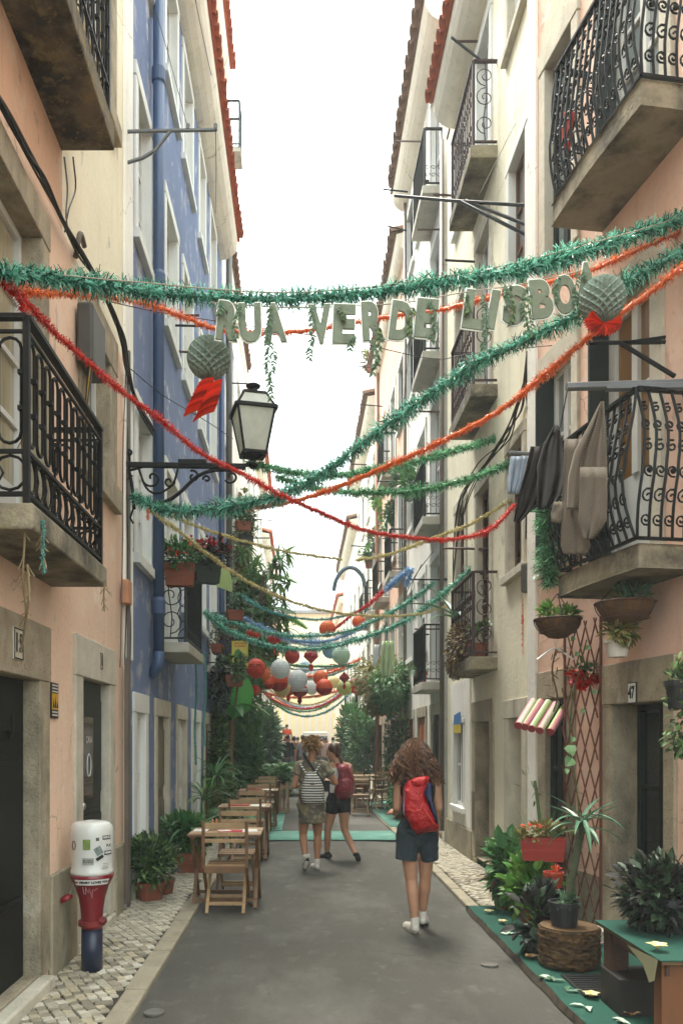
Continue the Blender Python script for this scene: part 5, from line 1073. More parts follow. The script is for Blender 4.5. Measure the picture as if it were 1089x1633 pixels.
b_ = thing('climbing_vine','brown green vine hanging on the white house above the garlands','plant',(-1.6,21,0)); q = MB(); foliage(q,Vector((-1.5,21,6.3)),(.15,.6,1.8),1800,.14,.08,-.4); f = q.build('leaves',LF_Y,b_); f['kind']='stuff'; q=MB(); q.tube([(-1.6,21,0),(-1.62,21.1,3),(-1.6,21,8)],.03,5); q.build('stem',BARK,b_)
# flowers on the blue house balconies
def railbox(label, c, L, d, h, pm, fm, fr_, lm, rz=math.pi/2, n=500, nf=70, name='flower_box', L_l=.07):
    b_ = thing(name,label,'flower box',c); trough(b_,c,L,d,h,pm,rz); q = MB(); foliage(q,Vector(c)+Vector((0,0,h+fr_[2]*.6)),fr_,n,L_l,L_l*.5); f = q.build('leaves',lm,b_); f['kind']='stuff'
    if fm: q = MB(); foliage(q,Vector(c)+Vector((0,0,h+fr_[2]*.95)),(fr_[0],fr_[1],fr_[2]*.6),nf,.05,.045,.8); f = q.build('flowers',fm,b_); f['kind']='stuff'
    return b_
railbox('terracotta flower box with red geraniums on the blue house balcony',W(287,935,9.3),.34,.18,.26,TERRA,LF_O,(.22,.16,.17),LF_M,0)
railbox('dark green flower box with deep red leaves on the blue house balcony',W(329,930,9.6),.32,.18,.24,mat('dark_green_box','2a3a34',.5),LF_R,(.25,.2,.2),LF_P,.5,nf=260)
q = MB(); pts = [(0,0)]+[(math.cos(a),math.sin(a)) for a in [math.radians(-15+i*9) for i in range(13)]]; q.prism([(x*.22,y*.32) for x,y in pts],(1,0,0),(0,0,1),0,.012,W(345,935,10.9)); tag(q.build('garden_fan',mat('pale_green_fan','a4b872',.7)),'pale green quarter round panel beyond the red leaved box','panel')
railbox('small red brown planter hanging on the left with thin leaves',W(375,989,12.4),.25,.15,.15,TERRA,None,(.14,.12,.16),LF_G,.3,200,0)
railbox('terracotta trough with pinkish plants on the far blue balcony',W(347,1042,14.6),.5,.2,.15,TERRA,LF_PK,(.28,.2,.35),LF_Y,math.pi/2,400,60)
for nm,px,py,Y,m_ in (('terracotta planter with trailing leaves below the yellow sign',372,1095,14.5,TERRA),('upper wall planter on the white house by the dark pipe',392,868,19,POT_K),('red pot hung on the white house under the lantern',388,846,18.5,TERRA)):
    railbox(nm,W(px,py,Y),.34,.2,.2,m_,None,(.25,.2,.22),LF_D,.4,420,0,'wall_planter',.1)
b_ = thing('trailing_plant','dark reddish creeper hanging under the far blue balcony','plant',W(352,1080,14.6)); q = MB(); foliage(q,W(352,1095,14.6),(.16,.3,.42),1300,.08,.05,-.7); f = q.build('leaves',LF_P,b_); f['kind']='stuff'
b_ = thing('hanging_greenery','mass of dark green leaves around the red ball on the left','plant',W(390,1125,16.5)); q = MB(); foliage(q,W(387,1115,17),(.42,.6,.6),1500,.16,.07,-.2); f = q.build('leaves',LF_M,b_); f['kind']='stuff'
# yellow sign
Yg = 15.5; c = W(383,1042,Yg); s_ = thing('yellow_sign','yellow garden sign with orange heading and a green leaf drawing','sign',c); q = MB(); q.cbox(c,(.31,.02,.48)); q.build('sign_board',mat('yellow_board','dcd05a',.6,.05,5),s_)
place_text('sign_heading','JARDINS',.07,c+Vector((0,-.012,.19)),(1,0,0),(0,0,1),mat('orange_ink','c8622a',.6),s_,off=.002,sx=.9); place_text('sign_heading','DO BAIRRO',.045,c+Vector((0,-.012,.135)),(1,0,0),(0,0,1),mat('orange_ink','c8622a',.6),s_,off=.002,sx=.9)
q = MB(); q.prism([(-.12,-.07),(-.1,.04),(-.03,.09),(.04,.02),(.1,-.02),(.02,-.06),(-.02,-.12)],(1,0,0),(0,0,1),0,.003,c+Vector((0,-.011,0))); q.build('leaf_drawing',INK_GR,s_); q = MB()
for z in (-.14,-.17,-.2): q.cbox(c+Vector((.01,-.012,z)),(.2,.004,.008))
q.build('sign_line',INK_G,s_); q = MB(); q.tube([c+Vector((0,.02,-.2)),c+Vector((-.1,.05,-1.0))],.02,5); q.build('post',BARK,s_)
# right side plants : far to near
b_ = thing('hanging_greenery','large mass of mixed hanging plants on the right above the chairs','plant',W(610,1120,19)); q = MB(); foliage(q,W(607,1082,19),(.6,1.2,.5),2300,.13,.05,-.2); foliage(q,W(600,1110,18.5),(.35,.8,.4),700,.12,.045,-.4); f = q.build('leaves',LF_Y,b_); f['kind']='stuff'
q = MB(); foliage(q,W(622,1095,17.5),(.35,.8,.5),1800,.14,.05,-.4); f = q.build('trailing_leaves',LF_M,b_); f['kind']='stuff'
trough(b_,W(603,1100,18.5),1.1,.25,.2,TERRA,1.4)
for i,(px,y0,y1,Y) in enumerate(((598,1130,1290,19),(612,1120,1260,17.8),(622,1120,1250,16.8))):
    b_ = thing('climbing_vine',['leftmost leafy stem climbing the right wall beyond the chairs','middle leafy stem climbing the right wall behind the chairs','rightmost leafy stem on the right wall nearest the woman'][i],'plant',(2.15,Y,PZ)); q = MB(); 
    for s in range(4): q.tube(smooth_path([(2.14+R.uniform(-.04,.04),Y+R.uniform(-.2,.2),.08+k*.5) for k in range(5)],3),.018,4)
    q.build('stem',BARK,b_); q = MB(); foliage(q,(2.08,Y,1.15),(.12,.4,1.1),800,.12,.06,-.2); f = q.build('leaves',LF_D if i else LF_M,b_); f['kind']='stuff'
bush('tall_shrub','tall dense green shrub beside the white pillar on the right','plant',(1.85,25,PZ),.25,.4,TERRA,(.42,.8,1.1),2200,.15,.08,LF_M,cz=1.45)
bush('tall_shrub','green shrub further back on the right behind the crowd','plant',(1.95,31,PZ),.25,.4,TERRA,(.5,.9,1.2),1800,.24,.12,LF_M,cz=1.7)
bush('potted_bush','small bush in a pot under the grey white house wall','plant',(2.0,16.2,PZ),.16,.25,TERRA,(.25,.25,.4),800,.12,.05,LF_M)
for i,(px,py,Y,lb,pm,lm) in enumerate([(622,868,22,'upper terracotta pots crowded on the salmon house balcony',TERRA,LF_M),(612,835,23,'left terracotta box on the salmon house balcony',TERRA,LF_L),(636,840,20,'right terracotta box on the salmon house balcony',TERRA,LF_M),(606,815,24,'plant pot against the brown downpipe',TERRA,LF_M),
    (652,796,16.5,'silvery trailing plant in a black box on the black balcony',POT_K,LF_G),(668,800,15.5,'spiky green plant on the near end of the black balcony',POT_K,LF_M),(588,905,26,'small plant on the railing beyond the salmon house',TERRA,LF_M),(600,880,25,'dark fern under the salmon house balcony',POT_K,LF_D),(590,592,26,'tuft of grass in a pot high on the salmon house',TERRA,LF_Y)]):
    railbox(lb,W(px,py,Y),.4,.22,.22,pm,LF_R if i in (0,2) else None,(.3,.3,.28),lm,math.pi/2,420,16,'balcony_planter',.13)
rb = thing('potted_plant','small red pot standing on the black balcony at the right','plant',W(672,1085,14)); pot(rb,W(672,1088,14),.1,.18,POT_R); q = MB(); foliage(q,W(672,1072,14),(.12,.12,.12),150,.08,.04); f = q.build('leaves',LF_M,rb); f['kind']='stuff'
# pots on the lowest maroon balcony of the yellow house
c = Vector((2.08,9.62,2.585)); b_ = thing('potted_plant','terracotta pot on the lowest maroon balcony','plant',c); pot(b_,c,.11,.17,TERRA); q = MB(); foliage(q,c+Vector((0,.0,.3)),(.08,.12,.1),120,.1,.04); f = q.build('leaves',LF_D,b_); f['kind']='stuff'
b_ = thing('trailing_plant','dried pinkish creeper covering the lowest maroon balcony','plant',(2.0,10.4,2.6)); q = MB(); foliage(q,(1.97,10.3,2.75),(.1,.6,.3),1500,.06,.03,-.4); f = q.build('leaves',mat('dried_pink_leaf','6b4a42',.7,.2,6,island=.4,hue='8a7a48'),b_); f['kind']='stuff'
b_ = blades('strap_leaf_plant','broad strap leaves leaning out of the lowest maroon balcony','plant',Vector((2.0,10.6,2.6)),.1,.15,TERRA,9,.8,.1,LF_G,.8,.6,.5)
# hanging baskets under the laundry balcony
def basket(label, c, r, chain_z, m_l):
    b_ = thing('hanging_basket',label,'hanging basket',c); c = Vector(c); q = MB(); q.lathe([(.001,-r*.75),(r*.4,-r*.68),(r*.75,-r*.42),(r*.93,-r*.1),(r,0.02),(r*.9,.02),(r*.85,-.04),(.001,-.03)],c,18); q.build('coir_liner',mat('coir','5f4326',.95,.35,14,bump=1,bscale=40),b_,smooth=True)
    for i in range(9): a = 2*math.pi*i/9; q = MB(); q.tube([c+Vector((math.cos(a)*r*1.02*math.cos(t),math.sin(a)*r*1.02*math.cos(t),-r*.77*math.sin(t)+.02)) for t in [i_*math.pi/2/6 for i_ in range(7)]],.004,4); q.build('wire_rib',IRON_RU,b_)
    q = MB(); q.tube([c+Vector((math.cos(a)*r*1.03,math.sin(a)*r*1.03,.02)) for a in [i_*math.pi/10 for i_ in range(21)]],.006,4); q.tube([c+Vector((math.cos(a)*r*.8,math.sin(a)*r*.8,-r*.45)) for a in [i_*math.pi/10 for i_ in range(21)]],.004,4); q.build('wire_ring',IRON_RU,b_)
    for i in range(3): a = i*2.1+.4; q = MB(); q.tube([c+Vector((math.cos(a)*r,math.sin(a)*r,.02)),Vector((c.x,c.y,chain_z))],.004,4); q.build('chain',IRON,b_)
    q = MB(); foliage(q,c+Vector((0,0,.06)),(r*.8,r*.8,.07),260,.06,.025,.5); f = q.build('leaves',m_l,b_); f['kind']='stuff'
basket('left hanging coir basket with small green shoots',W(889,992,6.45),.18,2.78,LF_L); basket('right larger hanging coir basket above the white pot',W(996,966,5.75),.20,2.78,LF_G)
c = W(984,1048,5.75); b_ = thing('hanging_pot','white pot with dry leaves hung below the right basket','pot',c); pot(b_,c,.085,.125,POT_W,flare=.72); q = MB(); foliage(q,c+Vector((0,0,.17)),(.12,.1,.06),260,.08,.03,-.1); f = q.build('leaves',LF_Y,b_); f['kind']='stuff'; q = MB(); q.tube([c+Vector((0,0,.12)),c+Vector((0,0,.26))],.004,4); q.build('hook',CABLE,b_)
b_ = thing('coat_hanger','pale plastic hanger and dry thorny stem hanging under the left basket','hanger',W(884,1040,6.5)); q = MB(); q.tube(pxpath([(856,1052,6.5),(872,1040,6.5),(886,1034,6.5),(900,1042,6.5),(914,1052,6.5)],4),.008,5); q.tube(pxpath([(886,1034,6.5),(886,1026,6.5),(890,1022,6.5)],3),.004,4); q.build('hanger_bar',WF,b_); q = MB()
for i in range(14): p = W(884+R.uniform(-6,6),1040+i*6,6.5); q.tube([p,p+Vector((R.uniform(-.09,.09),R.uniform(-.03,.03),R.uniform(.0,.06)))],.004,4)
q.tube(pxpath([(886,1035,6.5),(880,1070,6.5),(888,1110,6.5),(882,1135,6.5)],4),.007,4); q.build('thorny_stem',BARK,b_)
# trellis on the pink wall, every lath a part
tl = thing('wooden_trellis','tall diamond trellis of thin brown laths between the two doors','trellis',FP.P(FP.U(935),.1,.04))
ua, ub = FP.U(964), FP.U(906); za, zb_ = .1, 2.62; ww = ub-ua
for k in range(-6,16):
    for sg in (1,-1):
        z0 = za+k*.34; z1 = z0+sg*ww*2.1; a = [0,z0 if sg>0 else z0+ww*2.1]; c_ = [ww,z0+ww*2.1 if sg>0 else z0]
        def clip(p, q_):
            (x0,y0),(x1,y1) = p,q_
            if y0 > y1: x0,y0,x1,y1 = x1,y1,x0,y0
            if y1 < za or y0 > zb_: return None
            if y0 < za: x0 += (x1-x0)*(za-y0)/(y1-y0); y0 = za
            if y1 > zb_: x1 = x0+(x1-x0)*(zb_-y0)/(y1-y0); y1 = zb_
            return (x0,y0),(x1,y1)
        r_ = clip(a,c_)
        if not r_ or abs(r_[0][1]-r_[1][1]) < .05: continue
        q = MB(); wv = .05+.012*sg; q.bar(FP.P(ua+r_[0][0],r_[0][1],wv),FP.P(ua+r_[1][0],r_[1][1],wv),.013,.008,FP.n); q.build('lath',WOOD_T,tl)
for u in (ua,ub): q = MB(); q.bar(FP.P(u,za,.036),FP.P(u,zb_,.036),.024,.014,FP.n); q.build('lath',WOOD_T,tl)
b_ = thing('red_paper_flower','bright red blossoms and dark leaves tied to the trellis top','flower',FP.P(FP.U(928),2.1,.1)); q = MB(); foliage(q,W(928,1080,6.75),(.09,.05,.06),120,.07,.06,.1); f = q.build('petals',mat('bright_red_petal','d8281a',.5,.1,9,island=.3),b_); f['kind']='stuff'; q = MB(); foliage(q,W(930,1072,6.75),(.13,.05,.08),120,.07,.03,.1); f = q.build('leaves',LF_D,b_); f['kind']='stuff'
b_ = thing('climbing_vine','thin vine with a few pale heart leaves climbing the trellis','plant',FP.P(FP.U(915),.1,.09)); q = MB(); q.tube(pxpath([(925,1330,6.6),(918,1250,6.7),(908,1190,6.75),(912,1120,6.7),(925,1060,6.65),(935,1020,6.6)],5),.006,4); q.build('stem',BARK_G,b_)
for px,py in ((905,1188),(912,1208),(903,1225),(915,1175),(930,1130),(922,1040),(940,1030),(915,1015),(905,1010),(950,1100)):
    q = MB(); q.leaf(W(px,py,6.62),(R.uniform(-1,.3),-.4,-.5),(0,-1,.3),.11 if py in (1188,1208) else .06,.10 if py in (1188,1208) else .045); q.build('leaf',mat('pale_heart_leaf','86b07a',.5,.1,5,trans=.2),b_)
bush('hanging_plant','dark trailing plant in a black pot at the right edge by door 47','plant',W(1086,1130,4.7),.09,.16,POT_K,(.1,.1,.26),500,.05,.025,LF_D,cz=.02)
# ---- red planters, aloe, stump, bench
c = W(866,1372,6.75); b_ = railbox('long red planter box with succulents on the trellis foot',c,.36,.17,.19,mat('red_planter','a8362a',.6,.1,6),LF_O,(.2,.1,.07),LF_Y,-.35,260,18,'flower_box',.06)
c = W(882,1415,6.3); b_ = thing('potted_plant','small orange red pot with a dry succulent above the black pot','plant',c); pot(b_,c,.075,.12,mat('orange_red_pot','b8452c',.6,.1,6)); q = MB(); foliage(q,c+Vector((0,0,.12)),(.06,.06,.02),60,.04,.02,.5); f = q.build('leaves',LF_O,b_); f['kind']='stuff'
q = MB(); q.cbox(W(882,1440,6.3)-Vector((0,0,.04)),(.16,.16,.18)); tag(q.build('plant_stand',WOOD_D,bevel=.01),'low brown block carrying the small orange red pot','stand')
for px in (846,880): q = MB(); q.tube([W(px,1330,6.8),W(px,1380,6.85)],.006,4); q.build('hook',CABLE,bpy.data.objects['wooden_trellis'])
SZ = .05
c = Vector((1.86,5.68,SZ)); st = thing('palm_stump','thick round palm stump with rough bark used as a plant stand','stump',c)
q = MB(); prof = []
for i in range(26): z = i/25*.262; prof.append((.206+.003*math.sin(i*2.3)+.002*math.sin(i*5.1)-(.01 if i<2 else 0),z))
q.lathe(prof+[(.2,.272),(.001,.274)],c,72); so_ = q.build('bark',mat('palm_bark','5e4628',.95,.35,9,stretch=(1,1,4),dirt=[('2a1c10',14,(1,1,3),.48,.6,.85),('7d6a3a',7,(1,1,2),.58,.7,.5)],bump=1,bscale=30),st,smooth=True)
dm = so_.modifiers.new('sub','SUBSURF'); dm.levels = dm.render_levels = 1; tx = bpy.data.textures.new('bark_noise','CLOUDS'); tx.noise_scale = .03; dd = so_.modifiers.new('rough','DISPLACE'); dd.texture = tx; dd.strength = .03; dd.texture_coords = 'LOCAL'
q = MB(); q.lathe([(.001,0),(.196,0),(.196,.006),(.001,.007)],c+Vector((0,0,.272)),32); q.build('cut_top',mat('stump_top','6b5232',.9,.25,12,dirt=[('4a3520',20,(1,1,1),.55,.65,.6)],bump=.6),st)
pc = c+Vector((-.04,-.02,.285)); al = thing('aloe_plant','spiky blue green aloe on a leaning stem in a black pot on the stump','plant',pc); pot(al,pc,.105,.165,POT_K,flare=.82)
top = W(928,1312,5.66); q = MB(); q.tube(smooth_path([pc+Vector((.03,0,.14)),pc+Vector((.05,0,.3)),top],5),.028,8); q.build('stem',mat('aloe_stem','4b5238',.8,.25,14,bump=.6),al,smooth=True)
AL = mat('aloe_leaf','5f8a6c',.4,.15,5,trans=.08)
for i in range(19):
    a = i*2.4; e = R.uniform(-.15,1.0); q = MB(); q.blade(top+Vector((0,0,-.05+.005*i)),(math.cos(a),math.sin(a),e),R.uniform(.26,.36),.045,1.25 if e<.7 else .5,8,.3); q.build('leaf',AL,al)
q = MB(); foliage(q,pc+Vector((0,0,.17)),(.08,.08,.03),90,.05,.03,.6); f = q.build('small_leaves',LF_G,al); f['kind']='stuff'
# leafy group of potted plants by the carpet corner
bush('potted_plant','bright broad leaved plant at the back of the plant group by the carpet corner','plant',G(822,1452,PZ),.13,.2,POT_K,(.22,.2,.26),520,.14,.085,LF_M,cz=.42)
bush('potted_plant','light green low plant in the middle of the plant group','plant',G(848,1470,.1),.12,.12,TERRA,(.2,.18,.2),480,.12,.07,LF_L,cz=.3)
bush('potted_plant','dark purple leaved plant left of the stump','plant',G(853,1508,.11),.1,.1,POT_K,(.15,.15,.2),260,.12,.07,LF_P,cz=.22)
bush('potted_plant','dark green plant behind the bright one near the white door frame','plant',G(805,1432,PZ),.11,.15,POT_K,(.18,.18,.2),420,.1,.06,LF_D,cz=.36)
blades('red_leaf_plant','plant with a few long red brown leaves at the left of the group','plant',G(808,1452,PZ),.09,.15,TERRA,8,.34,.06,mat('red_brown_leaf','6e3326',.5,.2,6,trans=.15),1.2,.9,.15)
blades('thin_grass_plant','wispy asparagus like plant rising behind the red planter','plant',W(856,1375,6.95),0,.02,None,26,.5,.01,mat('asparagus_green','6f9a56',.6,.1,5,trans=.2),.5,.35,.05)
q = MB(); q.tube(pxpath([(862,1340,6.9),(858,1290,6.9),(852,1245,6.9)],4),.014,5); foliage(q,W(852,1255,6.9),(.1,.1,.12),10,.1,.02); tag(q.build('dry_shrub',BARK_G),'thin dry shrub stem in front of the glazed door','plant')
# bench/table at lower right
tb = thing('green_topped_bench','rough brown wooden bench covered with green felt at the lower right','bench',(2.2,4.5,SZ))
q = MB(); q.box((1.80,4.08,.49),(2.75,4.98,.512)); q.build('bench_top',mat('bench_top_wood','6d5436',.7,.25,6),tb,bevel=.004); q = MB(); q.box((1.79,4.07,.5125),(2.76,4.99,.518)); q.build('felt_cover',CARPET,tb)
for x,y in ((1.86,4.86),(1.86,4.16),(2.6,4.86),(2.6,4.16)): q = MB(); q.box((x-.045,y-.045,SZ),(x+.07,y+.05,.489)); q.build('leg',WOOD_D if x < 2 and y > 4.5 else mat('brown_bench_leg','7a4a28',.6,.25,6,stretch=(1,1,.2)),tb,bevel=.004)
q = MB(); q.box((1.83,4.1,.43),(1.85,4.95,.489)); q.build('apron',WOOD_D,tb)
q = MB(); q.quad(Vector((1.792,4.5,.49)),Vector((1.79,4.1,.515)),Vector((1.785,4.13,.40)),Vector((1.787,4.2,.37)),Vector((1.79,4.28,.44))); q.build('torn_felt_edge',mat('felt_edge','8a8a6a',.9,.1,5),tb)
q = MB(); q.box((1.80,4.62,SZ),(2.3,4.92,.26)); tag(q.build('dark_crate',mat('dark_crate_wood','1d1712',.7,.2,5),bevel=.006),'dark low crate standing under the green topped bench','crate')
c = Vector((2.12,4.72,.52)); bush('dark_potted_bush','large dark purple green bush in a black pot on the bench','plant',c,.15,.2,POT_K,(.26,.22,.18),1500,.085,.038,LF_P,cz=.22)
q = MB(); q.box((1.72,4.96,SZ+.0005),(2.3,5.42,SZ+.014)); dmat = tag(q.build('door_mat',mat('black_rubber_mat','1a1c1c',.8,.1,30,bump=1,bscale=120),bevel=.003),'black ribbed door mat on the green carpet beside the bench','door mat')
for i in range(9): q = MB(); q.box((1.74,4.98+i*.047,SZ+.0142),(2.28,5.0+i*.047,SZ+.019)); q.build('rib',mat('black_rubber_mat','1a1c1c'),dmat)
# carpets
q = MB(); n = 40; vs = []
xs_ = [1.555,1.57,1.72,1.9,2.2,3.0]; y0,y1 = 2.6,7.72
for i in range(n+1):
    y = y0+(y1-y0)*i/n
    for k,x in enumerate(xs_): vs.append((x+(.004*math.sin(i*1.3)+R.uniform(-.003,.003) if k<2 else 0),y,[.0,SZ-.002,SZ,SZ,SZ,SZ][k]+.003*noise.noise(Vector((x*4,y*3,0)))*(k>0)))
q.add(vs,[(i*6+k,i*6+k+1,(i+1)*6+k+1,(i+1)*6+k) for i in range(n) for k in range(1,5)]); cp = tag(q.build('green_carpet',CARPET,smooth=True),'long dark green carpet with a ragged edge along the pink house','carpet')
q = MB(); q.add(vs,[(i*6,i*6+1,(i+1)*6+1,(i+1)*6) for i in range(n)]); q.build('carpet_edge',mat('carpet_board_edge','4a4030',.9,.3,7,dirt=[('1d1a14',9,(1,1,1),.5,.6,.7)]),cp)
q = MB(); q.quad((xs_[0],y1,0),(3,y1,0),(3,y1,SZ),(xs_[0],y1,SZ)); q.build('carpet_end',CARPET,cp)
def strip(label,x0,x1,y0_,y1_,z):
    q = MB(); n = 24; vs = [(x0+(x1-x0)*i/n, y, z+.004+.004*noise.noise(Vector((i*.7,y,1)))+R.uniform(0,.002)) for y in (y0_,(y0_+y1_)/2,y1_) for i in range(n+1)]
    q.add(vs,[(j*(n+1)+i,j*(n+1)+i+1,(j+1)*(n+1)+i+1,(j+1)*(n+1)+i) for j in range(2) for i in range(n)]); o = tag(q.build('green_carpet',CARPET_L,smooth=True),label,'carpet'); o.modifiers.new('s','SOLIDIFY').thickness = .006; return o
strip('pale green carpet strip laid across the asphalt behind the two women',-.55,1.58,13.0,14.3,.022); strip('pale green carpet under the chairs on the right pavement',1.6,2.2,14.8,21,PZ+.012); strip('pale green carpet patch under the left tables',-.95,-.35,14.4,18.2,.02)
# fallen frangipani blossoms
def blossom(label,px,py,z,r,m,tilt=.6):
    c = G(px,py,z) if z < .2 else W(px,py,4.25); c = Vector((c.x,c.y,z)); b_ = thing('fallen_blossom',label,'flower',c,'frangipani blossoms on the green carpet')
    a0 = R.uniform(0,6)
    for k in range(5): a = a0+2*math.pi*k/5; q = MB(); d = Vector((math.cos(a),math.sin(a),.55)); q.leaf(c+Vector((0,0,.012)),d,(0,0,1),r,r*.8); q.build('petal',m,b_)
    q = MB(); q.ell(c+Vector((0,0,.018)),(r*.16,r*.16,r*.12),8,5); q.build('blossom_centre',mat('orange_centre','d88a2a',.6),b_)
for a in (('yellow blossom at the far left carpet corner',779,1457,SZ,.055,LF_YL),('cream blossom near the far carpet corner',801,1473,SZ,.05,LF_YL),('yellow blossom touching the stump on the left',850,1512,SZ,.055,LF_YL),('peach blossom in front of the stump on the left',846,1530,SZ,.055,LF_PE),('greenish yellow blossom before the stump',873,1538,SZ,.05,LF_YL),('upright yellow blossom in front of the stump centre',907,1531,SZ,.055,LF_YL),
          ('peach blossom at the right of the stump foot',938,1528,SZ,.05,LF_PE),('large yellow blossom beside the door mat',942,1592,SZ,.062,LF_YL),('orange peach blossom at the bottom right of the carpet',1006,1622,SZ,.055,LF_PE),('large yellow blossom on the green bench top',1048,1500,.522,.065,LF_YL),('dusty pink blossom hanging by the bench legs',1003,1518,SZ,.05,LF_PK),('small pink blossom beside the stump',955,1508,SZ,.045,LF_PK)): blossom(*a)
for i,(px,py) in enumerate(((813,1492),(806,1476),(845,1496),(888,1565),(935,1608),(955,1540),(985,1628),(905,1582),(860,1560))):
    q = MB(); c = G(px,py,SZ); 
    for k in range(3): q.leaf(c+Vector((R.uniform(-.03,.03),R.uniform(-.03,.03),.008)),(R.uniform(-1,1),R.uniform(-1,1),.1),(0,0,1),.09,.035)
    tag(q.build('fallen_leaf',LF_G if i%2 else mat('pale_petal','bcd0b8',.6)),['pale torn petals near the far carpet end','grey green leaf at the far carpet corner','pale leaf beside the purple plant','white petals on the carpet before the stump','dark leaves near the large yellow blossom','pale leaf by the stump foot','white petals at the bottom of the carpet','small leaf left of the door mat','leaf bits left of the stump'][i],'leaf')
# ================================================================== bistro furniture (built once, then copied)
def make_chair():
    t = thing('folding_chair','folding wooden chair','chair')
    for s in (-1,1):
        q = MB(); q.bar((s*.2,-.23,.86),(s*.2,-.19,.42),.022,.03,(1,0,0)); q.bar((s*.2,-.19,.43),(s*.2,.2,.0),.022,.03,(1,0,0)); q.build('leg',WOOD,t,bevel=.002)
        q = MB(); q.bar((s*.17,.19,.42),(s*.17,-.22,.0),.022,.03,(1,0,0)); q.build('leg',WOOD_L,t,bevel=.002)
    for z,h in ((.815,.055),(.735,.035),(.675,.035)): q = MB(); q.cbox((0,-.225+(.86-z)*.09,z),(.39,.014,h)); q.build('back_slat',WOOD_L,t,bevel=.002)
    for i in range(6): q = MB(); q.cbox((0,-.17+i*.068,.43),(.37,.052,.014)); q.build('seat_slat',WOOD_L if i%2 else WOOD,t,bevel=.002)
    for s in (-1,1): q = MB(); q.cbox((s*.175,0,.415),(.02,.4,.025)); q.build('seat_rail',WOOD,t)
    for y,z in ((-.15,.08),(.12,.10)): q = MB(); q.cbox((0,y,z),(.34,.02,.032)); q.build('stretcher',WOOD_L,t,bevel=.002)
    q = MB(); q.cbox((0,-.2,.40),(.38,.016,.05)); q.build('stretcher',WOOD,t)
    return t
def make_table():
    t = thing('bistro_table','folding table','table')
    for i in range(6): q = MB(); q.cbox((0,-.27+i*.108,.70),(.70,.104,.02)); q.build('top_plank',WOOD_L if i%3 else WOOD,t,bevel=.002)
    for s in (-1,1):
        for a in (-1,1): q = MB(); q.bar((s*(.31-.015*(a>0)),-.27*a,.0),(s*(.31-.015*(a>0)),.27*a,.69),.022,.035,(1,0,0)); q.build('leg',WOOD,t,bevel=.002)
        q = MB(); q.cbox((s*.30,0,.677),(.025,.6,.03)); q.build('top_rail',WOOD,t)
    for y,z in ((-.22,.07),(.22,.07)): q = MB(); q.cbox((0,y,z),(.6,.02,.03)); q.build('stretcher',WOOD,t)
    return t
ch = make_chair(); tbp = make_table()
gch = 'folding chairs at the bistro tables'; gtb = 'bistro tables along the street'
def put(proto, first, x, y, rz, lb, g, s=1):
    if first: proto.location = (x,y,.008); proto.rotation_euler = (0,0,rz); proto['label'] = lb; proto['group'] = g; proto.scale = (s,)*3; return proto
    return clone(proto,(x,y,.008),rz,lb,g,s)
PI = math.pi
put(ch,True,-.71,7.78,0,'nearest folding chair, seen from behind at the first table',gch)
for x,y,rz,lb in ((-.68,8.62,PI,'folding chair facing us behind the first table'),(-.73,10.72,0,'folding chair seen from behind at the second table'),(-.74,11.95,PI,'folding chair facing us behind the second table'),(-.74,14.25,0,'folding chair seen from behind at the third table'),(-.7,15.5,PI,'folding chair at the far side of the third table'),(-.72,17.4,0,'farthest folding chair of the left row'),
    (1.25,17.6,0,'folding chair on the asphalt edge at the right, nearest of that side'),(1.75,17.9,.2,'right hand folding chair on the pale green carpet'),(1.3,19.8,0,'folding chair behind the nearest one on the right'),(1.95,19.6,.3,'folding chair against the right wall by the vines'),(1.2,21.8,0,'farthest folding chair on the right'),(2.0,15.9,1.4,'folding chair turned sideways beside the red backpack')): put(ch,False,x,y,rz,lb,gch)
for i_,(x,y,lb) in enumerate(((-.74,8.08,'nearest bistro table with red menus, left side'),(-.78,11.25,'second bistro table on the left with white papers'),(-.78,14.8,'third bistro table on the left'),(-.8,18.2,'farthest bistro table of the left row by the red tub'),(1.55,18.8,'bistro table on the right between the chairs'),(1.6,20.9,'farther bistro table on the right'))): put(tbp,i_==0,x,y,0,lb,gtb)
for o in list(C.objects):
    if o.get('category') in ('chair',) and o.location.x > 1.6: o.location.z = .1
# things on the tables
q = MB(); q.cbox((-.70,8.05,.722),(.24,.17,.006)); o = tag(q.build('menu',INK_R,bevel=.001),'red menu card lying on the nearest table','menu'); q = MB(); q.cbox((-.76,8.04,.7265),(.12,.1,.002),Matrix.Rotation(.4,3,'Z')); q.build('menu_page',INK_W,o)
q = MB(); q.cbox((-.52,8.1,.721),(.16,.22,.003),Matrix.Rotation(.1,3,'Z')); tag(q.build('paper_mat',INK_W),'white paper mat on the nearest table','paper')
q = MB(); q.cbox((-1.0,8.13,.721),(.14,.2,.003)); tag(q.build('paper_mat',INK_W),'white paper mat at the left end of the nearest table','paper')
for y,s in ((11.2,'second'),(14.75,'third'),(18.1,'farthest')):
    q = MB(); q.cbox((-.6,y,.722),(.2,.24,.003)); q2 = tag(q.build('paper_mat',INK_W),'white paper mat on the %s left table'%s,'paper'); q = MB(); q.cbox((-.85,y,.726),(.26,.12,.012)); tag(q.build('red_napkins',INK_R,bevel=.003),'folded red napkins on the %s left table'%s,'napkins')
for x,lb in ((-.9,'left glass bottle on the nearest table'),(-.86,'small jar beside the bottle on the nearest table')):
    q = MB(); q.lathe([(.001,0),(.022,0),(.022,.06),(.012,.08),(.01,.1),(.001,.1)],(x,8.25,.722),12); tag(q.build('glass_bottle',mat('amber_glass','b0703a',.2,.1,5),smooth=True),lb,'bottle')
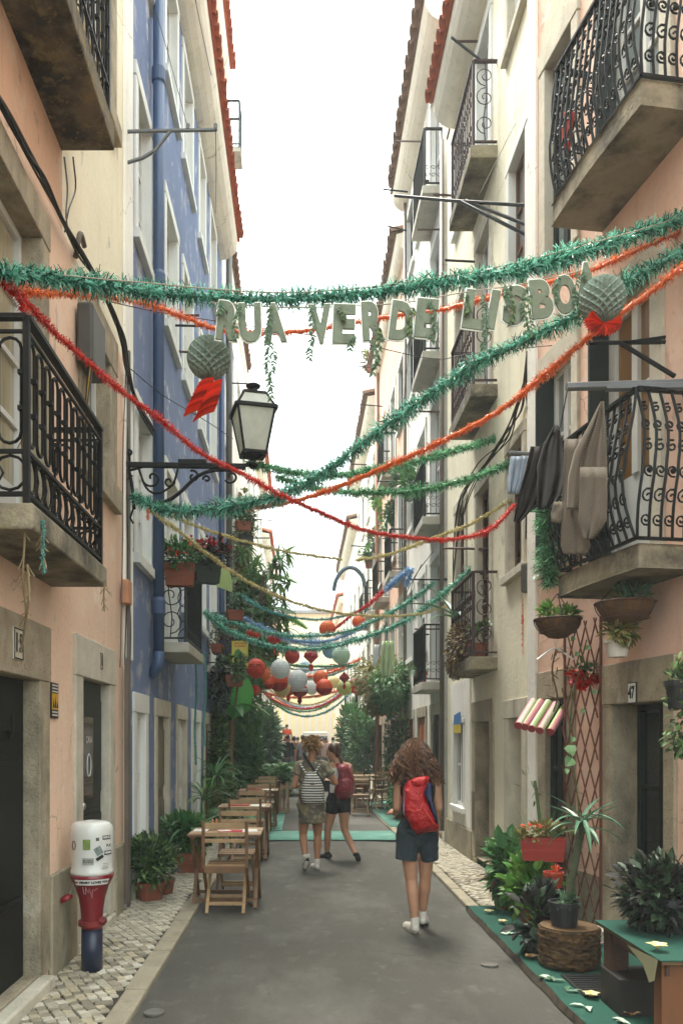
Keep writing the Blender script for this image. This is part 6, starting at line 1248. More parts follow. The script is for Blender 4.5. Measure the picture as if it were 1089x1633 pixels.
# crate stand with a plant, cool box, side stools
cr = thing('crate_stand','slatted wooden crate stand with a small green plant, left of the women','crate',G(450,1296)); c = G(450,1296)
for i in range(4): q = MB(); q.cbox(c+Vector((-.12+i*.08,-.12,.33)),(.05,.016,.66)); q.build('slat',WOOD_L if i%2 else WOOD,cr)
for i in range(4): q = MB(); q.cbox(c+Vector((-.12+i*.08,.12,.33)),(.05,.016,.66)); q.build('slat',WOOD,cr)
for s in (-1,1): 
    for k in range(3): q = MB(); q.cbox(c+Vector((s*.15,-.08+k*.08,.33)),(.016,.05,.66)); q.build('slat',WOOD,cr)
for z in (.05,.58): q = MB(); q.cbox(c+Vector((0,-.133,z)),(.31,.014,.07)); q.build('crate_rail',WOOD_L,cr)
q = MB(); q.cbox(c+Vector((0,0,.63)),(.28,.22,.02)); q.build('crate_shelf',WOOD,cr)
bush('potted_plant','small dense green plant on the crate stand','plant',c+Vector((0,0,.645)),.1,.1,POT_K,(.19,.17,.14),600,.07,.035,LF_M,cz=.2)
c = G(452,1262); q = MB(); q.cbox(c+Vector((0,.3,.32)),(.62,.4,.6)); o = tag(q.build('cool_box',mat('pale_mint_box','bccabd',.5,.05,4),bevel=.04),'pale mint cool box behind the crate stand','box'); q = MB(); q.cbox(c+Vector((0,.3,.66)),(.65,.43,.08)); q.build('lid',mat('pale_mint_lid','cdd8ce',.5,.05,4),o,bevel=.02)
for px,lb in ((404,'left'),(437,'right')):
    c = G(px,1266); t = thing('small_stool','small wooden stool on the %s of the red tub'%lb,'stool',c); q = MB(); q.cbox(c+Vector((0,0,.46)),(.24,.24,.03)); q.build('seat',WOOD_L,t)
    for sx in (-1,1):
        for sy in (-1,1): q = MB(); q.bar(c+Vector((sx*.1,sy*.1,0)),c+Vector((sx*.08,sy*.08,.45)),.03,.03); q.build('leg',WOOD,t)
# ================================================================== hydrant-like post with stickers
hp = Vector((-1.443,5.62,PZ)); hy = thing('painted_hose_post','tall post with blue base, red flared neck and white stickered drum','post',hp); s = 5.62/FPX
def hz(py): return Zat(py,5.62)-PZ
q = MB(); q.lathe([(.001,0),(.073,0),(.0715,hz(1480))],hp,28); q.build('post_base',mat('navy_post_paint','1b2740',.5,.15,6,dirt=[('0f1626',9,(1,1,1),.55,.7,.6),('4a4a44',14,(1,1,1),.64,.7,.5)],coat=.2),hy,smooth=True)
q = MB(); q.lathe([(.071,hz(1481)),(.073,hz(1465)),(.078,hz(1448)),(.09,hz(1430)),(.113,hz(1413)),(.14,hz(1400)),(.15,hz(1393)),(.001,hz(1391))],hp,32); q.build('flared_neck',mat('crimson_post_paint','7d1620',.4,.12,5,dirt=[('3b0c10',7,(1,1,1),.56,.7,.6),('a03038',3,(1,1,1),.6,.8,.4)],coat=.3),hy,smooth=True)
q = MB(); q.lathe([(.141,hz(1393)),(.144,hz(1390)),(.144,hz(1386)),(.138,hz(1384)),(.141,hz(1370)),(.146,hz(1335)),(.1462,hz(1328)),(.144,hz(1322)),(.138,hz(1317)),(.126,hz(1313)),(.105,hz(1310)),(.06,hz(1308.5)),(.03,hz(1308)),(.025,hz(1310)),(.001,hz(1310))],hp,36); q.build('drum',mat('white_post_paint','dcdcd6',.35,.05,4,dirt=[('7d7a6c',6,(1,1,.5),.6,.75,.5)],coat=.3),hy,smooth=True)
q = MB(); q.lathe([(.07,-.02),(.092,-.018),(.092,.018),(.07,.02)],hp+Vector((0,0,hz(1471))),24); q.build('clamp_ring',mat('red_clamp','8a2420',.6,.2,9,dirt=[('3b1a14',14,(1,1,1),.5,.62,.7)]),hy,bevel=.004)
q = MB(); q.lathe([(.001,-.03),(.022,-.03),(.026,0),(.022,.03),(.001,.03)],hp+Vector((.09,-.05,hz(1465))),10,Matrix.Rotation(1.2,3,'X')); q.build('clamp_bolt',mat('red_clamp','8a2420'),hy)
q = MB(); q.lathe([(.01,0),(.045,.006),(.048,.025),(.035,.04),(.01,.045)],hp+Vector((-.155,-.04,hz(1435))),16,Matrix.Rotation(-.5,3,'Y')); q.build('hanging_cap',mat('red_cap','8a1f24',.4,.1,5),hy,smooth=True); q = MB(); q.tube([hp+Vector((-.14,-.04,hz(1424))),hp+Vector((-.12,-.02,hz(1412)))],.006,4); q.build('chain',GALV,hy)
def wrap(name, me, m, r, a0, z, parent=hy):
    for v in me.vertices:
        x,y,d = v.co; a = a0+x/r; rr = r+d; v.co = hp+Vector((rr*math.sin(a),-rr*math.cos(a),z+y))
    me.materials.clear(); me.materials.append(m); return link(name,me,parent)
def patch(name, w, h, r, a0, z, m, d=.0015, n=10, rot=0, slope=0):
    me = bpy.data.meshes.new(name); vs = []; 
    for j in range(2):
        for i in range(n+1): x = -w/2+w*i/n; y = -h/2+h*j; vs.append((x*math.cos(rot)-y*math.sin(rot),x*math.sin(rot)+y*math.cos(rot),d-slope*(y)))
    me.from_pydata(vs,[],[(i,i+1,n+2+i,n+1+i) for i in range(n)]); return wrap(name,me,m,r,a0,z)
A0 = math.atan2(hp.x,hp.y)*-1*0 + .0
yaw = -math.atan2(-hp.x, hp.y)*-1   # camera direction seen from the post
yaw = math.atan2(-hp.x, hp.y)
def decal(w,h,a,z,m,name='sticker',**k): return patch(name,w,h,.1452,yaw+a,z,m,**k)
# neck sticker
zz = hz(1402); patch('sticker',.225,.038,.137,yaw+.0,zz,INK_W,d=.012,n=16,slope=-.35)
me = text_mesh('HENRY LOVES YOU',.0215,0,.0012)
for v in me.vertices: v.co.z = .0155+.35*v.co.y
wrap('sticker_lettering',me,INK,.137,yaw+.1,zz)
me = bpy.data.meshes.new('heart'); hp_ = [(.011*16*math.sin(t)**3/16,.011*(13*math.cos(t)-5*math.cos(2*t)-2*math.cos(3*t)-math.cos(4*t))/16) for t in [2*math.pi*i/24 for i in range(24)]]; me.from_pydata([(x,y,.0155+.35*y) for x,y in hp_],[],[tuple(range(24))]); wrap('sticker_heart',me,INK_R,.137,yaw-.72,zz)
for a,z,w,h,t_,sz in ((.75,hz(1333),.075,.028,'WHO',.026),(.85,hz(1346),.06,.028,'FUC',.026),(.82,hz(1357),.07,.028,'HENRY',.02)):
    decal(w,h,a,z,INK if t_!='FUC' else INK_W); me = text_mesh(t_,sz,0,.001); 
    for v in me.vertices: v.co.z = .003
    wrap('sticker_lettering',me,INK_W if t_!='FUC' else INK,.1452,yaw+a,z)
decal(.05,.07,-.25,hz(1343),mat('green_print','7c8f4a',.6,.3,60)); decal(.075,.045,-.18,hz(1369),mat('grey_print','a5a79c',.6,.1,20)); me = text_mesh('SUZU',.028,0,.001)
for v in me.vertices: v.co.z = .003
wrap('sticker_lettering',me,INK_G,.1452,yaw-.18,hz(1369))
decal(.05,.055,.3,hz(1353),mat('grey_green_print','7d8a84',.6,.35,50),rot=.5); decal(.055,.022,.36,hz(1364),INK,rot=.5,d=.002); decal(.022,.022,.25,hz(1335),INK_G); decal(.05,.03,.62,hz(1377),INK_W,d=.001)
for i in range(4): decal(.045,.003,.66,hz(1374+i*2.2),INK_G,d=.002)
q = MB(); q.tube([hp+Vector((.1466*math.sin(yaw-.95+.12*math.cos(t)),-.1466*math.cos(yaw-.95+.12*math.cos(t)),hz(1345)+.03*math.sin(t))) for t in [2*math.pi*i/14 for i in range(15)]],.003,4); q.build('drawn_ring',mat('brown_ink','6b4326',.7),hy)
pts = [(-.5,.02),(-.46,-.03),(-.36,-.03),(-.33,.02),(-.3,.0),(-.2,-.02),(-.15,.01),(-.05,-.03),(.0,-.06),(.03,0),(.15,-.005),(.3,.01)]
q = MB(); q.tube([hp+Vector(((.123+y*.25)*math.sin(yaw+x),-(.123+y*.25)*math.cos(yaw+x),hz(1414)+y)) for x,y in pts],.0022,4); q.build('chalk_scribble',mat('pink_chalk','c98d92',.8),hy)
# manhole discs in the asphalt
for px,py,lb in ((780,1538,'small round metal cover in the asphalt on the right'),(246,1614,'small round metal cover in the asphalt at the lower left')):
    c = G(px,py,.006); q = MB(); q.lathe([(.001,-.01),(.062,-.01),(.062,.004),(.05,.006),(.046,.003),(.001,.003)],c,20); tag(q.build('metal_cover',mat('cover_metal','605e57',.7,.2,20)),lb,'cover')
# ================================================================== people
def vox(o, size, smooth=4):
    r = o.modifiers.new('one_surface','REMESH'); r.mode = 'VOXEL'; r.voxel_size = size; r.use_smooth_shade = True
    if smooth: s = o.modifiers.new('relax','SMOOTH'); s.factor = .5; s.iterations = smooth
    return o
def chain(q, pts, rs, k=10, flat=False):
    for i in range(len(pts)-1): q.cap(pts[i],rs[i],pts[i+1],rs[i+1],k,flat)
def hand(q, p, d, up, L=.17, curl=.6, side=1):
    """palm, four unequal curled fingers and a thumb"""
    p = Vector(p); d = Vector(d).normalized(); up = Vector(up); s = d.cross(up).normalized(); up = s.cross(d)
    q.cap(p,.024,p+d*L*.42,.03,8); 
    for i in (-1,1): q.cap(p+s*i*.012,.018,p+d*L*.42+s*i*.026,.016,8)
    for i,f in enumerate((.40,.47,.44,.34)):
        b_ = p+d*L*.44+s*(-.03+.02*i)*side; m1 = b_+(d-up*curl*.4)*L*f*.5; q.cap(b_,.0095,m1,.0085,6); q.cap(m1,.0085,m1+(d-up*curl*1.5).normalized()*L*f*.5,.0068,6)
    t0 = p+d*L*.12-s*.028*side; t1 = t0+(d*.6-s*.8*side-up*.3).normalized()*L*.25; q.cap(t0,.013,t1,.011,6); q.cap(t1,.011,t1+(d-up*.5).normalized()*L*.18,.009,6)
def body_mesh(q, J, sc_=1.0, r=None):
    r = r or {}; a = sc_
    c = J['chest']; p = J['pelvis']
    q.ell(c,(.152*a,.10*a,.18*a),14,9); q.ell(p,(.158*a,.115*a,.13*a),14,9); q.cap(Vector(c)-Vector((0,0,.08)),.115*a,Vector(p)+Vector((0,0,.05)),.12*a,14)
    for s in 'LR':
        q.cap(Vector(c)+Vector((0,0,.11*a)),.07*a,J['sh'+s],.052*a,10); chain(q,[J['sh'+s],J['el'+s],J['wr'+s]],[.047*a,.037*a,.025*a])
        chain(q,[J['hip'+s],Vector(J['hip'+s]).lerp(Vector(J['kn'+s]),.5),J['kn'+s]],[.088*a,.073*a,.052*a])
        k = Vector(J['kn'+s]); an = Vector(J['an'+s]); cf = k.lerp(an,.3)-Vector((0,.012,0)); chain(q,[k,cf,an],[.05*a,.053*a,.033*a])
    q.cap(Vector(c)+Vector((0,0,.12)),.06*a,J['head']-Vector((0,0,.06)),.05*a,10)
def head_mesh(q, c, yaw_=0, sc_=1.0, pitch=0):
    M = Matrix.Rotation(yaw_,3,'Z') @ Matrix.Rotation(pitch,3,'X'); c = Vector(c)
    def P_(x,y,z): return c+M@Vector((x,y,z))*sc_
    q.ell(c,(.072*sc_,.09*sc_,.105*sc_),16,12,M); q.ell(P_(0,.035,-.055),(.05*sc_,.05*sc_,.055*sc_),12,8,M)      # skull, jaw
    q.cap(P_(0,.085,.01),.011*sc_,P_(0,.108,-.02),.015*sc_,8); q.ell(P_(0,.088,-.055),(.022*sc_,.01*sc_,.007*sc_),8,6,M); q.ell(P_(0,.088,-.067),(.02*sc_,.01*sc_,.007*sc_),8,6,M)   # nose, lips
    q.ell(P_(0,.075,-.095),(.018*sc_,.015*sc_,.015*sc_),8,6,M)
    for s in (-1,1): q.ell(P_(s*.072,-.005,-.015),(.008*sc_,.018*sc_,.03*sc_),8,6,M); q.ell(P_(s*.028,.08,.022),(.02*sc_,.012*sc_,.006*sc_),8,6,M)
    return P_
def eyes(P_, par, s=1.0):
    for sx in (-1,1): q = MB(); q.ell(P_(sx*.028,.082,.005),(.011*s,.006*s,.007*s),8,6); o = q.build('eye',INK_W,par,smooth=True); q = MB(); q.ell(P_(sx*.028,.089,.005),(.005,.003,.005),8,6); q.build('iris',INK,par)
def shoe(name, par, heel, toe, r, m, sole, up=(0,0,1), ankle=None, high=0):
    heel = Vector(heel); toe = Vector(toe); d = (toe-heel).normalized(); up = Vector(up); s = d.cross(up).normalized(); up = s.cross(d); q = MB(); L = (toe-heel).length
    q.cap(heel+up*.035,.034*r,heel+d*L*.5+up*.035,.038*r,10); q.cap(heel+d*L*.45+up*.03,.042*r,heel+d*L*.85+up*.022,.034*r,10)
    for i in (-1,1): q.cap(heel+d*L*.3+up*.02+s*.012*i,.03*r,heel+d*L*.8+up*.016+s*.014*i,.026*r,8)
    if ankle is not None: q.cap(heel+up*.05+d*.02,.036*r,Vector(ankle)+Vector((0,0,high)),.038*r,10)
    o = vox(q.build(name,m,par),.006,3)
    q = MB(); n = 14; poly = []
    for i in range(n*2):
        t = 2*math.pi*i/(n*2); x = math.cos(t); poly.append((L*.5+x*L*.5*1.04, math.sin(t)*(.036+.007*x)*r))
    q.prism(poly,d,s*-1,-.004,.017,heel); o2 = q.build('sole',sole,o); return o
def hair_strands(q, roots, fall, n, L, curl, rad, seed=1, spread=.05):
    rr = random.Random(seed)
    for i in range(n):
        p, nrm = roots(rr); pts = []; ph = rr.uniform(0,6.28); f = rr.uniform(2.5,4.5); LL = L*rr.uniform(.65,1.1); tgt = fall(p,nrm,rr); a_ = curl*rr.uniform(.4,1.2)
        for k in range(13):
            t = k/12; c = p+nrm*.02*min(1,t*4)+tgt*t*LL+Vector((0,0,-LL*.25*t*t)); am = a_*min(1,t*1.6)
            pts.append(c+Vector((math.cos(ph+f*t*6.28)*am,math.sin(ph+f*t*6.28)*am,0)))
        q.tube(pts,[rad*(1-.6*k/12) for k in range(13)],3,False)
def puffy(name, par, m, pts, Y, th, cen=None, org=None, back=.0, layers=((1,0),(.97,.45),(.85,.78),(.6,.95),(.3,1.0)), sub=1):
    """a stuffed shape from an outline in photo pixels, bulging towards the camera by th metres"""
    P_ = smooth_path([Vector((x,y,0)) for x,y in pts+pts[:1]],4)[:-1]; n = len(P_); cx = sum(p.x for p in P_)/n; cy = sum(p.y for p in P_)/n; q = MB(); vs = []
    Ls = [(1,-back)]+list(layers)
    for s_,d in Ls: vs += [W(cx+(p.x-cx)*s_,cy+(p.y-cy)*s_,Y-th*d) for p in P_]
    N = len(Ls); vs.append(W(cx,cy,Y-th*1.01)); fs = [(j*n+i,j*n+(i+1)%n,(j+1)*n+(i+1)%n,(j+1)*n+i) for j in range(N-1) for i in range(n)]+[((N-1)*n+i,(N-1)*n+(i+1)%n,N*n) for i in range(n)]+[tuple(range(n))]
    q.add(vs,fs); o = q.build(name,m,par,smooth=True); 
    if sub: s_ = o.modifiers.new('sub','SUBSURF'); s_.levels = s_.render_levels = sub
    return o
def rough(o, strength=.01, size=.08, name='fold_noise'):
    t = bpy.data.textures.get(name+str(size)) or bpy.data.textures.new(name+str(size),'CLOUDS'); t.noise_scale = size
    d = o.modifiers.new('folds','DISPLACE'); d.texture = t; d.strength = strength; d.texture_coords = 'GLOBAL'; return o
# ---- woman with the red backpack
Y1_ = 6.84; B = Vector(((668-CX)*Y1_/FPX,Y1_,.008)); k_ = Y1_/FPX
def w1(px,py,y=0): return Vector(((px-CX)*k_,Y1_+y,H-(py-CY)*k_))
p = thing('person','woman with long curly brown hair, dark shorts and a red backpack walking away','person',B)
J = dict(chest=w1(665,1252),pelvis=w1(665,1322),head=w1(661,1198,.01),shL=w1(636,1236),shR=w1(693,1236),elL=w1(633,1288,-.02),wrL=w1(634,1300,.17),elR=w1(699,1288,.0),wrR=w1(695,1325,.12),
  hipL=w1(650,1330),hipR=w1(680,1330),knL=w1(656,1402,.02),knR=w1(681,1400,.1),anL=w1(661,1468,-.02),anR=w1(679,1462,.2))
q = MB(); body_mesh(q,J); P1_ = head_mesh(q,J['head'],0,.95); hand(q,J['wrL'],(-.25,.9,.1),(0,0,1),.16,.7,1); hand(q,J['wrR'],(.0,.5,-.8),(0,1,.4),.16,.6,-1)
vox(q.build('body',SKIN2,p),.0075,5); eyes(P1_,p,.95)
q = MB(); q.ell(w1(665,1258),(.165,.113,.18),14,9); q.cap(w1(665,1270),.128,w1(665,1312),.135,14); q.cap(w1(650,1240),.06,w1(648,1222),.028,8); q.cap(w1(680,1240),.06,w1(681,1222),.028,8)
rough(vox(q.build('tank_top',mat('black_knit','17181c',.9,.15,6),p),.01,4),.012,.09)
q = MB(); q.ell(w1(665,1322),(.172,.128,.12),14,9); q.cap(w1(665,1304),.135,w1(665,1318),.15,14,True); q.ell(w1(665,1334),(.12,.11,.09),14,9)
q.cap(w1(651,1326),.1,w1(647,1371,-.0),.093,16,True); q.cap(w1(680,1326),.1,w1(685,1372,.05),.082,16,True)
DEN = mat('dark_washed_denim','2e3a42',.9,.15,7,dirt=[('56656e',14,(1,1,1),.55,.75,.45)],bump=.4,bscale=90); rough(vox(q.build('shorts',DEN,p),.008,2),.016,.11)
HR1 = mat('brown_curly_hair','3e271b',.6,.25,9,gain=1.15,island=.5,hue='61432c'); HR1D = mat('dark_brown_hair','2c1a12',.6,.25,9,island=.3)
q = MB(); q.ell(w1(661,1196),(.09,.108,.105),14,10); q.ell(w1(659,1218,-.05),(.108,.085,.11),14,10); q.ell(w1(658,1232,-.07),(.122,.07,.085),14,9); hs = vox(q.build('hair',HR1D,p),.012,3)
hc = w1(661,1196)
def roots1(rr):
    a = rr.uniform(0,2*math.pi); e = rr.uniform(.0,1.45); n_ = Vector((math.cos(a)*math.cos(e),-abs(math.sin(a)*math.cos(e))*1.0+.2*rr.random(),math.sin(e))).normalized(); return hc+Vector((n_.x*.09,n_.y*.105,n_.z*.103)), n_
def fall1(p_,n_,rr): return Vector((n_.x*.42+rr.uniform(-.17,.17),-.12+rr.uniform(-.12,.06),-.9)).normalized()
q = MB(); hair_strands(q,roots1,fall1,1100,.25,.022,.0055,3); o = q.build('curls',HR1,hs); o['kind']='stuff'
RED = mat('glossy_red_nylon','c00a14',.42,.12,3,bump=1.6,bscale=14,spec=.6,dirt=[('f04038',5,(1,1,1),.62,.75,.6)]); NAV = mat('navy_nylon','1d2f58',.5,.12,6,bump=.8,bscale=12)
def z4(x,y): return (600+x/4.664,1160+y/4.664)
bk = puffy('backpack',None,RED,[z4(*a) for a in ((285,372),(345,362),(388,368),(384,430),(362,490),(400,590),(452,705),(452,765),(370,782),(300,792),(255,730),(210,655),(198,560),(200,480),(222,415))],Y1_-.13,.15,back=.15)
rough(bk,.035,.06); tag(bk,'glossy red and navy backpack worn by the woman with curly hair','backpack')
puffy('side_panel',bk,NAV,[z4(*a) for a in ((380,395),(405,430),(412,520),(440,620),(458,700),(452,728),(420,670),(385,560),(355,485),(368,430))],Y1_-.17,.10,back=.05)
puffy('side_panel',bk,mat('lilac_nylon','a48bb0',.5),[z4(*a) for a in ((212,430),(205,500),(196,600),(200,650),(212,640),(210,560),(214,480))],Y1_-.16,.07,back=.05)
puffy('top_flap',bk,RED,[z4(*a) for a in ((250,395),(300,370),(380,368),(375,430),(330,450),(270,440))],Y1_-.19,.10,back=.03)
for pts in (((300,475),(312,490),(300,520)),((350,600),(390,660),(430,720)),((240,600),(280,625),(330,610),(345,560))):
    q = MB(); q.tube([W(*z4(*a),Y1_-.285) for a in pts],.003,4); q.build('seam',mat('light_red_seam','f06a5a',.4),bk)
for a,c_ in (((642,1222),(650,1244)),((684,1222),(680,1242))): q = MB(); q.bar(w1(*a,-.03),w1(*c_,-.12),.04,.012,(0,1,0)); q.build('strap',NAV,bk)
WS = mat('white_canvas_shoe','d9d4c8',.8,.1,9,dirt=[('8d8676',9,(1,1,1),.6,.75,.4)]); SOL = mat('pale_sole','cfc9bb',.8); SOLD = mat('dark_sole','24211f',.8,.2,30,bump=.8)
shoe('shoe',p,Vector((w1(661,0).x,Y1_-.06,.012)),Vector((w1(655,0).x-.03,Y1_+.17,.012)),1.0,WS,SOL,ankle=J['anL'],high=.02); shoe('shoe',p,Vector((w1(679,0).x,Y1_+.17,.03)),Vector((w1(681,0).x+.04,Y1_+.39,.012)),1.0,WS,SOLD,ankle=J['anR'],high=.02)
# ---- woman in the patterned dress
Y2_ = 10.1; k2 = Y2_/FPX
def w2(zx,zy,y=0): px,py = 455+zx/6.807,1160+zy/6.807; return Vector(((px-CX)*k2,Y2_+y,H-(py-CY)*k2))
p = thing('person','woman with short curly hair in a snake print dress, left of the pair','person',Vector((w2(290,0).x,Y2_,.008)))
J = dict(chest=w2(285,520),pelvis=w2(285,830),head=w2(288,200),shL=w2(160,400),shR=w2(420,400),elL=w2(95,640,-.03),wrL=w2(150,640,.2),elR=w2(545,600,.0),wrR=w2(480,600,.22),hipL=w2(215,860),hipR=w2(345,860),knL=w2(192,1165,.02),knR=w2(352,1180,.05),anL=w2(215,1385,-.12),anR=w2(345,1440,.0))
q = MB(); body_mesh(q,J,.98); P2_ = head_mesh(q,J['head'],.15,.93); hand(q,J['wrL'],(.5,.7,.2),(0,0,1),.16,.7,1); hand(q,J['wrR'],(-.5,.7,.2),(0,0,1),.16,.7,-1); vox(q.build('body',SKIN,p),.009,4); eyes(P2_,p,.93)
def snake(t,tc,c,mix,ramp,nn):
    v = t.nodes.new('ShaderNodeTexVoronoi'); v.inputs['Scale'].default_value = 16; t.links.new(tc.outputs['Object'],v.inputs[0]); c = mix(ramp(v.outputs['Distance'],.25,.5,(0,0,0,1),(.7,.7,.7,1)),c,rgb('3b362c')); return mix(ramp(nn(7,(1,1,1),3),.5,.58,(0,0,0,1),(.55,.55,.55,1)),c,rgb('94855a'))
DR = mat('snake_print_fabric','a09a86',.85,.2,6,extra=snake)
q = MB(); q.ell(w2(285,520),(.175,.125,.19),14,9); n = 22; vs = []
q.cap(w2(285,560),.15,w2(285,1035),.165,22,True); q.ell(w2(285,850),(.185,.14,.16),16,9); q.cap(w2(285,430),.1,w2(170,415),.07,10); q.cap(w2(285,430),.1,w2(410,415),.07,10); q.cap(w2(165,405),.07,w2(118,515,-.01),.072,12,True); q.cap(w2(415,405),.07,w2(490,520,.0),.072,12,True)
rough(vox(q.build('dress',DR,p),.011,2),.025,.10)
HR2 = mat('blond_brown_curls','7a5836',.6,.25,9,island=.45,hue='a07c4c'); q = MB(); q.ell(w2(288,190),(.086,.098,.098),14,10); hs = vox(q.build('hair',HR2,p),.012,2)
hc2 = w2(288,190)
def roots2(rr):
    a = rr.uniform(0,2*math.pi); e = rr.uniform(-.75,1.5); n_ = Vector((math.cos(a)*math.cos(e),math.sin(a)*math.cos(e)-.25,math.sin(e))).normalized(); return hc2+Vector((n_.x*.085,n_.y*.095,n_.z*.097)), n_
q = MB(); hair_strands(q,roots2,lambda a,b__,rr: Vector((rr.uniform(-1,1),rr.uniform(-1,1),rr.uniform(-1,.6))),420,.05,.012,.0055,5); o = q.build('curls',HR2,hs); o['kind']='stuff'
def z5(x,y): return (455+x/6.807,1160+y/6.807)
STP = mat('striped_canvas','e2dfd4',.85,.05,6,extra=rib_extra(10.2,'24262a',2,.95,.5)); bk = puffy('backpack',None,STP,[z5(*a) for a in ((225,490),(275,478),(325,485),(375,540),(412,640),(425,740),(418,820),(360,842),(290,848),(215,835),(180,800),(168,720),(188,600))],Y2_-.14,.12,back=.12); tag(bk,'small black and white striped backpack on the woman in the dress','backpack')
for a,c_ in (((165,395),(232,500)),((372,395),(318,488))): q = MB(); q.bar(w2(*a,-.12),w2(*c_,-.19),.022,.01,(0,1,0)); q.build('strap',STP,bk)
q = MB(); q.ell(w2(292,600,-.262),(.035,.008,.012),10,6); q.build('bag_badge',mat('dark_badge','3a2620',.6),bk); q = MB(); q.cap(w2(285,478,-.17),.006,w2(330,480,-.17),.006); q.build('top_handle',INK,bk)
q = MB(); q.tube(smooth_path([w2(200,290,-.03),w2(215,320,-.13),w2(300,440,-.16),w2(375,545,-.17),w2(415,600,-.1),w2(430,650,.0)],5),.017,5); tag(q.build('shoulder_strap',mat('black_webbing','131416',.8)),'black cross-body strap of the woman in the dress','strap')
q = MB(); q.cbox(w2(445,640,.08),(.09,.05,.14)); q.tube([w2(470,620,.08),w2(480,760,.08)],.012,4); tag(q.build('camera_bag',mat('black_bag','15161a',.6),bevel=.015),'small black bag hanging between the two women','bag')
shoe('shoe',p,w2(245,1400,-.14),Vector((w2(205,0).x,Y2_-.05,.02)),1.0,WS,SOLD,up=(0,.85,.3),ankle=J['anL']); shoe('shoe',p,Vector((w2(345,0).x,Y2_-.03,.012)),Vector((w2(315,0).x-.03,Y2_+.19,.012)),1.0,WS,SOL,ankle=J['anR'])
# ---- woman with braid and maroon backpack
Y3_ = 11.0; k3 = Y3_/FPX
def w3(zx,zy,y=0): px,py = 455+zx/6.807,1160+zy/6.807; return Vector(((px-CX)*k3,Y3_+y,H-(py-CY)*k3))
p = thing('person','woman with a brown braid, white top and black shorts looking down to the left','person',Vector((w3(590,0).x,Y3_,.008)))
J = dict(chest=w3(590,500),pelvis=w3(575,790),head=w3(515,260),shL=w3(500,420,.03),shR=w3(690,425),elL=w3(480,570,.12),wrL=w3(440,520,.28),elR=w3(715,580,.1),wrR=w3(650,600,.3),hipL=w3(515,830),hipR=w3(630,830),knL=w3(462,1120,.05),knR=w3(645,1120,.03),anL=w3(455,1370,.1),anR=w3(745,1345,-.3))
q = MB(); body_mesh(q,J,.97); P3_ = head_mesh(q,J['head'],1.15,.95,-.35); hand(q,J['wrL'],(-.4,.6,.5),(0,0,1),.16,.7,1); hand(q,J['wrR'],(-.5,.7,.1),(0,0,1),.16,.7,-1); vox(q.build('body',SKIN2,p),.009,4); eyes(P3_,p,.95)
q = MB(); q.ell(w3(588,520),(.16,.112,.17),14,9); q.cap(w3(585,560),.122,w3(578,700),.13,14); q.cap(w3(510,440,.02),.05,w3(520,390,.02),.03,8); rough(vox(q.build('tank_top',mat('white_jersey','e0dcd4',.9,.05,6),p),.01,3),.01,.09)
q = MB(); q.ell(w3(575,790),(.17,.127,.12),14,9); q.cap(w3(575,705),.13,w3(575,760),.15,14,True); q.cap(w3(515,830),.098,w3(495,925,.02),.09,14,True); q.cap(w3(630,830),.1,w3(640,920,.0),.092,14,True); vox(q.build('shorts',mat('black_jersey','111215',.85,.1,6),p),.008,3)
HR3 = mat('chestnut_hair','4a2d1c',.5,.25,12,island=.3); q = MB(); hcc = w3(530,235); q.ell(hcc,(.088,.098,.09),14,10); q.ell(w3(560,275,-.02),(.06,.06,.07),10,8); hs = vox(q.build('hair',HR3,p),.012,2)
q = MB(); bp_ = [w3(575,290,-.06),w3(592,320,-.08),w3(603,350,-.1),w3(612,380,-.11),w3(618,400,-.12)]
for i,a in enumerate(smooth_path(bp_,3)): q.ell(a,(.026-.001*i,.022,.02),8,6,Matrix.Rotation(.7*(1 if i%2 else -1),3,'Y'))
q.build('braid',HR3,hs,smooth=True)
MAR = mat('maroon_nylon','84202c',.45,.15,4,bump=1.2,bscale=10); bk = puffy('backpack',None,MAR,[z5(*a) for a in ((560,420),(600,395),(660,400),(700,450),(742,530),(752,620),(742,720),(690,768),(620,780),(560,768),(528,700),(545,610),(572,520))],Y3_-.13,.2,back=.12); tag(bk,'maroon backpack carried by the woman with the braid','backpack'); rough(bk,.02,.1)
puffy('front_pocket',bk,MAR,[z5(*a) for a in ((600,560),(660,540),(715,570),(722,680),(690,720),(620,725),(590,680))],Y3_-.30,.07,back=.03); puffy('top_flap',bk,MAR,[z5(*a) for a in ((575,430),(630,405),(690,450),(715,520),(650,500),(590,510))],Y3_-.24,.08,back=.03)
for a,c_ in (((550,380),(580,440)),((690,400),(680,450))): q = MB(); q.bar(w3(*a,-.02),w3(*c_,-.14),.045,.014,(0,1,0)); q.build('strap',MAR,bk)
q = MB(); q.tube([w3(612,425,-.3),w3(600,520,-.32)],.012,5); q.build('buckle_strap',mat('dark_maroon','4a141c',.6),bk)
SAN = mat('black_sandal','1a1816',.7); shoe('sandal',p,Vector((w3(490,0).x,Y3_+.05,.015)),Vector((w3(375,0).x,Y3_+.14,.015)),.85,SAN,SOLD,ankle=J['anL']); shoe('sandal',p,w3(765,1360,-.33),Vector((w3(780,0).x,Y3_-.28,.02)),.9,SAN,SOLD,up=(0,.9,.2),ankle=J['anR'])
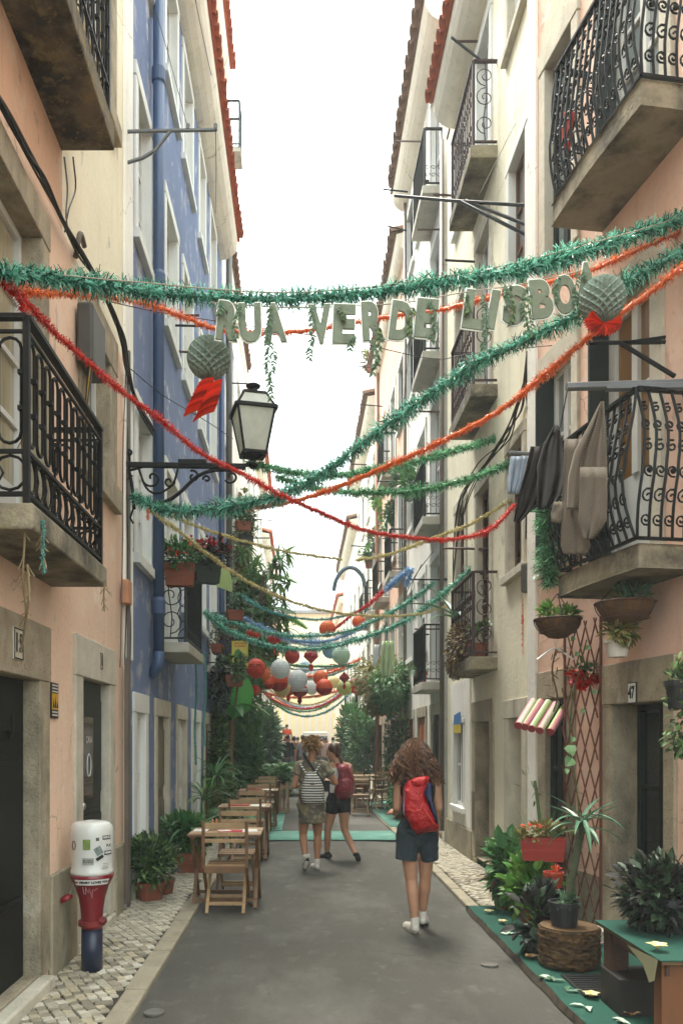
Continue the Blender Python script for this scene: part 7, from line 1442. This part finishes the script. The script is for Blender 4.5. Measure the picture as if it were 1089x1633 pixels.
# ---- people far down the street
def far_person(label, px, top, Y, shirt, trousers, hair, pose=0, lift=0, w=1):
    hgt = Zat(top,Y)-lift; X = (px-CX)*Y/FPX; s_ = hgt/1.72; b_ = Vector((X,Y,lift+.005)); p = thing('person',label,'person',b_); 
    def L0(x,y,z): return b_+Vector((x*s_*w,y*s_,z*s_))
    J = dict(chest=L0(0,0,1.28),pelvis=L0(0,0,.95),head=L0(0,0,1.6),shL=L0(-.19,0,1.42),shR=L0(.19,0,1.42),elL=L0(-.25,-.02,1.12),elR=L0(.25,-.02,1.12),wrL=L0(-.2,.18,.98) if pose else L0(-.26,.03,.86),wrR=L0(.24,.05,.86),hipL=L0(-.09,0,.9),hipR=L0(.09,0,.9),knL=L0(-.1,.05,.48),knR=L0(.1,-.02,.48),anL=L0(-.1,0,.07),anR=L0(.11,-.12 if pose else .05,.07))
    q = MB(); body_mesh(q,J,s_*1.05); P_ = head_mesh(q,J['head'],pose*1.0,s_); hand(q,J['wrL'],(0,.2,-1),(0,1,0),.15); hand(q,J['wrR'],(0,.2,-1),(0,1,0),.15)
    for a in 'LR': q.cap(J['an'+a],.03,J['an'+a]+Vector((0,.14,-.03)),.03,8)
    vox(q.build('body',SKIN,p),.022,2)
    q = MB(); q.ell(L0(0,0,1.28),(.185*s_*w,.13*s_,.2*s_)); q.cap(L0(0,0,1.22),.15*s_,L0(0,0,.92),.16*s_,14,True)
    for a,x in (('L',-1),('R',1)): q.cap(L0(x*.14,0,1.4),.07*s_,L0(x*.22,0,1.22),.066*s_,10)
    vox(q.build('shirt',mat('shirt_'+shirt,shirt,.85,.1,4),p),.022,2); q = MB()
    for a in 'LR': q.cap(J['hip'+a],.11*s_,J['kn'+a],.08*s_,12); 
    if trousers[0] == 'l':
        for a in 'LR': q.cap(J['kn'+a],.08*s_,J['an'+a],.06*s_,12)
    vox(q.build('trousers',mat('trousers_'+trousers[1:],trousers[1:],.9,.1,4),p),.022,2); q = MB(); q.ell(J['head']+Vector((0,-.015,.03)),(.082*s_,.098*s_,.09*s_),12,8); q.build('hair',mat('hair_'+hair,hair,.6,.2,9),p,smooth=True)
for a in (('man in a black shirt and grey jeans, leftmost of the distant group',459,1171,30,'16181c','l55606a','2a1d14',0),('person in a dark purple shirt beside the man in black',469,1174,32,'241c26','s4a4038','241812',1),('man in a grey shirt walking away in the distance',483,1172,31,'8d929a','s6b6a60','3a281c',0),('tall dark clothed person right of the curly haired woman head',507,1173,34,'23282c','l2a2c30','1c1512',0),
          ('person with a pale pink shirt in the distant group',518,1175,33,'c9a9a2','l7d7a70','4a3322',1),('person in a dark vest furthest right of the distant group',531,1175,36,'3a3f44','l3a3a3a','2a1d14',0),('small person behind the man in grey in the distance',475,1175,40,'2a2f3a','l30343c','1c1512',0),('distant person in a white shirt near the van',513,1177,42,'d8d8d4','l555a60','33241a',1)):
    far_person(*a)
cb = Vector(((457.5-CX)*44/FPX,44,0)); q = MB(); q.cbox(cb+Vector((0,0,.35)),(.7,.7,.7)); tag(q.build('loading_block',mat('grey_block','84827a',.8,.1,4),bevel=.02),'grey block on which the person in orange stands','block'); far_person('person in an orange shirt standing higher than the distant crowd',457.5,1155,44,'e0521f','l2c2f38','3a281c',0,.702)
# ---- white van at the far end
vb = Vector(((503-CX)*50/FPX,50,0)); v = thing('parked_van','white van parked across the far end of the street','van',vb)
q = MB(); prof = [(-.95,.35),(-.95,1.15),(-.86,1.95),(-.74,2.12),(.74,2.12),(.86,1.95),(.95,1.15),(.95,.35)]; q.prism(prof,(1,0,0),(0,0,1),-3.8,0,vb+Vector((0,.2,0))); q.build('van_body',mat('white_van_paint','e4e8ea',.3,.03,2,coat=.5),v,bevel=.05)
q = MB(); q.prism([(-.78,1.3),(-.72,1.85),(.72,1.85),(.78,1.3)],(1,0,0),(0,0,1),0,.03,vb+Vector((0,.19,0))); q.build('rear_window',GLASS,v)
for s_ in (-1,1): q = MB(); q.cbox(vb+Vector((s_*.86,.17,1.0)),(.1,.06,.35)); q.build('tail_light',INK_R,v); q = MB(); q.lathe([(.001,-.1),(.33,-.1),(.33,.1),(.001,.1)],vb+Vector((s_*.8,.9,.34)),18,Matrix.Rotation(PI/2,3,'Y')); q.build('wheel',INK,v)
q = MB(); q.cbox(vb+Vector((0,.15,.45)),(1.9,.12,.2)); q.build('bumper',mat('dark_bumper','2a2c2e',.6),v)
vb2 = Vector(((545-CX)*53/FPX,53,0)); v = thing('parked_car','low pale car parked right of the van at the far end','car',vb2); q = MB(); q.prism([(-1.6,.3),(-1.65,.85),(-1.0,.95),(-.6,1.4),(.7,1.42),(1.2,.95),(1.7,.85),(1.7,.3)],(1,0,0),(0,0,1),-1.5,0,vb2); q.build('car_body',mat('silver_car_paint','c6ccd0',.3,.03,2,coat=.5),v,bevel=.04)
q = MB(); q.prism([(-.85,.97),(-.52,1.33),(.62,1.35),(1.0,.97)],(1,0,0),(0,0,1),0,.02,vb2+Vector((0,-.005,0))); q.build('side_window',GLASS,v)
for s_ in (-1,1): q = MB(); q.lathe([(.001,-.1),(.32,-.1),(.32,.1),(.001,.1)],vb2+Vector((s_*1.05,.08,.32)),18,Matrix.Rotation(PI/2,3,'X')); q.build('wheel',INK,v)
# blue horseshoe shaped ornament over the far balcony
q = MB(); q.tube(pxpath([(532,942,20),(536,925,20),(545,911,20),(556,905,20),(568,908,20),(578,920,20),(582,935,20)],5),.05,8); tag(q.build('arch_ornament',mat('blue_grey_tinsel_arch','6a8494',.6,.3,20,bump=1)),'blue grey horseshoe shaped arch hanging in the gap','ornament')
# ================================================================== air
hz_ = bpy.data.materials.new('air_haze'); hz_.use_nodes = True; t = hz_.node_tree; t.nodes.remove(t.nodes['Principled BSDF'])
pv = t.nodes.new('ShaderNodeVolumePrincipled'); pv.inputs['Density'].default_value = .0028; pv.inputs['Color'].default_value = (.92,.97,.96,1); t.links.new(pv.outputs[0], t.nodes['Material Output'].inputs['Volume'])
q = MB(); q.box((-420,-420,-1.2),(420,420,19)); o = q.build('haze', hz_); o['kind'] = 'stuff'
